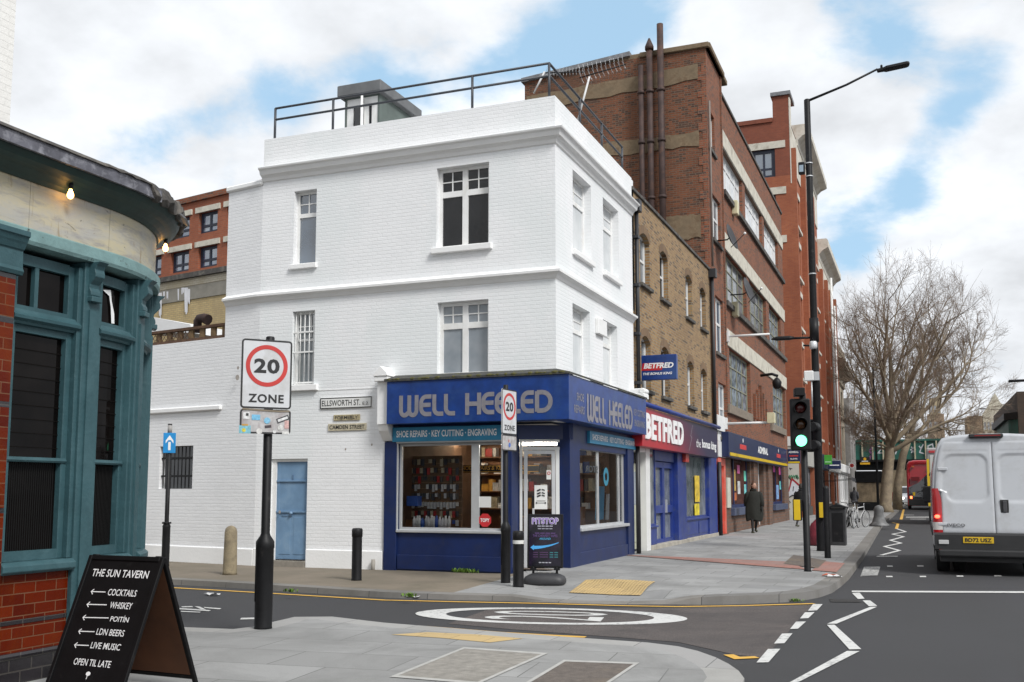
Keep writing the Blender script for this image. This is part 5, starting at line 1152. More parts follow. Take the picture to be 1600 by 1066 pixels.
fa_ = FX(28.5); aerial(q(834, 146), q(851, 112), q(852, 114), q(905, 103)+Vector((0, .5, 0)), 12, 'smaller television aerial left of the railing corner', .2)

# ------------------------------------------------------------------ orange red brick block beyond the side turning
XT = -6.34; FT_ = FM(XT); tp_ = lambda px, py: FT_.at(px, py)
yT0 = tp_(1242, 500)[0]; yT1 = 75.5; yT2 = 88.0
FTK = FX(yT0); fk = lambda px, py: FTK.at(px, py)
xT0 = -16; zT1 = fk(1175, 195)[1]; zT2 = fk(1225, 149)[1]; xP = fk(1207, 170)[0]
blk = thing('mansion_block', 'tall orange red brick block with white lintels and deep cream cornice, behind the lamp column', 'building', (-9, 70, 0))
wf = []
for (p0, p1, q0, q1) in ((1164, 1210.5, 232, 278), (1164, 1212, 304, 342), (1164, 1213, 380, 420)):
    wf.append((fk(p0, q0)[0], fk(p1, q0)[0], fk(p1, q1)[1], fk(p1, q0)[1], .25))
zmid_ = fk(1220, 275)[1]
mb = MB(); wall(mb, FTK, xT0, XT, zmid_, zT1, [wf[0]], .25); mb.face([FTK.p(xP, zT1), FTK.p(XT, zT1), FTK.p(XT, zT2), FTK.p(xP, zT2)])
mb.face([FTK.p(xP, zT1), FTK.p(xP, zT2), FTK.p(xP, zT2, -2), FTK.p(xP, zT1, -2)]); mb.face([FTK.p(xP, zT2), FTK.p(XT, zT2), FTK.p(XT, zT2, -2), FTK.p(xP, zT2, -2)])
mb.build('upper_wall', M_obrickd, blk, recalc=False)
mb = MB(); wall(mb, FTK, xT0, XT, 4.2, zmid_, wf[1:], .25)
ribs = []; ws = []
for (a, b, zt_b) in ((yT0, yT1, zT1-.6), (yT1, yT2, 19.4)):
    n = 3 if a == yT0 else 3
    for k in range(n):
        u0 = a+(b-a)*(k+.22)/n; u1 = a+(b-a)*(k+.78)/n
        for fl in range(6):
            z0 = 5.2+fl*3.05; z1 = z0+2.0
            if z1 < zt_b-1.6: ws.append((u0, u1, z0, z1, .25))
    ribs += [a+(b-a)*k/n for k in range(n if a == yT0 else n+1)]
wall(mb, FT_, yT0, yT1, 4.2, zT1-.3, [o for o in ws if o[0] < yT1], .25); wall(mb, FT_, yT1, yT2, 4.2, 19.6, [o for o in ws if o[0] > yT1], .25)
mb.face([(XT, yT2, 0), (xT0, yT2, 0), (xT0, yT2, 19.6), (XT, yT2, 19.6)]); mb.face([(XT, yT1, 19.6), (xT0, yT1, 19.6), (xT0, yT1, zT1), (XT, yT1, zT1)])
mb.face([(XT, yT0, zT1), (XT, yT1, zT1), (xT0, yT1, zT1), (xT0, yT0, zT1)]); mb.build('wall', M_obrick, blk, recalc=False)
for y in ribs:
    zt_b = 21.5 if y < yT1 else 17.6; e = .0 if y > yT0+.1 else .36
    MB().fbox(FT_, y-.35+e, y+.35, 4.2, zt_b, .001, .32).build('brick_pier', M_obrick, blk)
M_cream = mat('cream stone', (.60, .57, .50), .8, var=.1, vs=2, dirt=(.42, .38, .31), ds=1.4)
for o in wf:
    window(blk, FTK, *o[:4], .12, mat('navy window frame', (.015, .02, .04), .5), M_bglass, .22, (.3, .62), (.34,), mw=.12)
    MB().fbox(FTK, o[0], o[1]+.6, o[3], o[3]+.42, .001, .05).build('lintel', M_band, blk)
for k, o in enumerate(ws):
    window(blk, FT_, *o[:4], .15, M_upvc, M_mglass, .1, (.5,), (.6,), mw=.08); MB().fbox(FT_, o[0]-.15, o[1]+.15, o[2]-.16, o[2], -.02, .16).build('sill', M_cream, blk); MB().fbox(FT_, o[0]-.1, o[1]+.1, o[3], o[3]+.3, .001, .05).build('lintel', M_cream, blk)
MB().fbox(FT_, yT0-.01, yT0+.55, zmid_-.5, zT2-.15, .002, .06).build('corner_strip', M_cream, blk); MB().box(xP-.1, XT+.12, yT0-.12, yT0+2, zT2+.001, zT2+.22).build('coping', M_lead, blk)
MB().box(xT0, xP-.01, yT0-.08, yT0+.4, zT1+.001, zT1+.25).build('coping', M_obrickd, blk)
def big_cornice(par, y0, y1, z0, out, h, m):
    pr = [(0, z0), (out*.12, z0), (out*.15, z0+h*.25), (out*.5, z0+h*.45), (out*.9, z0+h*.55), (out, z0+h*.6), (out, z0+h*.9), (out*.85, z0+h), (-.4, z0+h)]
    mb = moulding(MB(), [(XT, y0, 1, 0), (XT, y1, 1, 0)], pr)
    for y in (y0, y1): mb.face([(XT+o, y, z) for o, z in pr]+[(XT-.4, y, z0)])
    mb.build('cornice', m, par, recalc=False)
MB().fbox(FT_, yT0+.56, yT1, zT1-2.6, zT1-.3, .002, .06).build('frieze', M_cream, blk)
big_cornice(blk, yT0+3.5, yT1, zT1-.4, .8, 1.3, M_cream); big_cornice(blk, yT1+.05, yT2+.3, 18.4, .75, 1.5, M_cream)
MB().fbox(FT_, yT1+.01, yT2, 16.9, 18.4, .002, .06).build('frieze', M_cream, blk)
y = yT1+6.2; MB().tube([FT_.p(y, 4, .42), FT_.p(y, 18.2, .42)], .09, 8).build('drainpipe', M_upvc, blk); MB().tube([FT_.p(yT2-.4, 4, .2), FT_.p(yT2-.4, 17, .2)], .08, 8).build('drainpipe', M_upvc, blk)
# its ground floor shops
zf = 4.2
M_cwall = mat('pale painted wall', (.52, .50, .44), .85, var=.08, vs=2, dirt=(.4, .38, .33))
MB().box(xT0, XT-.02, yT0-.0, yT0+.3, 0, zf-.01).build('ground_wall', M_cwall, blk)
mb = MB()
for k, (a, b) in enumerate(((yT0+.4, 66.5), (67, 72), (72.5, 77), (77.5, 82), (82.5, yT2))):
    mb.fbox(FT_, a-.35, a+.02, 0, zf-.3, -.3, .1)
mb.build('shop_pier', M_obrick, blk)
for k, (a, b, c_, lab, tx) in enumerate(((61.2, 66.6, (.40, .39, .36), 'pale grey shop fascia, first beyond the graffiti wall', ''), (66.7, 72, (.02, .025, .05), 'dark navy shop fascia under the orange brick block', ''), (72.2, 77, (.012, .02, .05), 'second navy shop fascia, farther along the orange brick block', ''), (77.2, yT2, (.62, .62, .60), 'white painted shop fascia below the cream cornice', ''))):
    MB().fbox(FT_, a, b, 3.1, 4.15, -.3, .22).build('fascia', mat('shop fascia colour %d' % k, c_, .5, var=.12), blk, bevel=.02)
    window(blk, FT_, a+.1, b-.4, .7, 3.05, .1, mat('shop frame %d' % k, (.05, .05, .06) if k != 3 else (.6, .6, .6), .5), M_arc if k % 2 else M_mglass, .12, (.33, .66))
MB().fbox(FT_, yT0+.3, yT2, -.05, .7, -.3, -.02).build('stall_riser', mat('dark stall riser', (.06, .055, .05), .7, var=.3), blk)
# graffiti on the flank
gr = FTK; gp = lambda px, py: gr.at(px, py)
gfx = thing('graffiti', 'white and red graffiti letter shape with black scribbles on the pale side wall', 'graffiti', gr.p(*gp(1240, 800)))
mb = MB().face([gr.p(*gp(x, y), .006) for x, y in [(1229, 776), (1228, 752), (1233, 765), (1236, 750), (1247, 757), (1254, 763), (1250, 776), (1238, 774), (1231, 777)]]); mb.build('letter_fill', mat('graffiti pale fill', (.62, .64, .68), .6), gfx, recalc=False)
mb = MB().stroke(gr, [gp(*q) for q in [(1229, 752), (1233, 766), (1237, 748), (1247, 757), (1254, 763)]], .10, .009); mb.build('red_outline', mat('graffiti red', (.35, .02, .03), .6), gfx, recalc=False)
mb = MB().stroke(gr, [gp(*q) for q in [(1254, 763), (1250, 776), (1238, 774), (1234, 777), (1229, 776)]], .06, .010); mb.stroke(gr, [gp(1240, 760), gp(1239, 768)], .04, .01)
random.seed(4)
for k in range(16):
    x, y = random.uniform(1229, 1256), random.choice([random.uniform(733, 748), random.uniform(780, 800)]); mb.stroke(gr, [gp(x, y), gp(x+random.uniform(-2, 2), y-random.uniform(3, 7)), gp(x+random.uniform(1, 4), y+random.uniform(-4, 4))], .04, .01+k*.0003)
mb.build('scribble', M_btext, gfx, recalc=False)
mb = MB()
for k in range(5):
    x = 1232+k*3; mb.stroke(gr, [gp(x, 748-k % 2*3), gp(x+2, 743), gp(x+4, 748)], .05, .011)
mb.build('green_tag', mat('graffiti green', (.05, .25, .12), .6), gfx, recalc=False)
a, d = gp(1224, 697), gp(1239, 682); MB().fbox(FTK, a[0], d[0], a[1], d[1], .001, .05).solo('street_nameplate', mat('white enamel plate', (.7,)*3), 'small white street name plate on the flank of the orange brick block', 'street sign')
# projecting signs down the street
def pjsign(px0, px1, py0, py1, x0, panel, lab, parts, nm='projecting_sign'):
    d0 = ray(px0, (py0+py1)/2); k = x0/d0.x; y = d0.y*k; fr = FX(y); a, c = fr.at(px0, py1); b, d = fr.at(px1, py0)
    t = thing(nm, lab, 'shop sign', (x0, y, c)); MB().fbox(fr, a, b, c, d, -.15, 0).build('panel', panel, t, bevel=.01)
    for kind, m_, v in parts:
        U = lambda f: a+(b-a)*f; V = lambda f: c+(d-c)*f
        if kind == 'bar': MB().fbox(fr, U(v[0]), U(v[1]), V(v[2]), V(v[3]), .001, .01).build('stripe', m_, t)
        elif kind == 'text': MB().text(v[0], fr, U(.5), V(v[1]), (d-c)*v[2], (b-a)*v[3], .012, bold=.03).build('lettering', m_, t, recalc=False)
        elif kind == 'disc': MB().disc(fr, U(v[0]), V(v[1]), 0, (b-a)*v[2], .012, 12).build('emblem', m_, t, recalc=False)
    return t
pjsign(1230.5, 1250, 701.5, 724.5, XA+.3, M_navy, 'navy projecting sign with yellow bottom stripe at the arcade corner', [('bar', M_yel, (.05, .95, .02, .14)), ('text', M_wtext, ('ADMIRAL', .72, .13, .8)), ('bar', M_redp, (.15, .85, .48, .57)), ('text', M_wtext, ('SLOTS', .27, .1, .55))])
pjsign(1288, 1299.5, 711, 726, XT+.3, mat('green sign', (.06, .33, .035), .4), 'bright green projecting sign under the orange brick block', [('bar', mat('pale green', (.3, .6, .3)), (.1, .9, .2, .34))])
pjsign(1294, 1313.5, 720, 733, XT+.4, M_navy, 'navy projecting sign just beyond the green one', [('bar', M_wtext, (.12, .88, .4, .52))])
pjsign(1326, 1336, 723, 732, XT+.5, mat('white sign', (.7, .7, .7), .4), 'white projecting sign with red emblem before the grey building', [('disc', M_redp, (.5, .5, .3)), ('disc', M_wtext, (.5, .5, .1))])
pjsign(1344, 1359, 714, 726, -5.2, M_btext, 'black and amber projecting sign before the railway bridge', [('bar', mat('amber', (.7, .38, .01)), (0, 1, .0, .25)), ('disc', mat('amber', (.7, .38, .01)), (.5, .72, .16)), ('bar', M_wtext, (.18, .82, .38, .48))])
aw = thing('shop_awning', 'black sloping shop awning over the pavement by the orange brick block', 'awning', (XT, 75, 3))
mb = MB(); mb.grid([[(XT+.1, 72.5, 3.25), (XT+.1, 77, 3.25)], [(XT+2.0, 72.5, 2.55), (XT+2.0, 77, 2.55)], [(XT+2.02, 72.5, 2.3), (XT+2.02, 77, 2.3)]], smooth=False); mb.build('canvas', mat('black canvas', (.03, .03, .035), .8), aw, recalc=False); MB().tube([(XT+2, 72.6, 2.5), (XT+.1, 72.6, 2.3)], .02, 6).tube([(XT+2, 76.9, 2.5), (XT+.1, 76.9, 2.3)], .02, 6).build('arms', M_iron2, aw)
# ------------------------------------------------------------------ stone corner bank, grey building
M_stone = mat('sooty portland stone', (.33, .28, .21), .9, var=.2, vs=.8, bump=.4, bs=8, dirt=(.17, .14, .10), ds=.6)
bank = thing('stone_building', 'brown sooty stone building with heavy cornice and white ground floor beyond the brick block', 'building', (-9, 93, 0))
mb = MB(); sw = [(88.5+k*3, 90.2+k*3, z, z+2.1, .3) for k in range(3) for z in (5.2, 8.4)]
wall(mb, FT_, 88.2, 98, 3.9, 13.2, sw, .3); mb.face([(XT, 88.2, 3.9), (XT-9, 88.2, 3.9), (XT-9, 88.2, 13.2), (XT, 88.2, 13.2)]); mb.face([(XT, 98, 0), (XT-9, 98, 0), (XT-9, 98, 13.2), (XT, 98, 13.2)]); mb.build('wall', M_stone, bank, recalc=False)
XT_s = XT
pr = [(0, 10.9), (.15, 11), (.2, 11.5), (.7, 11.8), (.9, 12), (.9, 12.5), (.3, 12.8), (.25, 14.2), (-.3, 14.3)]
mb = moulding(MB(), [(XT, 88.3, 1, -1), (XT, 98, 1, 0)], pr); mb.face([(XT+o, 88.3-o, z) for o, z in pr]+[(XT-.3, 88.3, 10.9)]); mb.build('cornice', M_stone, bank, recalc=False)
for k, o in enumerate(sw): window(bank, FT_, *o[:4], .2, M_upvc, M_dglass, .1, (.5,), (.5,))
mb = MB(); mb.fbox(FT_, 88.2, 98, 0, .8, -.3, .1)
for k in range(5): mb.fbox(FT_, 88.2+k*2.3, 88.8+k*2.3, .8, 3.2, -.3, .12)
mb.build('ground_piers', M_render, bank)
MB().fbox(FT_, 88.0, 98.1, 3.2, 3.9, -.3, .35).build('fascia', M_render, bank, bevel=.05)
MB().fbox(FT_, 88.3, 97.9, .8, 3.2, -.28, -.2).build('window', M_dglass, bank)
grb = thing('grey_building', 'narrow grey rendered building between the stone building and the railway bridge', 'building', (-8, 104, 0))
mb = MB(); gw = [(100+k*4, 101.6+k*4, z, z+1.6, .2) for k in range(2) for z in (4.6, 7.2)]; G5 = FM(-5.9)
wall(mb, G5, 98.3, 106, 0, 10.2, gw, .2); mb.face([(-5.9, 98.3, 0), (-14, 98.3, 0), (-14, 98.3, 10.2), (-5.9, 98.3, 10.2)]); mb.face([(-5.9, 98.3, 10.2), (-5.9, 106, 10.2), (-14, 106, 10.2), (-14, 98.3, 10.2)]); mb.build('wall', mat('grey render', (.22, .21, .20), .9, var=.12, vs=.8, dirt=(.3, .29, .28)), grb, recalc=False)
for o in gw: window(grb, G5, *o[:4], .1, M_upvc, M_mglass, .1, (.5,))
ked = thing('street_kiosk', 'black topped street kiosk with tan sides left of the plane tree trunk', 'kiosk', (-3.8, 84, .1))
MB().box(-4.7, -2.9, 84, 85.5, .12, 2.3).build('body', mat('tan kiosk panel', (.25, .19, .12), .7, var=.5, vs=2), ked, bevel=.03); MB().box(-4.8, -2.8, 83.9, 85.6, 2.3, 3.2).build('hood', M_black, ked, bevel=.04); MB().box(-4.65, -2.95, 83.96, 84, .12, .8).build('base_panel', M_black, ked)
# ------------------------------------------------------------------ railway bridge
M_bgreen = mat('dark green bridge paint', (.012, .10, .075), .6, var=.3, vs=1.2, dirt=(.04, .07, .055), ds=1)
br = thing('railway_bridge', 'dark green plate girder railway bridge with cream ribs and white graffiti across the far road', 'bridge', (2, 112, 4.7))
FBR = FX(112); MB().fbox(FBR, -12, 30, 4.9, 6.75, -.5, 0).build('girder', M_bgreen, br); MB().fbox(FBR, -12, 30, 6.751, 6.95, -.6, .15).build('top_flange', M_bgreen, br); MB().fbox(FBR, -12, 30, 3.9, 4.7, -6, -.4).build('deck', mat('black deck underside', (.012, .015, .016), .9), br); MB().fbox(FBR, -12, 30, 4.7, 4.899, -.6, .15).build('bottom_flange', M_black, br)
M_rib = mat('cream bridge rib', (.42, .38, .27), .7, var=.2, vs=3)
for k in range(22): x = -7.6+k*1.02; MB().fbox(FBR, x-.07, x+.07, 4.9, 6.75, .001, .16).build('rib', M_rib, br)
def scrawl(pts, wd=.12): return MB().stroke(FBR, [FBR.at(*p) for p in pts], wd, .02)
M_tag = mat('white graffiti', (.5, .52, .55), .7)
for pts in ([(1371, 698), (1380, 698), (1372, 708), (1380, 708)], [(1410, 696), (1414, 702), (1419, 695)], [(1414, 702), (1411, 710)], [(1422, 703), (1431, 703)], [(1424, 698), (1429, 708)], [(1429, 698), (1424, 708)], [(1436, 697), (1439, 701), (1443, 694)], [(1439, 701), (1437, 707), (1444, 709)], [(1450, 705), (1450, 697), (1457, 694), (1459, 703)], [(1399, 710), (1403, 698)]):
    scrawl(pts).build('graffiti', M_tag, br, recalc=False)
for pts in ([(1360, 696), (1363, 700), (1359, 705), (1364, 712)], [(1361, 712), (1358, 718)]): scrawl(pts, .2).build('graffiti', mat('purple graffiti', (.3, .12, .33), .7), br, recalc=False)
MB().box(-12, -7.2, 109, 118, 0, 6.9).solo('bridge_abutment', brick('dark abutment brick', (.16, .10, .06), (.11, .075, .05), (.1, .09, .08)), 'dark brick bridge abutment at the left end of the green bridge', 'abutment')
MB().box(-5.0, 16, 150, 151, 0, 4.6).solo('far_wall', brick('far brown brick', (.22, .16, .09), (.16, .12, .07), (.15, .13, .1)), 'brown brick wall seen under the bridge', 'wall')
# right-hand building with green flank, beyond the van
rb = thing('pub_building', 'dark brown brick building with green tiled splayed corner, seen above the van', 'building', (14, 80, 0))
FRB = FX(82); a = FRB.at(1590, 640)[0]; b = FRB.at(1577.5, 650)[0]; z1 = FRB.at(1590, 612)[1]
MB().box(a, a+12, 82, 108, 0, z1).build('wall', brick('dark brown brick', (.085, .055, .04), (.06, .045, .035), (.07, .06, .05)), rb); MB().prism([(b, 83.5, 0), (a-.02, 82.0, 0), (a-.02, 96, 0), (b, 96, 0)], (0, 0, FRB.at(1578, 655)[1])).build('green_corner', M_bgreen, rb); MB().prism([(b-.3, 83.2, 0), (a-.02, 81.7, 0), (a-.02, 97, 0), (b-.3, 97, 0)], (0, 0, .5)).build('parapet', M_black, rb).location.z = FRB.at(1578, 655)[1]
# distant buildings
def far_block(nm, px0, px1, pyt, dist, m_, label, rows_=0, cols_=0, roof=None, gable=False):
    fr = FX(dist); a = fr.at(px0, 650)[0]; b = fr.at(px1, 650)[0]; zt_ = fr.at((px0+px1)/2, pyt)[1]
    t = thing(nm, label, 'building', ((a+b)/2, dist, 0)); ops = []
    for r in range(rows_):
        for c in range(cols_):
            u = a+(b-a)*(c+.2)/cols_; z = zt_-3-r*3.1; ops.append((u, a+(b-a)*(c+.8)/cols_, z, z+1.5, .3))
    mb = MB(); wall(mb, fr, a, b, 0, zt_, ops, .3); mb.face([(a, dist, 0), (a, dist+14, 0), (a, dist+14, zt_), (a, dist, zt_)]); mb.face([(b, dist, 0), (b, dist+14, 0), (b, dist+14, zt_), (b, dist, zt_)]); mb.face([(a, dist, zt_), (b, dist, zt_), (b, dist+14, zt_), (a, dist+14, zt_)])
    if gable: mb.prism([fr.p(a, zt_, 0), fr.p(b, zt_, 0), fr.p(a+(b-a)*.62, fr.at(0, 0)[1] if 0 else zt_+gable*.55), fr.p(a+(b-a)*.45, zt_+gable), fr.p(a+(b-a)*.3, zt_+gable*.6)], fr.n*-12)
    mb.build('wall', m_, t, recalc=False)
    for o in ops: f = MB().face([fr.p(o[0], o[2], -.28), fr.p(o[1], o[2], -.28), fr.p(o[1], o[3], -.28), fr.p(o[0], o[3], -.28)]).build('window', M_mglass, t, recalc=False)
    return t
M_fcream = mat('far cream render', (.56, .52, .42), .9, var=.06); M_ftan = mat('far tan brick', (.30, .215, .14), .9, var=.12)
far_block('apartment_building', 1535.5, 1582, 648, 230, M_fcream, 'distant cream apartment block with a stepped gable and rows of windows', 5, 8, gable=4.5)
far_block('apartment_building', 1511, 1534.5, 650, 226, M_ftan, 'distant tan brick block left of the cream gabled apartments', 0, 0)
far_block('church_tower', 1449, 1475, 647, 215, M_ftan, 'distant tan stone church tower behind the bare tree', 2, 3)
t = far_block('tower_top', 1453, 1470, 622, 218, mat('far pale stone', (.38, .31, .2), .9, var=.15), 'pale upper stage of the distant church, left of the cream apartments', 1, 3)
# ------------------------------------------------------------------ block behind the yard wall
cL = EYE+ray(300, 768)*36; FL = facing((cL.x, cL.y, 0), -11.6); lp = lambda px, py: FL.at(px, py)
lft = thing('yard_building', 'red brick building with navy windows above a cream brick wall, behind the yard fence', 'building', (cL.x, cL.y, 0))
u0, u1 = lp(150, 400)[0], lp(440, 400)[0]; zm = lp(300, 424)[1]; zr = lp(320, 312)[1]
lw = []
for (p0, p1, q0, q1) in ((310.7, 339.8, 331, 364), (262, 296, 339, 372), (355, 384, 322, 355), (309.6, 339, 384, 418), (267, 295, 391, 425), (354.5, 384, 375, 409), (226, 252, 348, 380), (226, 252, 400, 430)):
    lw.append((lp(p0, (q0+q1)/2)[0], lp(p1, (q0+q1)/2)[0], lp((p0+p1)/2, q1)[1], lp((p0+p1)/2, q0)[1], .25))
z_u = (min(o[2] for o in lw[:3])+max(o[2] for o in lw[:3]))/2; z_l = sum(o[2] for o in lw[3:6])/3; hgt = lw[0][3]-lw[0][2]
lw = [(o[0], o[1], (z_u if i in (0, 1, 2, 6) else z_l), (z_u if i in (0, 1, 2, 6) else z_l)+hgt, .25) for i, o in enumerate(lw)]
zm = min(zm, z_l-.15)
mb = MB(); wall(mb, FL, u0, u1, zm, zr, lw, .25); mb.face([FL.p(u0, zr), FL.p(u1, zr), FL.p(u1, zr, -8), FL.p(u0, zr, -8)])
brk = brick('orange brick of yard building', (.34, .11, .055), (.27, .085, .045), (.25, .13, .09), ud=(.98, -.2), ms=.008, bump=.3, weather=(.22, .07, .04), ws=.3); mb.build('wall', brk, lft, recalc=False)
for k, o in enumerate(lw):
    window(lft, FL, *o[:4], .12, mat('navy window frame', (.015,)*3), pane('pane with painted blue reflection', (.03, .07, .16), (.22, .27, .33), .25, 1.5), .1, (.5,), (.38,), mw=.09); MB().fbox(FL, o[0]-.15, o[1]+.15, o[3]+.0, o[3]+.2, .001, .06).build('lintel', M_band, lft)  # blue reflection put into the pane's diffuse colour
MB().fbox(FL, u0, u1, zr, zr+.2, -.5, .1).build('coping', M_rbrick, lft)
zg1 = lp(300, 447)[1]; zg0 = lp(300, 468)[1]
mb = MB(); wall(mb, FL, u0, u1, 0, zm-.001, [], .1); mb.build('lower_wall', brick('cream yellow brick', (.52, .40, .20), (.44, .33, .165), (.36, .29, .17), ud=(.98, -.2), ms=.012, bump=.3, weather=(.34, .27, .16), ws=.6), lft, recalc=False)
MB().fbox(FL, u0, u1, zg1+.02, zm-.16, .001, .02).build('white_course', brick('whitewashed brick', (.55, .51, .42), (.50, .46, .37), (.42, .37, .28), ud=(.98, -.2), ms=.012, bump=.3, weather=(.4, .33, .2), ws=.9), lft)
MB().fbox(FL, u0, u1, zg0, zg1, .001, .035).build('render_band', mat('grey cement band', (.25, .235, .20), .9, var=.12, dirt=(.19, .18, .15)), lft)
MB().fbox(FL, u0, u1, zm-.16, zm+.02, -.02, .16).build('ledge', M_sillc, lft)
random.seed(6); mb = MB()
for px, w_, a_, b_q in ((252, 5, 458, 500), (258, 4, 456, 474), (263, 2, 456, 472), (279, 4, 452, 472), (287, 4, 450, 462), (292, 6, 450, 494), (296, 4, 452, 480)):
    for j in range(3):
        x = px+random.uniform(-1.5, 1.5); p0 = lp(x, a_); p1 = lp(x, b_q-random.uniform(0, 9)); mb.face([FL.p(p0[0]-w_*.011, p0[1], .038+.001*j), FL.p(p0[0]+w_*.011, p0[1], .038+.001*j), FL.p(p1[0]+w_*.006, p1[1], .038+.001*j), FL.p(p1[0]-w_*.006, p1[1], .038+.001*j)])
mb.build('paint_streaks', mat('white paint streak', (.68, .68, .70), .7), lft, recalc=False)
# timber fence on the yard wall, white shed roof and rusty cowl behind
M_tim = mat('brown fence timber', (.15, .095, .045), .85, var=.3, vs=8); M_tim2 = mat('dark brown rail', (.095, .05, .028), .85, var=.3, vs=8)
fnc = thing('timber_fence', 'low brown timber fence with lattice panels on top of the white yard wall', 'fence', FE.p(uE+2.5, zY)); uf0 = uE+.02; uf1 = uY; zf1 = FE.at(290, 511)[1]; W_ = -.12
MB().fbox(FE, uf0, uf1, zY+.003, zY+.08, W_-.05, W_+.05).build('rail', M_tim2, fnc); MB().fbox(FE, uf0, uf1, zf1-.06, zf1, W_-.06, W_+.06).build('rail', M_tim2, fnc)
n = int((uf1-uf0)/.36)
for k in range(n): u = uf0+.1+(uf1-uf0)*k/n; MB().fbox(FE, u-.07, u+.07, zY+.08, zf1-.06, W_-.03, W_+.03).build('post', M_tim, fnc)
mb = MB()
for k in range(int((uf1-uf0-1.2)/.13)):
    u = uf0+1.3+k*.13
    for s_ in (-1, 1): mb.prism([FE.p(u-.009-s_*.09, zY+.08, W_+.03+s_*.004), FE.p(u+.009-s_*.09, zY+.08, W_+.03+s_*.004), FE.p(u+.009+s_*.09, zf1-.06, W_+.03+s_*.004), FE.p(u-.009+s_*.09, zf1-.06, W_+.03+s_*.004)], FE.n*.006)
mb.build('lattice', M_tim2, fnc)
mb = MB(); p = [FE.p(FE.at(x, y, -2.5)[0], FE.at(x, y, -2.5)[1], -2.5) for x, y in ((225, 520), (230, 494), (297, 507), (300, 520))]; mb.prism(p, FE.n*-2.0).solo('shed_roof', mat('white sheet roof', (.72, .72, .72), .6, var=.05), 'white sloping shed roof behind the timber fence', 'roof')
mb = MB(); q = lambda x, y: FE.p(*FE.at(x, y, -.6), -.6); mb.tube([q(308, 520), q(309, 502), q(312, 498), q(318, 497), q(325, 500)], [.1, .1, .11, .11, .13], 10); mb.solo('flue_cowl', M_rust, 'rusty bent flue cowl rising behind the timber fence', 'flue')

# ------------------------------------------------------------------ corner pub, left foreground
XPB, RC, YCB = -6.75, 1.7, 6.9
ARC = RC*math.pi/2
def ppt(s, o=0.):
    if s < 0: return Vector((XPB+o, YCB+s, 0)), Vector((1, 0, 0))
    if s < ARC:
        a = s/RC; n = Vector((math.cos(a), math.sin(a), 0)); return Vector((XPB-RC, YCB, 0))+n*(RC+o), n
    return Vector((XPB-RC-(s-ARC), YCB+RC+o, 0)), Vector((0, 1, 0))
S_END = ARC+9
def ss(s0, s1, st=.12):
    k = [s0]+[x for x in [i*st for i in range(int(-12/st), int(14/st))] if s0+.01 < x < s1-.01]+[s1]
    if s0 < -.5: k = [x for x in k if x in (s0, s1) or x >= -.3]
    return k
def band(mb, s0, s1, prof, caps=True, smooth=False):
    rows = []
    for s in ss(s0, s1): p, n = ppt(s); rows.append([p+n*o+Vector((0, 0, z)) for o, z in prof])
    mb.grid(rows, True, smooth, caps); return mb
def sbox(mb, s0, s1, o0, o1, z0, z1): return band(mb, s0, s1, [(o0, z0), (o1, z0), (o1, z1), (o0, z1)])
M_teal = mat('teal gloss paint', (.034, .083, .096), .5, var=.15, vs=4, bump=.25, bs=25, dirt=(.048, .105, .12), ds=3, spec=.3)
M_tealw = mat('worn pale teal rail', (.16, .27, .27), .6, var=.2, vs=6, bump=.3, bs=30, dirt=(.03, .035, .03), ds=7, dt=(.62, .68))
def weathered_board():
    m, t, b = newmat('bare cream sign board'); vec = t.nodes.new('ShaderNodeTexCoord').outputs['Object']
    def st(sc, loc, scale, det=7, dist=.4):
        mp = t.nodes.new('ShaderNodeMapping'); mp.inputs['Scale'].default_value = sc; mp.inputs['Location'].default_value = loc; t.links.new(vec, mp.inputs[0]); return _noise(t, mp.outputs[0], scale, det, .66, dist)
    c = _mix(t, _ramp(t, st((1, 1, 2.2), (0, 0, 0), 2.4), [(.4, _g(0)), (.62, _g(1))]), (.46, .41, .28), (.38, .37, .34))
    c = _mix(t, _ramp(t, st((1, 1, 5), (3, 1, 2), 3.5), [(.5, _g(0)), (.66, _g(.8))]), c, (.27, .26, .25))
    c = _mix(t, _ramp(t, st((3, 3, .7), (7, 2, 5), 3.2), [(.6, _g(0)), (.72, _g(.75))]), c, (.20, .13, .05))
    c = _mix(t, _ramp(t, st((1.2, 1.2, 1.6), (1, 9, 4), 6, 9, .9), [(.63, _g(0)), (.69, _g(.9))]), c, (.06, .055, .05))
    t.links.new(c, b.inputs['Base Color']); b.inputs['Roughness'].default_value = .6
    bn = t.nodes.new('ShaderNodeBump'); bn.inputs['Strength'].default_value = .25; bn.inputs['Distance'].default_value = .01; t.links.new(st((1, 1, 1), (0, 0, 0), 18), bn.inputs['Height']); t.links.new(bn.outputs[0], b.inputs['Normal']); return m
M_signb = weathered_board()
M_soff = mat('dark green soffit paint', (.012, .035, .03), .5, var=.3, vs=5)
M_felt = mat('torn roofing felt', (.055, .05, .045), .8, var=.4, vs=8, bump=.8, bs=20, dirt=(.16, .145, .125), ds=4)
M_tile = brick('oxblood glazed tiles', (.125, .013, .0015), (.075, .006, .001), (.14, .065, .035), bw=.215, bh=.088, ms=.0045, rough=.2, bump=.35, spec=.14, weather=(.15, .028, .001), ws=1.6, wt=(.5, .75))
M_tilek = brick('black glazed tiles', (.012, .010, .012), (.02, .017, .02), (.05, .045, .04), bw=.22, bh=.1, ms=.006, rough=.2, bump=.3, spec=.6)
M_pubg = pane('dark pub window', (.0025, .002, .002), (.006, .0045, .004), .018, 1.5)
pub = thing('corner_pub', 'old corner pub with teal timber windows, oxblood tiles and a curved bare cream sign board', 'building', (-9, 4, .1))
Sa, Sb = -12, S_END
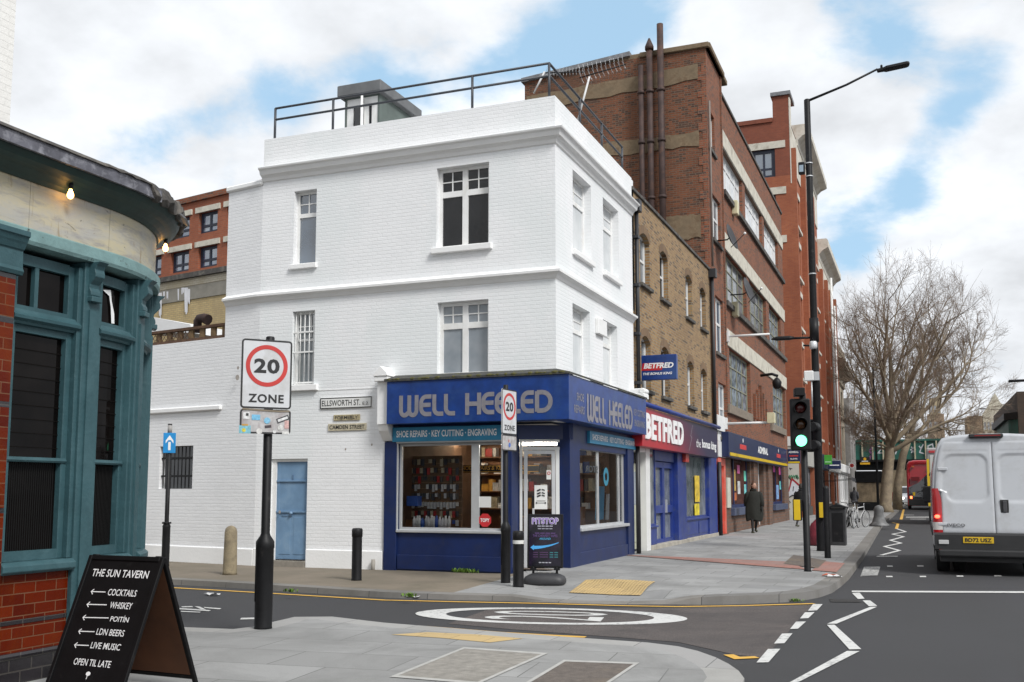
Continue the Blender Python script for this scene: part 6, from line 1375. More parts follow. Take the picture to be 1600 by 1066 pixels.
# carcass behind the joinery
mb = MB(); rows = []
for s in ss(Sa, Sb): p, n = ppt(s, -.32); rows.append([p, p+Vector((0, 0, 4.3))])
mb.grid(rows, smooth=False); mb.build('inner_wall', M_dark, pub, recalc=False)
e0, e1 = ppt(Sa, -.3)[0], ppt(Sb, -.3)[0]
mb = MB(); pl = [ppt(s, .1)[0]+Vector((0, 0, 4.35)) for s in ss(Sa, Sb)]+[Vector((e1.x, Sa, 4.35))]; mb.face(pl); mb.build('roof', M_felt, pub, recalc=False)
# tiled stall riser with black bands, sill
ZP = .1
def tiles(s0, s1, z0, z1, o, m, nm='tiles'):
    mb = MB(); sbox(mb, s0, s1, -.3, o, z0, z1); return mb.build(nm, m, pub)
pil = [(-.19, .0), (.56, .76), (1.32, 1.52), (2.05, 2.25), (2.9, 3.1), (3.9, 4.1), (5, 5.2), (6.2, 6.4), (8, 8.2)]
wins = [(-.93, -.19), (.0, .56), (.76, 1.32), (1.52, 2.05), (2.25, 2.9), (3.1, 3.9), (4.1, 5), (5.2, 6.2), (6.4, 8)]
for a, b in wins:
    tiles(a, b, .34, .565, .0, M_tile); tiles(a, b, .566, .60, .006, M_tilek, 'black_tile_band'); tiles(a, b, .601, .96, .0, M_tile); tiles(a, b, ZP-.1, .30, .03, M_tilek, 'plinth_tiles'); mb = MB(); band(mb, a, b, [(-.3, .3), (.04, .3), (.05, .325), (.035, .345), (-.3, .345)]); mb.build('plinth_moulding', M_tilek, pub)
# tile pier at the far left of the frame with capital
sp0, sp1 = -1.75, -.94
for z0, z1, m_, nm in ((.34, .566, M_tile, 'tiles'), (.567, .6, M_tilek, 'black_tile_band'), (.601, 1.45, M_tile, 'tiles'), (1.451, 1.49, M_tilek, 'black_tile_band'), (1.491, 2.28, M_tile, 'tiles'), (2.281, 2.325, M_tilek, 'black_tile_band'), (2.326, 2.95, M_tile, 'tiles'), (2.951, 3.0, M_tilek, 'black_tile_band'), (3.001, 3.31, M_tile, 'tiles'), (3.311, 3.35, M_tilek, 'black_tile_band'), (0, .339, M_tilek, 'plinth_tiles')):
    tiles(sp0, sp1, z0, z1, .07, m_, nm)
mb = MB(); prof = [(-.2, 3.351), (.09, 3.351), (.105, 3.38), (.09, 3.41), (.085, 3.55), (.10, 3.56), (.12, 3.60), (.13, 3.615), (.145, 3.65), (.16, 3.66), (.16, 3.70), (-.2, 3.70)]; band(mb, sp0-.03, sp1+.045, prof); mb.build('capital', M_teal, pub)
# beyond the pier, more of the same wall
tiles(Sa, sp0, .0, 3.7, -.02, M_tile)
# joinery
for a, b in pil:
    mb = MB(); sbox(mb, a, b, -.14, .045, .0 if a > -.1 else .0, 3.62); mb.build('pilaster', M_teal, pub, bevel=.006)
    mb = MB(); sbox(mb, a+.055, b-.055, .04, .062, .5, 3.2); mb.build('pilaster_panel', M_teal, pub)
    c = (a+b)/2; pr = []
    for t in range(11):
        z = 3.30+.32*t/10; o = .06+.10*(t/10)**1.6+.02*math.sin(t*1.3); pr.append((o, z))
    mb = MB(); band(mb, c-.055, c+.055, [(.0, 3.30)]+pr+[(.0, 3.62)]); mb.build('bracket', M_teal, pub, bevel=.004)
    mb = MB(); sbox(mb, c-.06, c+.06, .03, .10, 3.27, 3.32); mb.build('bracket_foot', M_teal, pub, bevel=.006)
for i, (a, b) in enumerate(wins):
    f = .075; mb = MB()
    for x0, x1, o in ((a+.0, a+.045, .02), (b-.045, b-.0, .02), (a+.045, a+f+.03, -.03), (b-f-.03, b-.045, -.03)): sbox(mb, x0, x1, -.14, o, 1.06, 3.56)
    wf_ = mb.build('window_frame', M_teal, pub, bevel=.004)
    mb = MB(); band(mb, a, b, [(-.14, .962), (.06, .962), (.085, .985), (.085, 1.03), (.05, 1.058), (-.14, 1.06)]); mb.build('sill', M_teal, pub, bevel=.004)
    mb = MB(); sbox(mb, a+.1, b-.1, -.12, -.035, 1.061, 1.14); mb.build('bottom_rail', M_teal, wf_)
    mb = MB(); band(mb, a+.02, b-.02, [(-.12, 2.98), (.0, 2.98), (.01, 3.0), (.045, 3.02), (.05, 3.045), (.02, 3.07), (.0, 3.1), (-.12, 3.1)]); mb.build('transom', M_teal, wf_)
    mb = MB(); sbox(mb, a+.1, b-.1, -.12, -.035, 3.101, 3.14); mb.build('sash_rail', M_teal, wf_); mb = MB(); sbox(mb, a+.1, b-.1, -.12, -.035, 3.48, 3.57); mb.build('sash_rail', M_teal, wf_); mb = MB(); sbox(mb, a+.1, b-.1, -.12, -.035, 2.92, 2.979); mb.build('sash_rail', M_teal, wf_)
    mb = MB(); band(mb, a+.06, b-.06, [(-.12, 1.86), (-.02, 1.86), (-.01, 1.875), (-.02, 1.90), (-.12, 1.90)]); mb.build('glazing_bar', M_teal, wf_)
    if i == 0: mb = MB(); c = a+.30; sbox(mb, c-.02, c+.02, -.11, -.04, 3.14, 3.48); mb.build('glazing_bar', M_teal, wf_)
    for z0, z1, nm in ((1.14, 1.86, 'ribbed_pane'), (1.9, 2.92, 'pane'), (3.14, 3.48, 'pane')):
        mb = MB(); rows = []
        for s in ss(a+.08, b-.08, .06): p, n = ppt(s, -.085); rows.append([p+Vector((0, 0, z0)), p+Vector((0, 0, z1))])
        mb.grid(rows, smooth=False); mb.build('pane', M_pubg, wf_, recalc=False)
        if nm == 'ribbed_pane':
            mb = MB(); n_ = int((b-a-.2)/.022)
            for k in range(n_):
                s = a+.1+k*.022; p, n = ppt(s, -.082); t = Vector((-n.y, n.x, 0))*.007
                mb.prism([p-t+Vector((0, 0, z0)), p+n*.004+Vector((0, 0, z0)), p+t+Vector((0, 0, z0))], (0, 0, z1-z0))
            mb.build('reeded_glass', mat('reeded glass', (.004, .004, .004), .5, var=.2, spec=.15), wf_)
    # slatted blind lines inside
    mb = MB()
    for k in range(8):
        z = 1.98+k*.115; rows = []
        for s in ss(a+.09, b-.09): p, n = ppt(s, -.075); rows.append([p+Vector((0, 0, z)), p+Vector((0, 0, z+.006))])
        mb.grid(rows, smooth=False)
    mb.build('blind_slats', mat('dim blind slat', (.005, .004, .0035), .9, var=.4, vs=4, spec=.1), wf_, recalc=False)
# torn poster scrap in the second top light
mb = MB(); pp = lambda s, z: ppt(s, -.07)[0]+Vector((0, 0, z)); mb.face([pp(.15, 3.44), pp(.27, 3.46), pp(.29, 3.36), pp(.34, 3.25), pp(.35, 3.16), pp(.30, 3.155), pp(.28, 3.3), pp(.25, 3.4)]); mb.build('paper_scrap', M_wtext, pub, recalc=False)
# rail, sign board, cornice
mb = MB(); band(mb, Sa, Sb, [(-.3, 3.621), (.09, 3.621), (.105, 3.65), (.105, 3.74), (.085, 3.755), (-.3, 3.76)]); mb.build('sign_rail', M_tealw, pub)
for a, b in ((Sa, -.83), (-.826, .055), (.06, Sb)):
    mb = MB(); rows = []
    for s in ss(a, b): p, n = ppt(s, .055); rows.append([p+Vector((0, 0, 3.755)), p+Vector((0, 0, 4.21))])
    mb.grid(rows, smooth=True)
    for s in (a, b):
        p, n = ppt(s, .055); mb.face([p+Vector((0, 0, 3.755)), p+Vector((0, 0, 4.16)), p-n*.05+Vector((0, 0, 4.16)), p-n*.05+Vector((0, 0, 3.755))])
    mb.build('sign_board', M_signb, pub, recalc=False)
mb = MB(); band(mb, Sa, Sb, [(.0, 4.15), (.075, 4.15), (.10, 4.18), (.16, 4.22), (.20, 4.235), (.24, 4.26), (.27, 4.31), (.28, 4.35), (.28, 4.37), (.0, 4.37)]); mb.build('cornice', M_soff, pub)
mb = MB(); band(mb, Sa, .42, [(.285, 4.31), (.315, 4.31), (.315, 4.42), (.28, 4.43)]); mb.build('lead_flashing', mat('streaked lead', (.11, .11, .13), .5, .3, var=.4, vs=6, dirt=(.3, .3, .33), ds=9), pub)
random.seed(21); rows = []
for s in ss(Sa, Sb, .06):
    p, n = ppt(s); r = (lambda q: random.uniform(-q, q)) if s > .3 else (lambda q: random.uniform(-q, q)*.2)
    rows.append([p+n*(-.1)+Vector((0, 0, 4.50+r(.01))), p+n*.12+Vector((0, 0, 4.48+r(.02))), p+n*(.30+r(.02))+Vector((0, 0, 4.45+r(.02))), p+n*(.335+r(.03))+Vector((0, 0, (4.415 if s < .3 else 4.34)+r(.035))), p+n*(.30+r(.015))+Vector((0, 0, (4.41 if s < .3 else 4.31)+r(.03))), p+n*.0+Vector((0, 0, 4.371))])
mb = MB(); mb.grid(rows, True, False); mb.build('roofing_felt', M_felt, pub, recalc=False)
mb = MB(); p, n = ppt(.86, .33); t = Vector((-n.y, n.x, 0)); mb.prism([p+t*.09+Vector((0, 0, 4.27)), p-t*.14+Vector((0, 0, 4.315)), p-t*.12+n*.05+Vector((0, 0, 4.27)), p+t*.06+n*.05+Vector((0, 0, 4.235))], n*.02); mb.build('loose_flashing', mat('bright lead scrap', (.3, .3, .32), .5, .3, var=.3), pub)
# filament bulbs
for s, lab in ((-.50, 'glowing filament bulb under the pub cornice above the flat bay'), (1.36, 'glowing filament bulb at the far curve of the pub cornice')):
    p, n = ppt(s, .15); z = 4.22; b = thing('filament_bulb', lab, 'light bulb', p+Vector((0, 0, z)))
    MB().lathe(p+Vector((0, 0, z-.05)), [(.018, 0), (.02, .055)], 10).build('holder', M_iron2, b)
    MB().lathe(p+Vector((0, 0, z-.155)), [(.004, .02), (.018, .027), (.027, .045), (.026, .065), (.015, .092), (.012, .105)], 14).build('globe', mat('glowing glass', (1, .7, .3), .3, emit=(1, .50, .13), es=8, var=0), b)
# upper storey set back, white painted
cU = ray(20, 100); k = 10.6; xu, yu = cU.x*k, cU.y*k
mb = MB(); mb.box(xu-9, xu, yu-14, yu+0, 4.38, 12.5); mb.build('upper_wall', brick('white painted pub brick', (.74, .73, .70), (.78, .77, .74), (.73, .72, .69), ms=.008, bump=.5), pub)

# ------------------------------------------------------------------ sandwich board
apx = EYE+ray(258, 872)*1; d = ray(258, 872); kq = (1.12-CAMH)/d.z; A1 = Vector((d.x*kq, d.y*kq, 1.12))
d = ray(142, 868); kq2 = (1.12-CAMH)/d.z; A0 = Vector((d.x*kq2, d.y*kq2, 1.12)); rt = (A1-A0); rt.z = 0; Wd = rt.length; rt.normalize(); nn = Vector((rt.y, -rt.x, 0))
sb = thing('sandwich_board', 'black wooden sandwich board listing drinks with arrows, standing on the near pavement', 'sandwich board', ((A0+A1)/2*1)); ROOT[sb.name] = sb.location = Vector(((A0.x+A1.x)/2, (A0.y+A1.y)/2, .1))
M_bb = mat('black painted board', (.004, .004, .0045), .6, var=.3, vs=8, dirt=(.012, .012, .012), ds=9, dt=(.6, .7), spec=.2); M_brn = mat('brown hardboard back', (.085, .032, .012), .7, var=.3, vs=2.5)
SP, HB = .40, 1.0
def leaf(sgn):
    dn = Vector((nn.x*SP*sgn, nn.y*SP*sgn, -HB)).normalized(); fr = Fr(A0, rt, (1, 0, 0)); fr.v = -dn; fr.n = (rt.cross(-dn)).normalized()
    if fr.n.dot(nn*sgn) < 0: fr.n = -fr.n
    return fr, math.hypot(SP, HB)
for sgn, nm in ((1, 'front'), (-1, 'back')):
    fr, Ln = leaf(sgn); mb = MB(); e = .035
    mb.fbox(fr, 0, e, -Ln, 0, -.012, .018).fbox(fr, Wd-e, Wd, -Ln, 0, -.012, .018).fbox(fr, e, Wd-e, -e, 0, -.012, .0175).fbox(fr, e, Wd-e, -Ln+.05, -Ln+.05+e, -.012, .0175)
    f_ = mb.build('frame', M_bb, sb, bevel=.003); MB().fbox(fr, e-.004, Wd-e+.004, -Ln+.06, -e+.004, -.004, .006).build('panel', M_bb, f_)
    MB().fbox(fr, e, Wd-e, -Ln+.09, -e, -.0125, -.0045).build('backing', M_brn, f_)
    if sgn == 1:
        q = lambda x, y: fr.at(x, y, .006); mb = MB()
        def line(body, x0, x1, y0, y1, bold=.0):
            a, b = q(x0, (y0+y1)/2), q(x1, (y0+y1)/2); vb, vt = q((x0+x1)/2, y1)[1], q((x0+x1)/2, y0)[1]; mb.text(body, fr, (a[0]+b[0])/2, vb, vt-vb, b[0]-a[0], .008, bold=bold)
        line('THE SUN TAVERN', 144, 233, 890.5, 902.5, .012)
        for i, (body, x0, x1, yc, ax0, ax1) in enumerate((('COCKTAILS', 169, 214, 926.5, 143, 165), ('WHISKEY', 172, 207, 946.5, 136.5, 167), ('POITÍN', 173, 202, 967, 130, 170), ('LDN BEERS', 151, 195, 988.5, 123.5, 148), ('LIVE MUSIC', 142, 189, 1010, 117, 139))):
            line(body, x0, x1, yc-5.2, yc+5.2, .008); a, b = q(ax0, yc-2), q(ax1, yc-1.2)
            mb.stroke(fr, [a, b], .007, .008); mb.stroke(fr, [(a[0]+.022, a[1]+.02), a, (a[0]+.022, a[1]-.02)], .007, .0086)
        line('OPEN TIL LATE', 115, 174, 1030.5, 1041.5, .008)
        c = q(138, 1053); mb.disc(fr, c[0], c[1], 0, .022, .008, 20, .7); mb.stroke(fr, [(c[0], c[1]), (c[0]-.003, c[1]-.04)], .006, .0086)
        mb.build('lettering', mat('chalk white lettering', (.72, .72, .72), .7), f_, recalc=False)
mb = MB(); 
for u in (.06, Wd-.06): p = A0+rt*u; mb.tube([p-rt*.03+Vector((0, 0, .004)), p+rt*.03+Vector((0, 0, .004))], .008, 8)
mb.build('hinges', M_iron2, sb)

# ------------------------------------------------------------------ street furniture
def post(mb, x, y, z0, prof, n=20): return mb.lathe((x, y, z0), prof, n)
def zone_sign(p, ang, wd, ht, zt_, label, r0, r1, zsl, ztop, stick=False, off_=0):
    t = thing('speed_sign', label, 'speed sign', p); x, y, z = p
    MB().lathe(p, [(r1+.004, 0), (r1, .02), (r1, zsl-.14), (r1+.006, zsl-.13), (r1+.004, zsl-.06), (r0+.012, zsl), (r0, zsl+.03), (r0, ztop-z-.012), (r0-.01, ztop-z)], 24).build('post', M_black, t)
    MB().tube([(x-r1*.6, y-r1*.75, z+.3), (x-r1*.6, y-r1*.75, z+.95)], .012, 6).build('cable_duct', M_black, t)
    f = facing((x, y, 0), ang); f.o = f.o + f.n*(r0+.03) - f.u*off_; zb = zt_-ht*.735; z2 = zt_-ht
    def rr(u0, u1, v0, v1, r=.035):
        o = []
        for cx, cy, a in ((u1-r, v1-r, 0), (u0+r, v1-r, 90), (u0+r, v0+r, 180), (u1-r, v0+r, 270)): o += [(cx+r*math.cos(R_(a+k*22.5)), cy+r*math.sin(R_(a+k*22.5))) for k in range(5)]
        return o
    M_face = mat('reflective white sign face', (.56, .57, .59), .45, var=.06, vs=5, dirt=(.47, .47, .47), ds=4)
    M_grim = mat('grimy sign face', (.42, .41, .41), .6, var=.2, vs=12, dirt=(.30, .26, .26), ds=9)
    for v0, v1, m_, nm in ((zb, zt_, M_face, 'zone_plate'), (z2, zb-.006, M_grim, 'lower_plate')):
        pl = MB().prism([f.p(u, v, -.012) for u, v in rr(-wd/2, wd/2, v0, v1, .04 if nm == 'zone_plate' else .03)], f.n*.012).build(nm, m_, t)
        q = rr(-wd/2+.010, wd/2-.010, v0+.010, v1-.010, .03); MB().stroke(f, q+[q[0]], .019, .002).build('border', M_btext, pl, recalc=False)
        if nm == 'zone_plate':
            cz = v0+(v1-v0)*.62; ro = wd*.415
            MB().disc(f, 0, cz, ro*.80, ro, .003, 48).build('red_ring', mat('sign red ring', (.48, .035, .03), .45, var=.08), pl, recalc=False)
            MB().text('20', f, 0, cz-ro*.36, ro*.70, ro*1.22, .003, bold=.035, spacing=1.08).text('ZONE', f, 0, v0+(v1-v0)*.085, (v1-v0)*.125, wd*.70, .003, bold=.03, spacing=1.12).build('lettering', M_btext, pl, recalc=False)
            for v in (cz+ro*.4, v0+.1): MB().fbox(f, -r0-.02, r0+.02, v-.02, v+.02, -2*r0-.05, -.0125).build('clamp', M_alu, pl)
        elif stick:
            sc_ = lambda u, v, w_, h_, c, nm_='sticker', rot=0, ww=.004: MB().face([f.p(u+(a*math.cos(rot)-b*math.sin(rot)), v+(a*math.sin(rot)+b*math.cos(rot)), ww) for a, b in ((-w_/2, -h_/2), (w_/2, -h_/2), (w_/2, h_/2), (-w_/2, h_/2))]).build(nm_, mat('sticker %.2f %.2f %.2f' % c, c, .5, var=.3, vs=40), pl, recalc=False)
            U = lambda x_: -wd/2+wd*x_; V = lambda y_: v0+(v1-v0)*y_
            sc_(U(.12), V(.72), .07, .075, (.62, .62, .62)); sc_(U(.14), V(.76), .03, .03, (.03, .03, .03), ww=.005); sc_(U(.31), V(.66), .095, .06, (.16, .42, .62)); sc_(U(.1), V(.16), .13, .09, (.18, .42, .5)); sc_(U(.1), V(.34), .07, .02, (.45, .25, .05), ww=.005)
            sc_(U(.84), V(.62), .145, .055, (.05, .05, .055), rot=.38); sc_(U(.84), V(.62), .12, .028, (.6, .6, .6), rot=.38, ww=.005); sc_(U(.92), V(.4), .05, .09, (.55, .35, .33)); sc_(U(.55), V(.3), .075, .03, (.05, .04, .045), rot=.15); sc_(U(.9), V(.06), .08, .03, (.6, .6, .58))
            for u, v, r, c in ((.53, .54, .036, (.2, .45, .62)), (.38, .1, .034, (.58, .57, .55)), (.8, .26, .034, (.55, .55, .53)), (.08, .13, .022, (.6, .5, .05)), (.68, .1, .02, (.6, .6, .6)), (.55, .5, .018, (.65, .65, .65))):
                MB().disc(f, U(u), V(v), 0, r, .005+r*.01, 16).build('sticker', mat('sticker %.2f %.2f %.2f' % c, c, .5, var=.3, vs=40), pl, recalc=False)
            MB().stroke(f, [(U(.04), V(.99)), (U(.4), V(.955)), (U(.75), V(.93)), (U(.97), V(.95))], .018, .006).build('peeling_edge', mat('brown peel', (.22, .18, .13), .8), pl, recalc=False)
        else:
            MB().disc(f, 0, v0+.1, 0, .04, .004, 14).build('sticker', mat('sticker blue', (.08, .16, .5), .5), pl, recalc=False); MB().disc(f, -.03, v0+.17, 0, .025, .0045, 12).build('sticker', mat('sticker red', (.5, .2, .2), .5), pl, recalc=False)
    return t
p1 = ground(411, 982, .1)
kk = (p1-EYE).dot(FW)
zt1_ = CAMH+ (ray(407, 526)*(kk*1.0)).z; zb1_ = CAMH+(ray(407, 677)*kk).z
zone_sign(p1, 49, .575, zt1_-zb1_, zt1_, 'larger 20 zone speed sign with stickered lower plate on the near pavement', .05, .098, 1.02, CAMH+(ray(406, 519)*kk).z, True, .05)
p2 = onpav(790, 911); k2 = (p2-EYE).dot(FW); zt2_ = CAMH+(ray(795, 606)*k2).z; zb2_ = CAMH+(ray(795, 704)*k2).z
zone_sign(p2, 85, .56, zt2_-zb2_, zt2_, 'slimmer angled 20 zone speed sign in front of the cobbler shop', .042, .082, 1.0, CAMH+(ray(794, 598)*k2).z)
# one-way arrow sign
p = onpav(258, 885); k = (p-EYE).dot(FW); t = thing('arrow_sign', 'small blue sign with white up arrow on a black post beside the barred window', 'road sign', p)
zz = lambda px, py: CAMH+(ray(px, py)*k).z
MB().lathe(p, [(.085, 0), (.08, .05), (.08, .8), (.085, .82), (.05, .9), (.045, .93), (.045, zz(260, 661)-p.z)], 16).build('post', M_black, t)
MB().lathe(p+Vector((0, 0, zz(260, 676)-p.z)), [(.046, 0), (.046, .17)], 16).build('bare_post_top', mat('bare grey post', (.3, .29, .28), .6), t)
f = facing((p.x, p.y, 0), 35); f.o = f.o+f.n*.06; a, b = zz(265, 707.5), zz(265, 675.5)
pl = MB().fbox(f, -.12, .13, a, b, -.012, 0).build('sign_plate', mat('road sign blue', (.02, .25, .58), .4, var=.08), t, bevel=.004)
c = (a+b)/2; mb = MB().face([f.p(u, v, .003) for u, v in ((-.018, a+.06), (.032, a+.06), (.032, c+.02), (-.018, c+.02))]); mb.face([f.p(u, v, .003) for u, v in ((.007, b-.05), (-.07, c+.05), (-.07, c-.01), (-.018, c+.06), (.032, c+.06), (.084, c-.01), (.084, c+.05))]); mb.build('arrow', M_wtext, pl, recalc=False)
MB().tube([p+Vector((.085*math.cos(a_*.6), .085*math.sin(a_*.6), .88+.012*(a_ % 3))) for a_ in range(22)], .012, 5).build('cable_loop', M_iron2, t)
# bollards
p = onpav(359, 898); MB().lathe(p, [(.135, 0), (.13, .05), (.118, .6), (.115, .78), (.10, .845), (.06, .885), (.012, .9)], 24).solo('stone_bollard', mat('buff stone bollard', (.26, .215, .14), .9, var=.25, vs=5, bump=.6, bs=40, dirt=(.16, .13, .09), ds=4), 'buff round topped stone bollard left of the blue door', 'bollard')
def bollard(p, lab, h, r, white):
    t = thing('black_bollard', lab, 'bollard', p); MB().lathe(p, [(r+.006, 0), (r, .02), (r*.98, h-.16), (r*.98, h-.155), (r+.006, h-.15), (r+.006, h-.03), (r-.01, h-.005), (.01, h)], 22).build('post', M_black, t)
    if white: MB().lathe(p+Vector((0, 0, h-.21)), [(r+.004, 0), (r+.004, .075)], 22, caps=False).build('white_band', mat('scuffed white band', (.6, .6, .58), .6, var=.15, dirt=(.2, .2, .2), ds=18, dt=(.62, .66)), t)
bollard(onpav(557, 907), 'plain black bollard on the side footway left of the cobbler shop', .9, .088, False)
bollard(onpav(810, 917), 'black bollard with a white band, beside the slim zone sign post', .9, .088, True)
# swing board outside the shop
p = onpav(852, 913); p.z += .0; k = (p-EYE).dot(FW); t = thing('swing_board', 'black swing poster board on a wheeled base outside the cobbler shop entrance', 'pavement sign', p)
f = facing((p.x, p.y, 0), 12); f.o = f.o+f.n*.03
def rbase(mb, f, w_, d_, prof, n=28):
    rows = []
    for sc_, z in prof:
        row = []
        for j in range(n):
            a = 2*math.pi*j/n; ca, sa = math.cos(a), math.sin(a); u = w_/2*sc_*math.copysign(abs(ca)**.4, ca); v = d_/2*sc_*math.copysign(abs(sa)**.5, sa); row.append(f.p(u, p.z+z, -v))
        rows.append(row)
    return mb.grid(rows, True, True, True)
rbase(MB(), f, .70, .46, [(.93, 0), (1, .03), (1, .08), (.94, .13), (.75, .165), (.5, .19)]).build('base', mat('dark plastic base', (.032, .032, .035), .55, var=.2), t)
fp = Fr(f.o, f.u, f.n); fp.v = (Vector((0, 0, 1))-f.n*.06).normalized(); fp.o = f.o-f.n*.0+Vector((0, 0, p.z)); h0, h1 = .27, 1.17
for u in (-.2, .2): MB().tube([fp.p(u, .15), fp.p(u, .30)], .022, 8).build('spring', M_iron2, t); MB().fbox(fp, u-.05, u+.05, .235, .268, -.03, .03).build('foot_clip', M_iron2, t)
pl = MB().fbox(fp, -.305, .305, h0, h1, -.025, .02).build('frame', M_iron2, t, bevel=.012)
m, tt, bb_ = newmat('dark vape poster'); tcn = tt.nodes.new('ShaderNodeTexCoord').outputs['Object']
tt.links.new(_ramp(tt, _noise(tt, tcn, 3.2, 5, .6, .6), [(.4, (.004, .004, .008)), (.6, (.016, .010, .026)), (.75, (.06, .055, .07))]), bb_.inputs['Base Color']); bb_.inputs['Roughness'].default_value = .25
po = MB().fbox(fp, -.27, .27, h0+.035, h1-.035, .0201, .023).build('poster', m, pl)
mp_ = lambda nm, c: mat(nm, c, .5, var=0)
Y = lambda f_: h0+.035+(h1-h0-.07)*f_
MB().text('PITSTOP', fp, 0, Y(.835), .115, .46, .0235, bold=.075, spacing=1.06).build('lettering', mp_('poster white', (.62, .62, .7)), pl, recalc=False)
MB().text('PITSTOP', fp, 0, Y(.843), .098, .44, .0245, bold=.02, spacing=1.06).build('lettering', mp_('poster violet', (.20, .10, .42)), pl, recalc=False)
for body, v, h, w_, c in ((None, .785, .025, .27, (.35, .35, .42)), (None, .735, .022, .26, (.3, .3, .36)), (None, .645, .022, .36, (.10, .05, .17)), ('THE CHEAPEST VAPES', .58, .042, .42, (.11, .055, .19)), ('AROUND', .525, .034, .19, (.06, .35, .6)), (None, .055, .022, .22, (.4, .4, .45))):
    
    if body is None: [MB().stroke(fp, [(-w_/2+w_*q/4+.006, Y(v)+h/2), (-w_/2+w_*(q+1)/4-.006, Y(v)+h/2)], h*.7, .0236).build('small_print', mp_('poster ink %.2f' % v, c), pl, recalc=False) for q in range(4)]
    else: MB().text(body, fp, 0, Y(v), h, w_, .0236, bold=.01).build('lettering', mp_('poster ink %.2f' % v, c), pl, recalc=False)
mb = MB(); pts = [(.23-.42*i/14, .44-.075*math.sin(math.pi*(.5+.5*i/14))*0-.10*(1-(1-i/14)**2)) for i in range(15)]
for i in range(14):
    w0, w1 = .006+.022*i/14, .006+.022*(i+1)/14; (a0, b0), (a1, b1) = pts[i], pts[i+1]; o = Y(.0)+.36; mb.face([fp.p(a0, o+b0-.36+.0-.0+h0*0+.0+(-w0)+.0, .0236) if 0 else fp.p(a0, Y(b0+.03)-w0, .0236), fp.p(a1, Y(b1+.03)-w1, .0236), fp.p(a1, Y(b1+.03)+w1, .0236), fp.p(a0, Y(b0+.03)+w0, .0236)])
mb.face([fp.p(-.19, Y(.37)-.045, .0237), fp.p(-.25, Y(.37), .0237), fp.p(-.19, Y(.37)+.045, .0237)]); mb.build('arrow', mp_('poster blue', (.07, .36, .75)), pl, recalc=False)
mb = MB()
for r in range(3):
    for a, b in ((-.2, -.12), (-.09, .05)): mb.stroke(fp, [(a, Y(.27-r*.045)), (b, Y(.27-r*.045))], .014, .0236)
mb.build('price_lines', mp_('poster dim violet', (.07, .03, .095)), pl, recalc=False); mb = MB()
for r in range(3):
    for a, b in ((.08, .14), (.16, .22)): mb.stroke(fp, [(a, Y(.27-r*.045)), (b, Y(.27-r*.045))], .016, .0236)
mb.build('price_lines', mp_('poster teal', (.03, .17, .2)), pl, recalc=False)
# traffic light
def lens_set(t, f, cz, on, sc_=1.0, hood=True):
    for i, (c, e) in enumerate((((.06, .008, .008), None), ((.05, .02, .006), None), ((.02, .35, .16), (.10, 1.0, .45)))):
        v = cz+(.31-.31*i)*sc_; r = .105*sc_
        lit = on and i == 2
        m_ = mat('green signal lit', (.1, .9, .5), .3, emit=(.16, 1, .5), es=2.4, var=0) if lit else mat('signal lens %d' % i, c, .2, var=.3, vs=30)
        MB().lathe(f.p(0, v, .0), [(r, 0), (r*.8, .03), (r*.4, .045), (.005, .05)], 24, f.n).build('lens', m_, t)
        if hood:
            rows = []
            for j in range(19):
                a = R_(-40+260*j/18); q = Vector((math.cos(a), math.sin(a))); ln = .19*(.55+.45*max(0, math.sin(a)))*sc_; rows.append([f.p(q.x*(r+.012), v+q.y*(r+.012), -.0), f.p(q.x*(r+.012), v+q.y*(r+.012), ln), f.p(q.x*(r+.004), v+q.y*(r+.004), ln), f.p(q.x*(r+.004), v+q.y*(r+.004), 0)])
            MB().grid(rows, False, True).build('hood', M_iron2, t, recalc=False)
def button_box(t, c, yl_dir): 
    x, y, z = c; b = MB().box(x-.075, x+.075, y-.10, y+.06, z-.2, z+.2).build('button_box', M_iron2, t, bevel=.01); MB().box(x-.058, x+.062, y-.112, y-.1, z-.19, z+.19).build('yellow_face', mat('signal box yellow', (.66, .44, .01), .4, var=.06), b, bevel=.006)
p = onpav(1262, 893); k = (p-EYE).dot(FW); zz = lambda px, py: CAMH+(ray(px, py)*k).z
t = thing('traffic_light', 'black traffic light showing green on a single pole at the corner kerb', 'traffic light', p)
MB().lathe(p, [(.075, 0), (.062, .03), (.062, zz(1262, 612)-p.z)], 20).build('pole', M_black, t)
f = facing((p.x, p.y, 0), 12); f.o = f.o+f.n*.2-f.u*.07; zc = (zz(1258, 703)+zz(1258, 622))/2
MB().fbox(f, -.185, .185, zc-.49, zc+.49, -.14, 0).build('housing', M_iron2, t, bevel=.03, seg=2); lens_set(t, f, zc, True)
MB().fbox(f, -.03, .2, zc+.3, zc+.36, -.3, -.14).fbox(f, -.03, .2, zc-.36, zc-.3, -.3, -.14).build('bracket', M_iron2, t)
MB().fbox(f, -.10, .09, zc+.53, zc+.69, -.2, .08).build('detector', M_iron2, t, bevel=.015); MB().fbox(f, .02, .05, zc+.488, zc+.54, -.12, -.06).build('detector_stem', M_iron2, t)
pb = onpav(1262, 893); button_box(t, (p.x-.15, p.y-.02, zz(1252, 797)), 0)
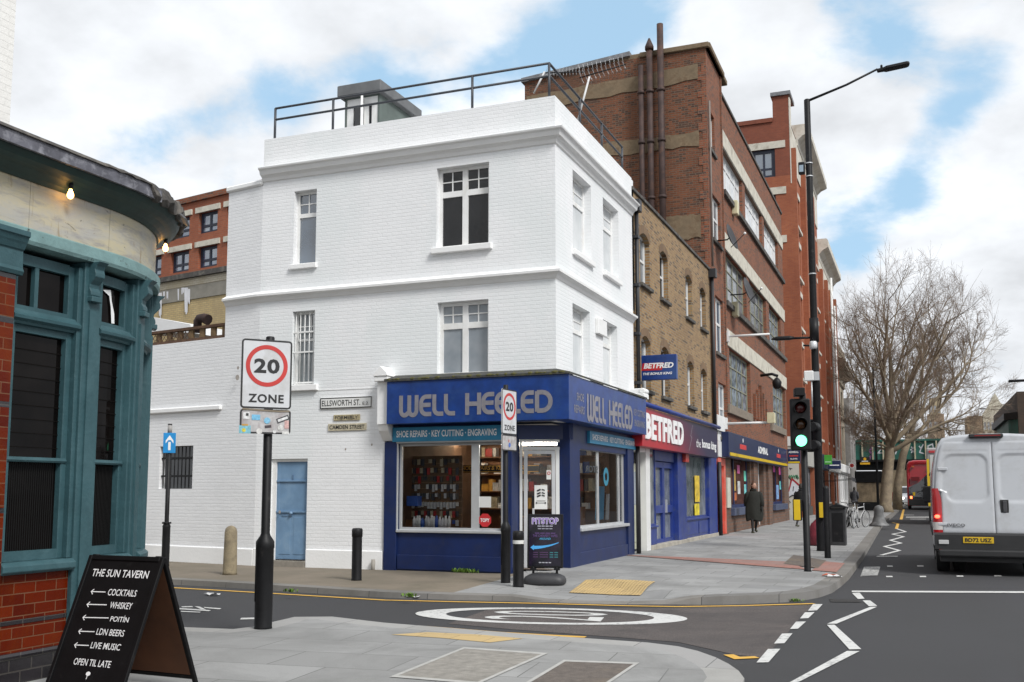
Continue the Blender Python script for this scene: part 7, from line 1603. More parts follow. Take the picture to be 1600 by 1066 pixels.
# lamp column
p = onpav(1283, 861); k = (p-EYE).dot(FW); zz = lambda px, py: CAMH+(ray(px, py)*k).z
lc = thing('lamp_column', 'tall black street lamp column with long side arm, highest of the street lamps', 'street lamp', p); zt_ = zz(1266, 126)
MB().lathe(p, [(.115, 0), (.105, .05), (.105, 4.1), (.112, 4.12), (.112, 4.3), (.092, 4.5), (.085, 8.0), (.078, zt_-p.z-.02), (.06, zt_-p.z)], 24).build('column', mat('black column paint', (.008, .008, .009), .5, var=.3, vs=4, dirt=(.035, .033, .033), ds=7, dt=(.6, .72), spec=.2), lc)
cx, cy = p.x, p.y; vd = Vector((1, .12, 0)).normalized()
tip_l = 1.78; za = zt_-.05; zt2 = FX(cy).at(1372, 103)[1]+.12
arm_end = Vector((cx, cy, za))+vd*tip_l; arm_end.z = zt2-.12
MB().tube([(cx, cy, za), (cx+vd.x*1.0, cy+vd.y*1.0, (za+arm_end.z)/2), arm_end], [.035, .03, .027], 10).build('arm', M_iron2, lc)
f = Fr(arm_end, vd, (-vd.y, vd.x, 0)); f.v = Vector((0, 0, 1)); f.u = (vd+Vector((0, 0, .13))).normalized()
hd = MB().prism([f.p(u, 0, n) for u, n in ((-.02, -.05), (.14, -.07), (.2, -.13), (.72, -.13), (.78, -.08), (.78, .08), (.72, .13), (.2, .13), (.14, .07), (-.02, .05))], f.u.cross(f.n)*-.09).build('lantern_head', M_iron2, lc, bevel=.02)
MB().fbox(f, .2, .70, -.02, .0, -.10, .10).build('lens', mat('grey lamp glass', (.12, .115, .11), .3), hd); MB().lathe(f.p(.10, -.0, 0), [(.03, 0), (.03, .07), (.02, .09)], 10).build('photocell', M_iron2, hd)
za2 = zz(1271, 522); e = Vector((cx, cy, za2)); tip = Vector((cx-1.0, cy-.1, za2+.0)); MB().tube([e, e+Vector((-.55, -.05, .0))], .03, 8).build('lower_arm', M_iron2, lc)
mb = MB(); q = e+Vector((-.5, -.05, 0)); mb.grid([[q+Vector((-s, dy*wd_, dz*hh)) for dy, dz in ((-1, 0), (-.7, 1), (.7, 1), (1, 0), (.7, -.6), (-.7, -.6))] for s, wd_, hh in ((0, .04, .04), (.12, .09, .06), (.45, .08, .06), (.58, .03, .012))], True, True, True); mb.build('footway_lantern', M_iron2, lc)
MB().tube([e+Vector((0, 0, -.12)), e+Vector((0, 0, .5))], .115, 16).build('sleeve', M_iron2, lc); MB().lathe(e+Vector((-.02, -.15, -.32)), [(.09, 0), (.10, .06), (.1, .16), (.07, .2)], 14).build('camera_dome', M_alu, lc); MB().tube([e+Vector((0, 0, -.22)), e+Vector((-.28, -.05, -.2))], .025, 8).build('camera_arm', M_iron2, lc)
zb_ = zz(1271, 585); MB().box(cx-.27, cx-.03, cy-.22, cy-.1, zb_-.13, zb_+.13).build('aerial_box', M_upvc, lc, bevel=.02); MB().tube([(cx-.09, cy-.16, zb_-.13), (cx-.09, cy-.16, zb_-.8)], .02, 6).build('cable_conduit', M_alu, lc); MB().box(cx-.02, cx+.1, cy-.2, cy-.1, zb_-.12, zb_+.1).build('bracket', M_alu, lc)
zb_ = zz(1259, 242); s_ = MB().box(cx-.26, cx-.1, cy-.16, cy+.02, zb_-.17, zb_+.14).build('wireless_box', M_iron2, lc, bevel=.02); MB().box(cx-.235, cx-.13, cy-.166, cy-.16, zb_-.13, zb_+.05).build('cover', mat('pale blue cover', (.3, .38, .45), .5), s_)
for z in (zb_+.1, zb_-.25, 7.2): MB().tube([(cx, cy, z), (cx, cy, z+.03)], .096, 16).build('strap', M_alu, lc)
# its second signal head, turned up the road
zc = (zz(1280, 655)+zz(1280, 703))/2; f2 = facing((cx, cy, 0), 12+180); f2.o = f2.o+f2.n*.3+f2.u*.1
s2 = MB().fbox(f2, -.185, .185, zc-.42, zc+.42, -.14, 0).build('signal_head', M_iron2, lc, bevel=.03); lens_set(s2, f2, zc, False, .85)
for dz in (.2, -.26):
    MB().lathe(Vector((cx-.02, cy-.12, zc+dz)), [(.12, 0), (.12, .2), (.1, .24)], 14, (-.2, -.9, 0)).build('side_hood', M_iron2, s2)
button_box(lc, (cx+.06, cy-.13, zz(1283, 797)), 0)
p = onpav(1293.5, 872); MB().lathe(p, [(.075, 0), (.07, .03), (.07, 1.55), (.06, 1.6), (.02, 1.62)], 18).solo('short_post', M_black, 'short plain black post standing before the tall lamp column', 'post')
# litter bin and red bag
p = onpav(1311, 852); k = (p-EYE).dot(FW); t = thing('litter_bin', 'tall black litter bin with pitched lid on the main road pavement', 'litter bin', p); h = 1.02
MB().box(p.x-.22, p.x+.2, p.y-.2, p.y+.25, p.z, p.z+h).build('body', mat('dull black bin', (.022, .022, .024), .6, var=.3, vs=3, dirt=(.04, .04, .04)), t, bevel=.015); MB().prism([(p.x-.25, p.y-.23, p.z+h), (p.x+.23, p.y-.23, p.z+h), (p.x+.23, p.y-.23, p.z+h+.05), (p.x-.01, p.y-.23, p.z+h+.13), (p.x-.25, p.y-.23, p.z+h+.05)], (0, .5, 0)).build('lid', M_iron2, t, bevel=.012); MB().box(p.x-.16, p.x+.14, p.y-.202, p.y-.2, p.z+.1, p.z+h-.12).build('door_panel', M_black, t); MB().box(p.x-.16, p.x+.15, p.y-.24, p.y-.231, p.z+h+.0, p.z+h+.04).build('slot', M_dark, t)
p = onpav(1279, 853); mb = MB(); random.seed(9); rows = []
for z, r in ((0, .2), (.05, .26), (.25, .27), (.45, .25), (.6, .19), (.68, .1), (.72, .07)): rows.append([p+Vector((math.cos(a*.5236)*r*random.uniform(.93, 1.07), math.sin(a*.5236)*r*.8*random.uniform(.93, 1.07), z)) for a in range(12)])
mb.grid(rows, True, True, True); mb.solo('refuse_sack', mat('dark red sack', (.17, .018, .03), .5, var=.3, vs=6), 'dark red tied sack standing behind the lamp column foot', 'sack')
p = onpav(1379, 828); p = Vector((-1.75, 47, .13)); MB().lathe(p, [(.42, 0), (.42, .06), (.30, .16), (.22, .4), (.2, .62), (.22, .72), (.16, .84), (.04, .9)], 20).solo('bell_bollard', mat('grey cast bollard', (.10, .10, .10), .6, var=.3, vs=6, dirt=(.25, .25, .25)), 'grey bell shaped bollard at the kerb before the plane tree', 'bollard')
# distant slim lamp posts
def far_lamp(px, py0, py1, dist, arm, lab, rr_=.08):
    f = FX(dist); x, z1 = f.at(px, py0); t = thing('lamp_post', lab, 'street lamp', (x, dist, .1)); MB().tube([(x, dist, 0), (x, dist, z1)], [rr_, rr_*.6], 10).build('column', M_black, t)
    if arm:
        MB().tube([(x, dist, z1), (x+arm, dist, z1+.15)], .04, 6).build('arm', M_black, t); MB().fbox(Fr((x+arm, dist, z1+.1), (1 if arm > 0 else -1, 0, 0), (0, -1, 0)), -.05, .75, 0, .12, -.15, .15).build('lantern_head', M_black, t, bevel=.03)
far_lamp(1364, 571, 800, 76, 0, 'slim black lamp post standing left of the plane tree', .1)
far_lamp(1571, 640, 700, 150, -2.4, 'distant lamp post with left arm above the van roof')
far_lamp(1640, 598, 760, 60, -1.2, 'lamp post at the right edge with only its lantern showing')

# ------------------------------------------------------------------ bicycles
def bicycle():
    t = thing('bicycle', 'white framed bicycle on the outside of the parked group', 'bicycle', (0, 0, 0), 'bicycles parked by the kerb')
    M_tyre = mat('bicycle tyre', (.012, .012, .012), .8); M_bf = mat('bicycle frame', (.5, .5, .5), .35, var=.05)
    for x in (0, 1.05):
        c = Vector((x, 0, .34)); ring = lambda r: [c+Vector((r*math.cos(2*math.pi*k/26), 0, r*math.sin(2*math.pi*k/26))) for k in range(27)]
        wh = MB().tube(ring(.335), .017, 7, caps=False).build('wheel', M_tyre, t); MB().tube(ring(.31), .011, 6, caps=False).build('rim', M_alu, wh); mb = MB()
        for k in range(14): a = 2*math.pi*k/14; mb.tube([c+Vector((0, .02*(-1)**k, 0)), c+Vector((.31*math.cos(a), 0, .31*math.sin(a)))], .0025, 3)
        mb.build('spokes', M_alu, wh)
    mb = MB(); bb, st, ht, hb = (.43, 0, .3), (.3, 0, .82), (.85, 0, .86), (.89, 0, .72)
    for a, b in ((bb, st), (st, ht), (bb, hb), (ht, hb)): mb.tube([a, b], .018, 8)
    for s in (-.06, .06):
        for a, b in (((0, s, .34), (bb[0], s*.4, .3)), ((0, s, .34), (st[0], s*.3, .76)), ((1.05, s, .34), (hb[0], s*.5, .72))): mb.tube([a, b], .011, 6)
    mb.build('frame', M_bf, t); MB().tube([(.3, 0, .8), (.27, 0, .93)], .014, 6).build('seat_post', M_alu, t)
    MB().grid([[Vector((.13+.3*u, w*(.08*(1-u)+.02), .93+.03*(1-abs(w))-.01*u)) for w in (-1, -.5, 0, .5, 1)] for u in (0, .3, .6, 1)], False, True).build('saddle', M_iron2, t)
    MB().tube([(.84, 0, .86), (.83, 0, .97), (.86, 0, 1.0)], .016, 8).build('stem', M_alu, t); MB().tube([(.80, -.29, 1.0), (.86, -.1, 1.0), (.86, .1, 1.0), (.80, .29, 1.0)], .014, 8).build('handlebar', M_iron2, t)
    MB().lathe((.43, -.03, .3), [(.09, 0), (.09, .01)], 20, (0, 1, 0)).build('chainring', M_iron2, t); MB().tube([(.43, -.07, .3), (.55, -.07, .18)], .011, 6).build('crank', M_alu, t); MB().tube([(.43, .07, .3), (.31, .07, .42)], .011, 6).build('crank', M_alu, t)
    mb = MB()
    for k in range(9): pass
    mb.grid([[Vector((.37*math.cos(a), w, .34+.37*math.sin(a))) for w in (-.025, .025)] for a in [R_(60+100*k/8) for k in range(9)]], smooth=False).build('mudguard', M_iron2, t, recalc=False)
    return t
b0 = bicycle(); p = onpav(1349, 824); b0.location = p+Vector((-.35, -.8, 0)); b0.rotation_euler = (R_(4), 0, R_(66))
for dx, dy, rz, tilt, lab in ((-.28, -1.6, 84, -5, 'bicycle standing end on to the camera, nearest in the parked group'), (-.62, -.3, 97, 6, 'bicycle at the inner side of the parked group, by the shop fronts')):
    c = tree_copy(b0, p+Vector((dx, dy, 0)), (R_(tilt), 0, R_(rz))); c['label'] = lab
t = thing('bicycle_rack', 'low black hoop rack holding the parked bicycles', 'bicycle rack', p+Vector((-.6, .2, 0)))
MB().tube([p+Vector((-.62, .0, 0)), p+Vector((-.62, .0, .7)), p+Vector((-.62, .1, .8)), p+Vector((-.62, .7, .8)), p+Vector((-.62, .8, .7)), p+Vector((-.62, .8, 0))], .03, 8).build('hoop', M_black, t)

# ------------------------------------------------------------------ people
SKIN = mat('skin', (.33, .19, .13), .6, var=.08); 
def person(p, yaw, label, coat_c, trouser_c, hair_c, h=1.68, coat_len=.5, stride=.5, cape=0., head_yaw=0., skin=SKIN, hood=False):
    """one continuous skinned body, coat and hair as clothing over it; faces -Y before turning"""
    t = thing('person', label, 'person', (0, 0, 0)); s = h/1.72; V = []; E = []; RR = []
    def add(q, r, par=None):
        V.append(Vector(q)*s); RR.append(r*s if not isinstance(r, tuple) else tuple(x*s for x in r)); i = len(V)-1
        if par is not None: E.append((par, i))
        return i
    pel = add((0, 0, .94), (.15, .11)); sp = add((0, .01, 1.12), (.13, .1), pel); ch = add((0, .01, 1.32), (.165, .115), sp); nb = add((0, 0, 1.45), .06, ch); nk = add((0, -.01, 1.52), .052, nb)
    hb = add((0, -.025, 1.585), (.066, .078), nk); hm = add((0, -.02, 1.65), (.073, .09), hb); add((0, -.005, 1.705), (.055, .068), hm)
    hands = []
    for sd_, st in ((-1, stride), (1, -stride)):
        hip = add((sd_*.09, 0, .88), .088, pel); kn = add((sd_*.095, -.16*st-.03, .50), .060, hip); an = add((sd_*.09, -.34*st+(.12 if st < 0 else 0), .10 if st > 0 else .14), .04, kn)
        he = add((sd_*.09, V[an].y/s+.02, .045 if st > 0 else .10), .038, an); to = add((sd_*.10, V[an].y/s-.15, .03 if st > 0 else .04), (.04, .028), he)
        sh_ = add((sd_*.19, .01, 1.40), .06, ch); el = add((sd_*.25, .03+.10*st, 1.14), .046, sh_); wr = add((sd_*.255, -.03+.22*st*.8, .92), .030, el); pm = add((sd_*.25, -.04+.24*st*.8, .86), (.036, .018), wr)
        for q, (dx, ln, r) in enumerate(((-.028, .075, .0085), (-.010, .085, .009), (.009, .08, .009), (.027, .062, .008))):
            b = add((sd_*.25, V[pm].y/s+dx, .815), .009, pm); c_ = add((sd_*.245, V[pm].y/s+dx-.006, .815-ln*.5), r, b); add((sd_*.236, V[pm].y/s+dx-.012, .815-ln), r*.85, c_)
        th = add((sd_*.235, V[wr].y/s-.045, .86), .0105, wr); add((sd_*.228, V[wr].y/s-.06, .82), .009, th)
    me = bpy.data.meshes.new('body'); me.from_pydata(V, E, []); o = bpy.data.objects.new('body', me); COL.objects.link(o); me.materials.append(mat('dark trousers %.3f' % sum(trouser_c), trouser_c, .8, var=.2, vs=8)); me.materials.append(skin)
    md = o.modifiers.new('skin', 'SKIN'); md.use_smooth_shade = True
    for i, r in enumerate(RR): me.skin_vertices[0].data[i].radius = r if isinstance(r, tuple) else (r, r)
    me.skin_vertices[0].data[0].use_root = True; o.modifiers.new('sub', 'SUBSURF').levels = 1; o.modifiers['sub'].render_levels = 2; o.parent = t
    # head and hands in skin colour: a close-fitting skin shell with the face on it
    hc = Vector((0, -.022, 1.635))*s; cy_, sy_ = math.cos(head_yaw), math.sin(head_yaw)
    hr = lambda q: hc+Vector((q[0]*cy_-q[1]*sy_, q[0]*sy_+q[1]*cy_, q[2]))*s
    mb = MB(); rows = []
    for k in range(13):
        a = math.pi*k/12; z = -math.cos(a)*.122; q = max(math.sin(a), .05); jaw = .80+.2*min(1, (z+.122)/.1)
        rows.append([hr((.078*q*jaw*math.cos(b), (.098*q*math.sin(b)-.008)*(1 if math.sin(b) > 0 else .96), z)) for b in [2*math.pi*j/16 for j in range(16)]])
    mb.grid(rows, True, True, True); fa = mb.build('head', skin, t)
    mb = MB(); mb.grid([[hr((x*w_, -.098-o_, z)) for x in (-1, -.4, .4, 1)] for z, w_, o_ in ((.03, .010, -.004), (.0, .013, .012), (-.022, .017, .022), (-.03, .014, .004))], False, True); mb.build('nose', skin, fa, recalc=False)
    for sx in (-1, 1): MB().ball(hr((sx*.032, -.088, .018)), .012*s, .008*s, .008*s, 8, 5).build('eye', mat('eye', (.25, .23, .21), .3), fa); MB().ball(hr((sx*.079, .005, .0)), .012*s, .02*s, .032*s, 8, 5).build('ear', skin, fa); MB().ball(hr((sx*.032, -.095, .036)), .018*s, .006*s, .005*s, 6, 4).build('eyebrow', mat('brow', (.03, .02, .015), .8), fa)
    MB().ball(hr((0, -.093, -.058)), .024*s, .007*s, .008*s, 8, 5).build('mouth', mat('lips', (.25, .08, .07), .5), fa)
    mb = MB(); rows = []
    for k in range(8):
        a = math.pi*(.40+.6*k/7); z = -math.cos(a)*.135; q = max(math.sin(a), .05); rows.append([hr((.086*q*math.cos(b), .010+.104*q*math.sin(b)*(1 if math.sin(b) > -.2 else .75), z-(.05*max(0, math.sin(b)) if k < 2 else 0)+(.055*max(0, -math.sin(b))*(1-k/7)))) for b in [2*math.pi*j/18 for j in range(18)]])
    mb.grid(rows, True, True, True); mb.build('hair', mat('hair %.3f' % sum(hair_c), hair_c, .7, var=.3, vs=30), fa)
    # coat: body of cloth with folds, and sleeves
    mc = mat('coat cloth %.3f' % sum(coat_c), coat_c, .85, var=.3, vs=7, bump=.5, bs=14); mb = MB(); rows = []; zb = coat_len
    lv = [(1.49, .075, .075), (1.46, .12, .09), (1.42, .195, .115), (1.36, .225, .135), (1.2, .205+cape*.10, .15), (1.02, .205+cape*.18, .155), (.85, .225+cape*.2, .17), (.65, .235+cape*.19, .175), (zb+.04, .24+cape*.12, .18), (zb, .235+cape*.1, .175)]
    for z, rx, ry in lv:
        fl = max(0, 1.3-z); rows.append([Vector((rx*math.cos(b)*(1+.05*fl*math.sin(7*b+z*3)), ry*math.sin(b)*(1+.10*fl*math.sin(5*b+2+z*2)), z+(.03*math.sin(3*b+1) if z < .7 else 0)))*s for b in [2*math.pi*j/36 for j in range(36)]])
    mb.grid(rows, True, True, False); mb.grid([rows[-1], [q*.0+Vector((q.x*.9, q.y*.9, q.z+.02)) for q in rows[-1]]], True, True); mb.build('coat', mc, t)
    for sd_, st in ((-1, stride), (1, -stride)):
        w_ = 1+cape*.6; MB().tube([Vector((sd_*.17, .01, 1.42))*s, Vector((sd_*.215, .02, 1.34))*s, Vector((sd_*.26, .03+.10*st, 1.12))*s, Vector((sd_*.262, -.02+.2*st*.8, .93))*s], [.07*s, .078*s*w_, .068*s*w_, .056*s*w_], 12).build('sleeve', mc, t)
    MB().tube([Vector((.085*math.cos(b), .085*math.sin(b)-.0, 1.50+.015*math.sin(b)))*s for b in [2*math.pi*j/16 for j in range(17)]], .028*s, 8, False).build('collar', mc, t)
    if hood: MB().ball(Vector((0, .11, 1.47))*s, .12*s, .075*s, .09*s, 12, 8).build('hood', mc, t)
    for sd_, st in ((-1, stride), (1, -stride)):
        y = (-.34*st+(.12 if st < 0 else 0)); z = 0 if st > 0 else .04
        MB().grid([[Vector((sd_*.095+x*w_, y+dy, z+zz_)) for x, zz_ in ((-1, .0), (-.9, hh*.6), (0, hh), (.9, hh*.6), (1, 0))] for dy, w_, hh in ((.075, .03, .07), (.05, .042, .10), (-.02, .043, .09), (-.10, .05, .065), (-.17, .045, .05), (-.205, .02, .02))], False, True).build('shoe', mat('shoe', (.05, .05, .03), .6), t)
    t.location = p; t.rotation_euler = (0, 0, yaw); return t
d = ray(1179, 825); k = -5.55/d.x; p = Vector((-5.55, d.y*k, zpav(-5.55, d.y*k))); person(p, R_(18), 'person walking towards the camera in a long dark olive hooded coat, dark trousers and boots', (.010, .011, .008), (.012, .012, .012), (.07, .03, .015), 1.74, .42, .5, .42, R_(38), mat('warm skin', (.42, .24, .17), .6, var=.06), True)
p = onpav(1253, 824); person(p, R_(160), 'person in a black jacket walking away, half hidden behind the traffic light pole', (.012, .012, .013), (.02, .02, .025), (.02, .015, .01), 1.75, .7, .4, .15)
p = onpav(1336, 800); person(p, R_(170), 'distant person in dark grey jacket walking near the shop fronts behind the bicycles', (.05, .05, .055), (.12, .09, .05), (.02, .015, .01), 1.75, .75, .4)
p = Vector((-2.4, 104, .13)); person(p, R_(0), 'distant person in a red jacket on the pavement under the railway bridge', (.30, .015, .02), (.02, .02, .03), (.02, .015, .01), 1.7, .8, .4)

# ------------------------------------------------------------------ white van
M_vw = mat('white van paint', (.46, .475, .50), .26, var=.04, vs=1, coat=.5, dirt=(.40, .405, .415), ds=1.6); M_vb = mat('black van plastic', (.018, .018, .019), .6, var=.2); M_vred = mat('red lamp lens', (.38, .008, .012), .15, var=.2, vs=9, coat=.5); M_vclr = mat('clear lamp lens', (.55, .52, .50), .15, var=.15)
TV = 19.6
d = ray(1553.5, 768); cv = EYE+d*(TV/ d.dot(FW)); XV, YV = cv.x, cv.y; HWV = 1.12
van = thing('delivery_van', 'white high roof delivery van seen from behind in the right hand lane', 'van', (XV, YV+3, 0))
def vprof(k=1.0, top=2.76, hw=HWV, zb=.42):
    half = [(0, zb), (.6*hw, zb), (.94*hw, zb+.02), (hw, zb+.15), (hw, 1.2), (.995*hw, 1.62), (.965*hw, 2.05), (.915*hw, 2.38), (.865*hw, 2.56), (.79*hw, 2.67), (.62*hw, 2.72), (.3*hw, 2.745), (0, 2.75)]
    return [(x, zb+(z-zb)*(top-zb)/(2.75-zb)) for x, z in half]
def vring(y, top, hw, zb, dy=0):
    h = vprof(1, top, hw, zb); ring = [(x, z) for x, z in h]+[(-x, z) for x, z in h[-2:0:-1]]
    return [Vector((XV+x, YV+y+dy*max(0, (z-.9)/1.85)**1.0, z)) for x, z in ring]
rows = [vring(.06, 2.70, HWV*.985, .45, .17), vring(.0+.1, 2.75, HWV, .44, .16), vring(.6, 2.77, HWV, .42), vring(3.6, 2.77, HWV, .42), vring(4.3, 2.6, HWV, .42), vring(4.75, 2.1, HWV*.98, .42), vring(5.15, 1.55, HWV*.97, .42), vring(5.7, 1.3, HWV*.93, .42), vring(6.0, 1.05, HWV*.85, .45), vring(6.05, .8, HWV*.8, .5)]
MB().grid(rows, True, True, True).build('body', M_vw, van)
# rear doors: pressed panels
def yrear(z): return YV+.045+.165*max(0, (z-.9)/1.85)
def hwat(z):
    h = vprof(1, 2.72, HWV*.985, .45)
    for (x0, z0), (x1, z1) in zip(h[3:], h[4:]):
        if z0 <= z <= z1: return x0+(x1-x0)*(z-z0)/max(z1-z0, 1e-6)
    return 0
def sdf(u, v, hw_, hv, r): qx, qy = abs(u)-hw_+r, abs(v)-hv+r; return math.hypot(max(qx, 0), max(qy, 0))+min(max(qx, qy), 0)-r
for sgn in (-1, 1):
    nu, nv = 40, 64; z0, z1 = .80, 2.60; fr_, bk = [], []
    for j in range(nv+1):
        z = z0+(z1-z0)*j/nv; xo = min(hwat(z)-.045, HWV-.17 if z < 1.62 else 9); row = []
        for i in range(nu+1):
            x = .006+(xo-.006)*i/nu; dsp = 0
            cz, hz = 1.88, .46; cxm, hxm = xo*.5, xo*.5-.10
            s_ = sdf(x-cxm, z-cz, hxm, hz, .17); k = max(0, min(1, .5-s_/.05)); k = k*k*(3-2*k); dsp += .022*k
            g = abs(z-2.40); dsp += .008*max(0, 1-g/.02) if .1 < x < xo-.05 else 0
            eg = min(x-.006, xo-x, z-z0, z1-z); rd = .012*(1-min(1, eg/.018))**2
            row.append(Vector((XV+sgn*x, yrear(z)-.022+dsp+rd, z)))
        fr_.append(row)
    o = MB().grid(fr_, False, True).build('rear_door', M_vw, van, recalc=False)
    for z in (.98, 2.06): MB().box(XV+sgn*(hwat(z)-.16)-.09, XV+sgn*(hwat(z)-.16)+.09, yrear(z)-.045, yrear(z)-.018, z-.03, z+.03).build('hinge', M_vw, o, bevel=.01)
    if sgn > 0:
        hx = XV+.09; MB().box(hx-.075+.08, hx+.075+.08, yrear(1.3)-.03, yrear(1.3)-.016, 1.2, 1.46).build('handle_recess', M_vb, o, bevel=.03, seg=2); MB().box(hx+.05, hx+.12, yrear(1.3)-.05, yrear(1.3)-.03, 1.22, 1.44).build('handle', mat('grey handle', (.06, .06, .065), .4), o, bevel=.015)
fr_ = Fr((0, YV+.019, 0), (1, 0, 0), (0, -1, 0)); MB().text('IVECO', fr_, XV-.70, .935, .062, .32, .006, bold=.04, th=.006, spacing=1.1).build('badge', mat('chrome badge', (.25, .25, .26), .25, .6), van)
for sgn in (-1, 1):
    xo = HWV*.99; mb = MB(); rows = []
    for z in [.80+.88*k/12 for k in range(13)]:
        w_ = .165 if z < 1.45 else .165-.05*(z-1.45)/.2; rows.append([Vector((XV+sgn*(xo-w_), yrear(z)-.03, z)), Vector((XV+sgn*(xo-.05), yrear(z)-.045, z)), Vector((XV+sgn*(xo+.004), yrear(z)+.0, z)), Vector((XV+sgn*(xo+.014), yrear(z)+.14, z))])
    lens = MB().grid(rows[3:], False, True).build('tail_light', M_vred, van, recalc=False); MB().grid([r for r in rows[1:4]], False, True).build('reverse_lens', M_vclr, lens, recalc=False); MB().grid([r for r in rows[:2]], False, True).build('fog_lens', M_vred, lens, recalc=False)
    MB().ball((XV+sgn*(xo-.075), yrear(1.12)-.045, 1.13), .05, .015, .035, 12, 6).build('lit_brake_lamp', mat('lit brake lamp', (1, .1, .05), emit=(1, .06, .03), es=5, var=0), lens)
    MB().box(XV+sgn*(xo-.17)-.09, XV+sgn*(xo-.17)+.09+.07*sgn*0, YV-.075, YV-.06, .60, .68).build('side_plate', mat('pale plate', (.5, .5, .5), .4), van, bevel=.006); MB().box(XV+sgn*(xo-.11)-.025, XV+sgn*(xo-.11)+.025, YV-.075, YV-.06, .44, .5).build('reflector', M_vred, van)
MB().grid([[Vector((XV+x, YV+yy, z)) for yy, z in ((.12, .83), (-.01, .82), (-.05, .78), (-.055, .5), (-.02, .48), (.1, .47))] for x in (-HWV*.985, -HWV*.9, 0, HWV*.9, HWV*.985)], False, False).build('bumper', M_vb, van, recalc=False)
MB().box(XV-HWV*.93, XV+HWV*.93, YV-.10, YV+.1, .36, .50).build('step', M_vb, van, bevel=.03, seg=2); MB().box(XV-HWV*.9, XV+HWV*.9, YV+.05, YV+5.6, .26, .42).build('chassis', M_vb, van)
pp_ = XV+(fr_.at(1528, 838)[0]-XV); pl = MB().fbox(fr_, pp_-.27, pp_+.27, .625, .745, .07, .085).build('number_plate', mat('yellow number plate', (.62, .40, .015), .4, var=.06), van, bevel=.004); MB().text('BD72 USZ', fr_, pp_, .648, .076, .47, .0895, bold=.03).build('lettering', M_btext, pl, recalc=False)
bz = 2.70; bx0 = fr_.at(1514, 680)[0]; bx1 = fr_.at(1568, 680)[0]; hl = MB().box(bx0, bx1, YV+.10, YV+.30, 2.665, 2.74).build('high_brake_light', M_vb, van, bevel=.015); MB().box(bx0+.1, bx1-.05, YV+.095, YV+.1, 2.695, 2.72).build('lens', mat('dark red lens', (.2, .01, .01), .2), hl)
for sx in (-1, 1):
    for y in (1.15, 4.95): 
        wh = MB().lathe((XV+sx*(HWV-.30), YV+y, .345), [(.2, 0), (.33, .01), (.345, .04), (.345, .22), (.33, .25), (.22, .255)], 28, (sx, 0, 0)).build('wheel', mat('van tyre', (.013, .013, .013), .85), van); MB().lathe((XV+sx*(HWV-.055), YV+y, .345), [(.2, 0), (.19, .012), (.05, .02), (.04, .03)], 20, (sx, 0, 0)).build('rim', mat('grey steel rim', (.2, .2, .2), .5), wh)
        if y < 2: MB().lathe((XV+sx*(HWV-.60), YV+y, .345), [(.2, 0), (.345, .03), (.345, .22), (.2, .25)], 28, (sx, 0, 0)).build('wheel', mat('van tyre', (.013,)*3), van)
    MB().box(XV+sx*(HWV+.03)-.12, XV+sx*(HWV+.03)+.12, YV+4.6, YV+4.72, 1.35, 1.75).build('mirror', M_vb, van, bevel=.03)
    MB().box(XV+sx*(HWV+.008)-.012, XV+sx*(HWV+.008)+.012, YV+.3, YV+4.4, .75, .92).build('rub_strip', M_vb, van)
    MB().box(XV+sx*(HWV)-.006, XV+sx*(HWV)+.006, YV+1.2, YV+4.3, 1.98, 2.02).build('door_rail', M_vb, van)
MB().grid([vring(4.36, 2.52, HWV*.93, 1.6)[6:19], vring(5.08, 1.62, HWV*.9, 1.3)[6:19]], False, True).build('windscreen', M_dglass, van, recalc=False).location = (0, .03, .03)

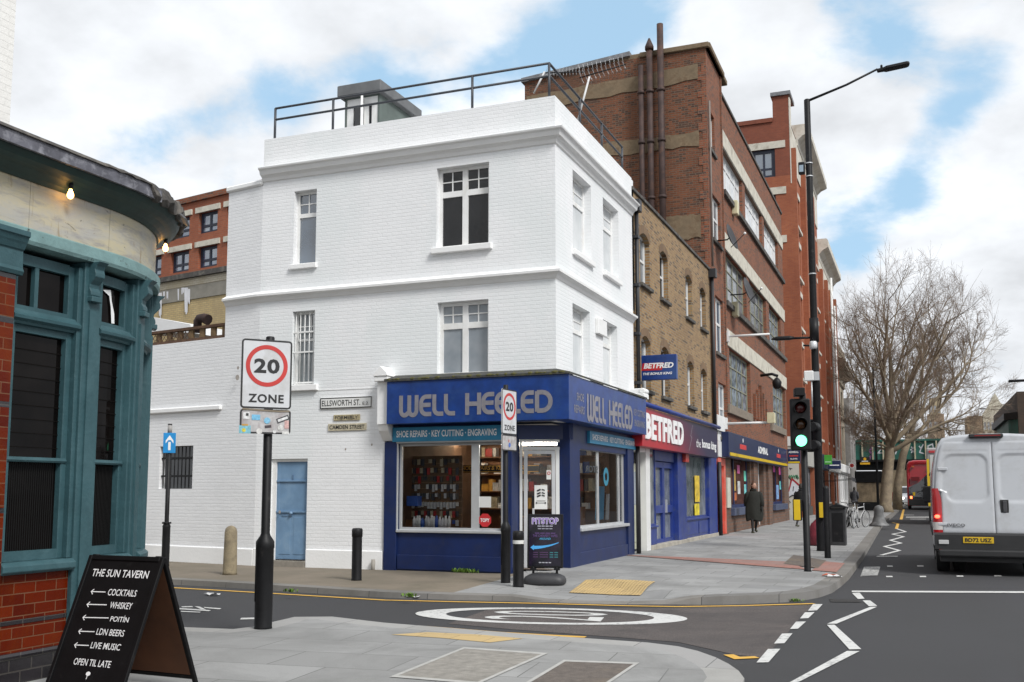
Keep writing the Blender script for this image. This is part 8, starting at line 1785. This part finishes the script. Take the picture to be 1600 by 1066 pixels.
# ------------------------------------------------------------------ bus, lorry, far vehicles
def bus():
    M_r = mat('bus red paint', (.36, .012, .02), .25, var=.06, coat=.5); bx, by = .08, 97; t = thing('double_decker_bus', 'red double decker bus with rounded rear ahead of the white van', 'bus', (bx, by+5, 0)); hw = 1.27
    def ring(y, top, hw_, zb=.35): 
        h = [(0, zb), (hw_*.95, zb), (hw_, zb+.15), (hw_, 1.6), (hw_, 3.2), (hw_*.96, top-.35), (hw_*.82, top-.1), (hw_*.5, top-.01), (0, top)]; return [Vector((bx+x, by+y, z)) for x, z in h]+[Vector((bx-x, by+y, z)) for x, z in h[-2:0:-1]]
    MB().grid([ring(.30, 4.0, hw*.80), ring(.08, 4.25, hw*.93), ring(.35, 4.38, hw), ring(10.5, 4.4, hw), ring(10.9, 4.2, hw*.94)], True, True, True).build('body', M_r, t)
    f = FX(by+.06); g = MB().prism([f.p(bx+x, z) for x, z in ((-hw*.88, .95), (-hw*.88, 2.0), (-.35, 2.35), (.3, 3.0), (.95, 3.6), (1.05, 3.4), (1.05, .95))], (0, .2, 0)).build('rear_window', M_dglass, t)
    MB().fbox(f, bx-hw*.9, bx+hw*.9, .4, .94, -.2, .02).build('engine_cover', M_vb, t, bevel=.02)
    for sx in (-1, 1): MB().fbox(f, bx+sx*.95-.09, bx+sx*.95+.09, .98, 1.2, -.1, .03).build('tail_light', mat('lit amber red', (1, .2, .05), emit=(1, .16, .05), es=3, var=0), t); MB().fbox(f, bx+sx*.7-.1, bx+sx*.7+.1, 3.75, 3.83, -.2, .05).build('marker_light', mat('amber lens', (.6, .15, .03), .3), t)
    MB().fbox(f, bx-.8, bx-.6, 1.25, 1.55, -.1, .03).build('yellow_plate', M_yel, t); MB().fbox(f, bx-hw*.7, bx-.2, 2.55, 2.9, -.16, .02).build('vent', mat('dark red vent', (.14, .006, .01), .5), t)
    for sx in (-1, 1):
        for y in (2.4, 8.6): MB().lathe((bx+sx*(hw-.25), by+y, .48), [(.25, 0), (.47, .02), (.48, .2), (.3, .26)], 22, (sx, 0, 0)).build('wheel', M_vb, t)
        MB().box(bx+sx*hw-.012, bx+sx*hw+.012, by+.8, by+10, 1.5, 2.2).box(bx+sx*hw-.012, bx+sx*hw+.012, by+.8, by+10, 3.0, 3.75).build('side_windows', M_dglass, t)
bus()
def lorry():
    x0, x1, y0 = .30, 2.7, 54; t = thing('box_lorry', 'grey box lorry with a yellow edge stripe, between the van and the bus', 'lorry', (1.5, y0+3, 0))
    MB().box(x0, x1, y0, y0+5.2, .85, 3.75).build('box_body', mat('grey lorry box', (.33, .33, .33), .5, var=.1), t, bevel=.05); MB().box(x0+.14, x1-.14, y0-.03, y0-.001, 1.0, 3.4).build('rear_shutter', mat('pale shutter', (.5, .51, .5), .5, var=.05), t); MB().box(x0-.01, x0+.1, y0-.05, y0-.001, .9, 3.2).build('yellow_stripe', M_yel, t)
    MB().box(x0+.1, x0+.5, y0-.06, y0-.002, 3.5, 3.62).build('marker_light', M_vred, t); MB().box(x0+.1, x1-.1, y0+.1, y0+7, .5, .849).build('chassis', M_vb, t); MB().box(x0+.05, x1-.05, y0+5.3, y0+7.2, .8, 2.9).build('cab', mat('grey lorry cab', (.3, .3, .32), .4), t, bevel=.12)
    for sx in (x0+.02, x1-.28):
        for y in (1.2, 6.2): MB().lathe((sx, y0+y, .45), [(.2, 0), (.44, .02), (.45, .24), (.2, .26)], 20, (1, 0, 0)).build('wheel', M_vb, t)
lorry()
t = thing('oncoming_van', 'white van with headlights lit, facing the camera under the railway bridge', 'van', (-1.25, 125, 0)); xx, yy = -1.35, 125
MB().grid([[Vector((xx+x*w_, yy+y, z)) for x, z in ((-1, zb), (-1, 1.0), (-.95, zt_*.8), (-.8, zt_), (.8, zt_), (.95, zt_*.8), (1, 1.0), (1, zb))] for y, w_, zb, zt_ in ((0, .85, .4, .95), (.25, .95, .35, 1.15), (1.0, .98, .35, 1.35), (1.8, .97, .35, 2.2), (5.0, .97, .35, 2.25))], True, False, True).build('body', M_vw, t, bevel=.05); MB().prism([(xx-.8, yy+1.05, 1.4), (xx+.8, yy+1.05, 1.4), (xx+.72, yy+1.7, 2.05), (xx-.72, yy+1.7, 2.05)], (0, -.03, .03)).build('windscreen', M_dglass, t)
for sx in (-.66, .66): MB().ball((xx+sx, yy+.02, .85), .17, .06, .1, 12, 8).build('headlight', mat('lit headlamp', (1, 1, .9), emit=(1, .93, .75), es=9, var=0), t); MB().lathe((xx+sx*1.15, yy+1.0, .33), [(.2, 0), (.32, .02), (.33, .18), (.2, .2)], 18, (1, 0, 0)).build('wheel', M_vb, t)

# ------------------------------------------------------------------ bare trees
M_bark = mat('plane bark', (.21, .165, .115), .9, var=.3, vs=2, bump=.5, bs=14, dirt=(.28, .23, .15), ds=3); M_twig = mat('brown twigs', (.20, .145, .105), .9, var=.3, vs=.6)
def bare_tree(name, label, base, trunk, limbs, seed, L0, twig_r=.014, dens=1.0, spread=1.0, m1=M_bark, m2=M_twig, env=None):
    rnd = random.Random(seed); t = thing(name, label, 'tree', base); big, small = MB(), MB(); pts = [Vector(q)+Vector(base) for q, r in trunk]
    big.tube(pts, [r for q, r in trunk], 12)
    def grow(p, d, ln, r, lv):
        if env and lv >= 1:
            es = sum(((p[i]-env[0][i])/env[1][i])**2 for i in range(3)); e = sum(((p[i]+d[i]*ln*.8-env[0][i])/env[1][i])**2 for i in range(3))
            if es > 1.12 or (e > 1.45 and rnd.random() < .7): return
        n = 5 if lv < 2 else 4 if lv < 3 else 3; q = [p]; rs = [r]; dd_ = d.copy()
        for k in range(n):
            w = (.16, .2, .22, .26, .3)[lv]; dd_ = (dd_+Vector((rnd.gauss(0, w), rnd.gauss(0, w), rnd.gauss(0, w)))*.55+Vector((0, 0, (.05, .07, .06, .05, .03)[lv]))).normalized(); q.append(q[-1]+dd_*ln/n); rs.append(r*(1-((.90, .80, .7, .6, .5)[lv] if env else .62)*(k+1)/n))
        if lv >= 3: rs = [max(x, twig_r*.55) for x in rs]
        (big if lv < 3 else small).tube(q, rs, (9, 7, 5, 3, 3)[lv], caps=False)
        if lv == 4: return
        nc = int(round((8, 8, 8, 6)[lv]*dens*rnd.uniform(.8, 1.2)))
        for c in range(nc):
            f = (.22+.78*(c+rnd.random())/nc); i = min(int(f*n), n-1); s = q[i].lerp(q[i+1], f*n-i); ax = (q[i+1]-q[i]).normalized()
            o = ax.orthogonal().normalized(); o.rotate(__import__('mathutils').Quaternion(ax, rnd.uniform(0, 6.283))); a = R_(rnd.uniform(24, 52))*spread
            nd = (ax*math.cos(a)+o*math.sin(a)).normalized(); grow(s, nd, ln*rnd.uniform(.42, .66)*(1.05-.35*f), max(rs[i]*.58, twig_r*.6), lv+1)
        if lv < 4: grow(q[-1], dd_, ln*.45, rs[-1], lv+1)
    for o, d, ln, r in limbs: grow(Vector(base)+Vector(o), Vector(d).normalized(), ln, r, 0)
    big.build('trunk', m1, t, recalc=False); small.build('crown', m2, t, recalc=False); return t
TB = (-2.45, 78.5, .1)
tc0 = FX(78.5).at(1434, 562); tcx, tcz = tc0
rl = random.Random(3); limbs = []
for k in range(15):                            # limbs fan out evenly from the fork and stop at the crown's edge
    az = k*2.39996; tilt = R_(7+66*((k+.5)/15)**.85); d = Vector((math.sin(tilt)*math.cos(az), math.sin(tilt)*math.sin(az), math.cos(tilt)))
    o = Vector((.55, 0, 5.7-1.5*k/15)); P0 = Vector(TB)+o; r_ = 1.0
    while sum(((P0[i]+d[i]*r_-(tcx, 78.5, tcz)[i])/(6.0, 6.0, 7.9)[i])**2 for i in range(3)) < 1 and r_ < 12: r_ += .25
    limbs.append((o, d, max(r_*.86, 3.2), .235*(r_/11)**.7*rl.uniform(.85, 1.1)))
bare_tree('plane_tree', 'big bare plane tree with wide twiggy crown on the main road pavement', TB, [((0, 0, 0), .60), ((.0, 0, .5), .44), ((.15, 0, 2.2), .38), ((.38, 0, 4.0), .35), ((.55, 0, 5.7), .31)],
    limbs, 12, 9, twig_r=.0085, dens=.84, env=((tcx, 78.5, tcz), (6.1, 6.1, 8.0)))
TB2 = (-1.9, 90, .1)
bare_tree('plane_tree', 'second, slimmer bare tree trunk standing close behind the big plane tree', TB2, [((0, 0, 0), .42), ((.1, 0, 2), .34), ((.6, 0, 4.5), .3), ((1.2, 0, 6.2), .26)], [((1.2, 0, 6.1), (.5, 0, 1), 7, .2), ((1.1, 0, 5.8), (1, .2, .7), 7.5, .19), ((1, 0, 5.4), (-.3, .2, 1), 6, .15)], 5, 8, dens=.8)
for k, (x, y, h, lab) in enumerate(((-9.5, 150, 1.15, 'far brown bare tree rising behind the left end of the railway bridge'), (-3.5, 175, 1.0, 'far bare tree beyond the bridge, behind the plane tree trunk'), (5.5, 190, .95, 'far bare tree beyond the bridge, in front of the church'))):
    bare_tree('bare_tree', lab, (x, y, 0), [((0, 0, 0), .5), ((0, 0, 4), .4), ((.2, 0, 6), .35)], [((.1, 0, 5.8), (.3, .1, 1), 8*h, .25), ((.1, 0, 5.8), (-.6, .1, 1), 8*h, .23), ((0, 0, 5), (.9, .2, .7), 7*h, .2), ((0, 0, 4.6), (-1, -.2, .6), 7*h, .2), ((.1, 0, 5.6), (0, .4, 1), 9*h, .25)], 30+k, 8, twig_r=.022, dens=.62)
# bits of litter on the paving and road
random.seed(31)
for px, py, c, lab in ((1296, 901, (.5, .12, .06), 'crumpled red and white wrapper by the corner kerb'), (1303, 902, (.6, .6, .6), 'crumpled white paper beside the red wrapper'), (645, 935, (.6, .6, .6), 'scrap of white paper in the side road gutter'), (330, 931, (.5, .5, .5), 'pale scrap lying on the side road left of the zone post')):
    p = onpav(px, py) if px > 1200 else ground(px, py, .003); mb = MB(); rows = [[p+Vector((x*.06+random.uniform(-.02, .02), y*.04, random.uniform(.004, .05))) for x in range(-2, 3)] for y in range(-1, 3)]; mb.grid(rows, False, False); mb.solo('litter_scrap', mat('litter %.2f' % c[1], c, .6, var=.4, vs=30), lab, 'litter', recalc=False)
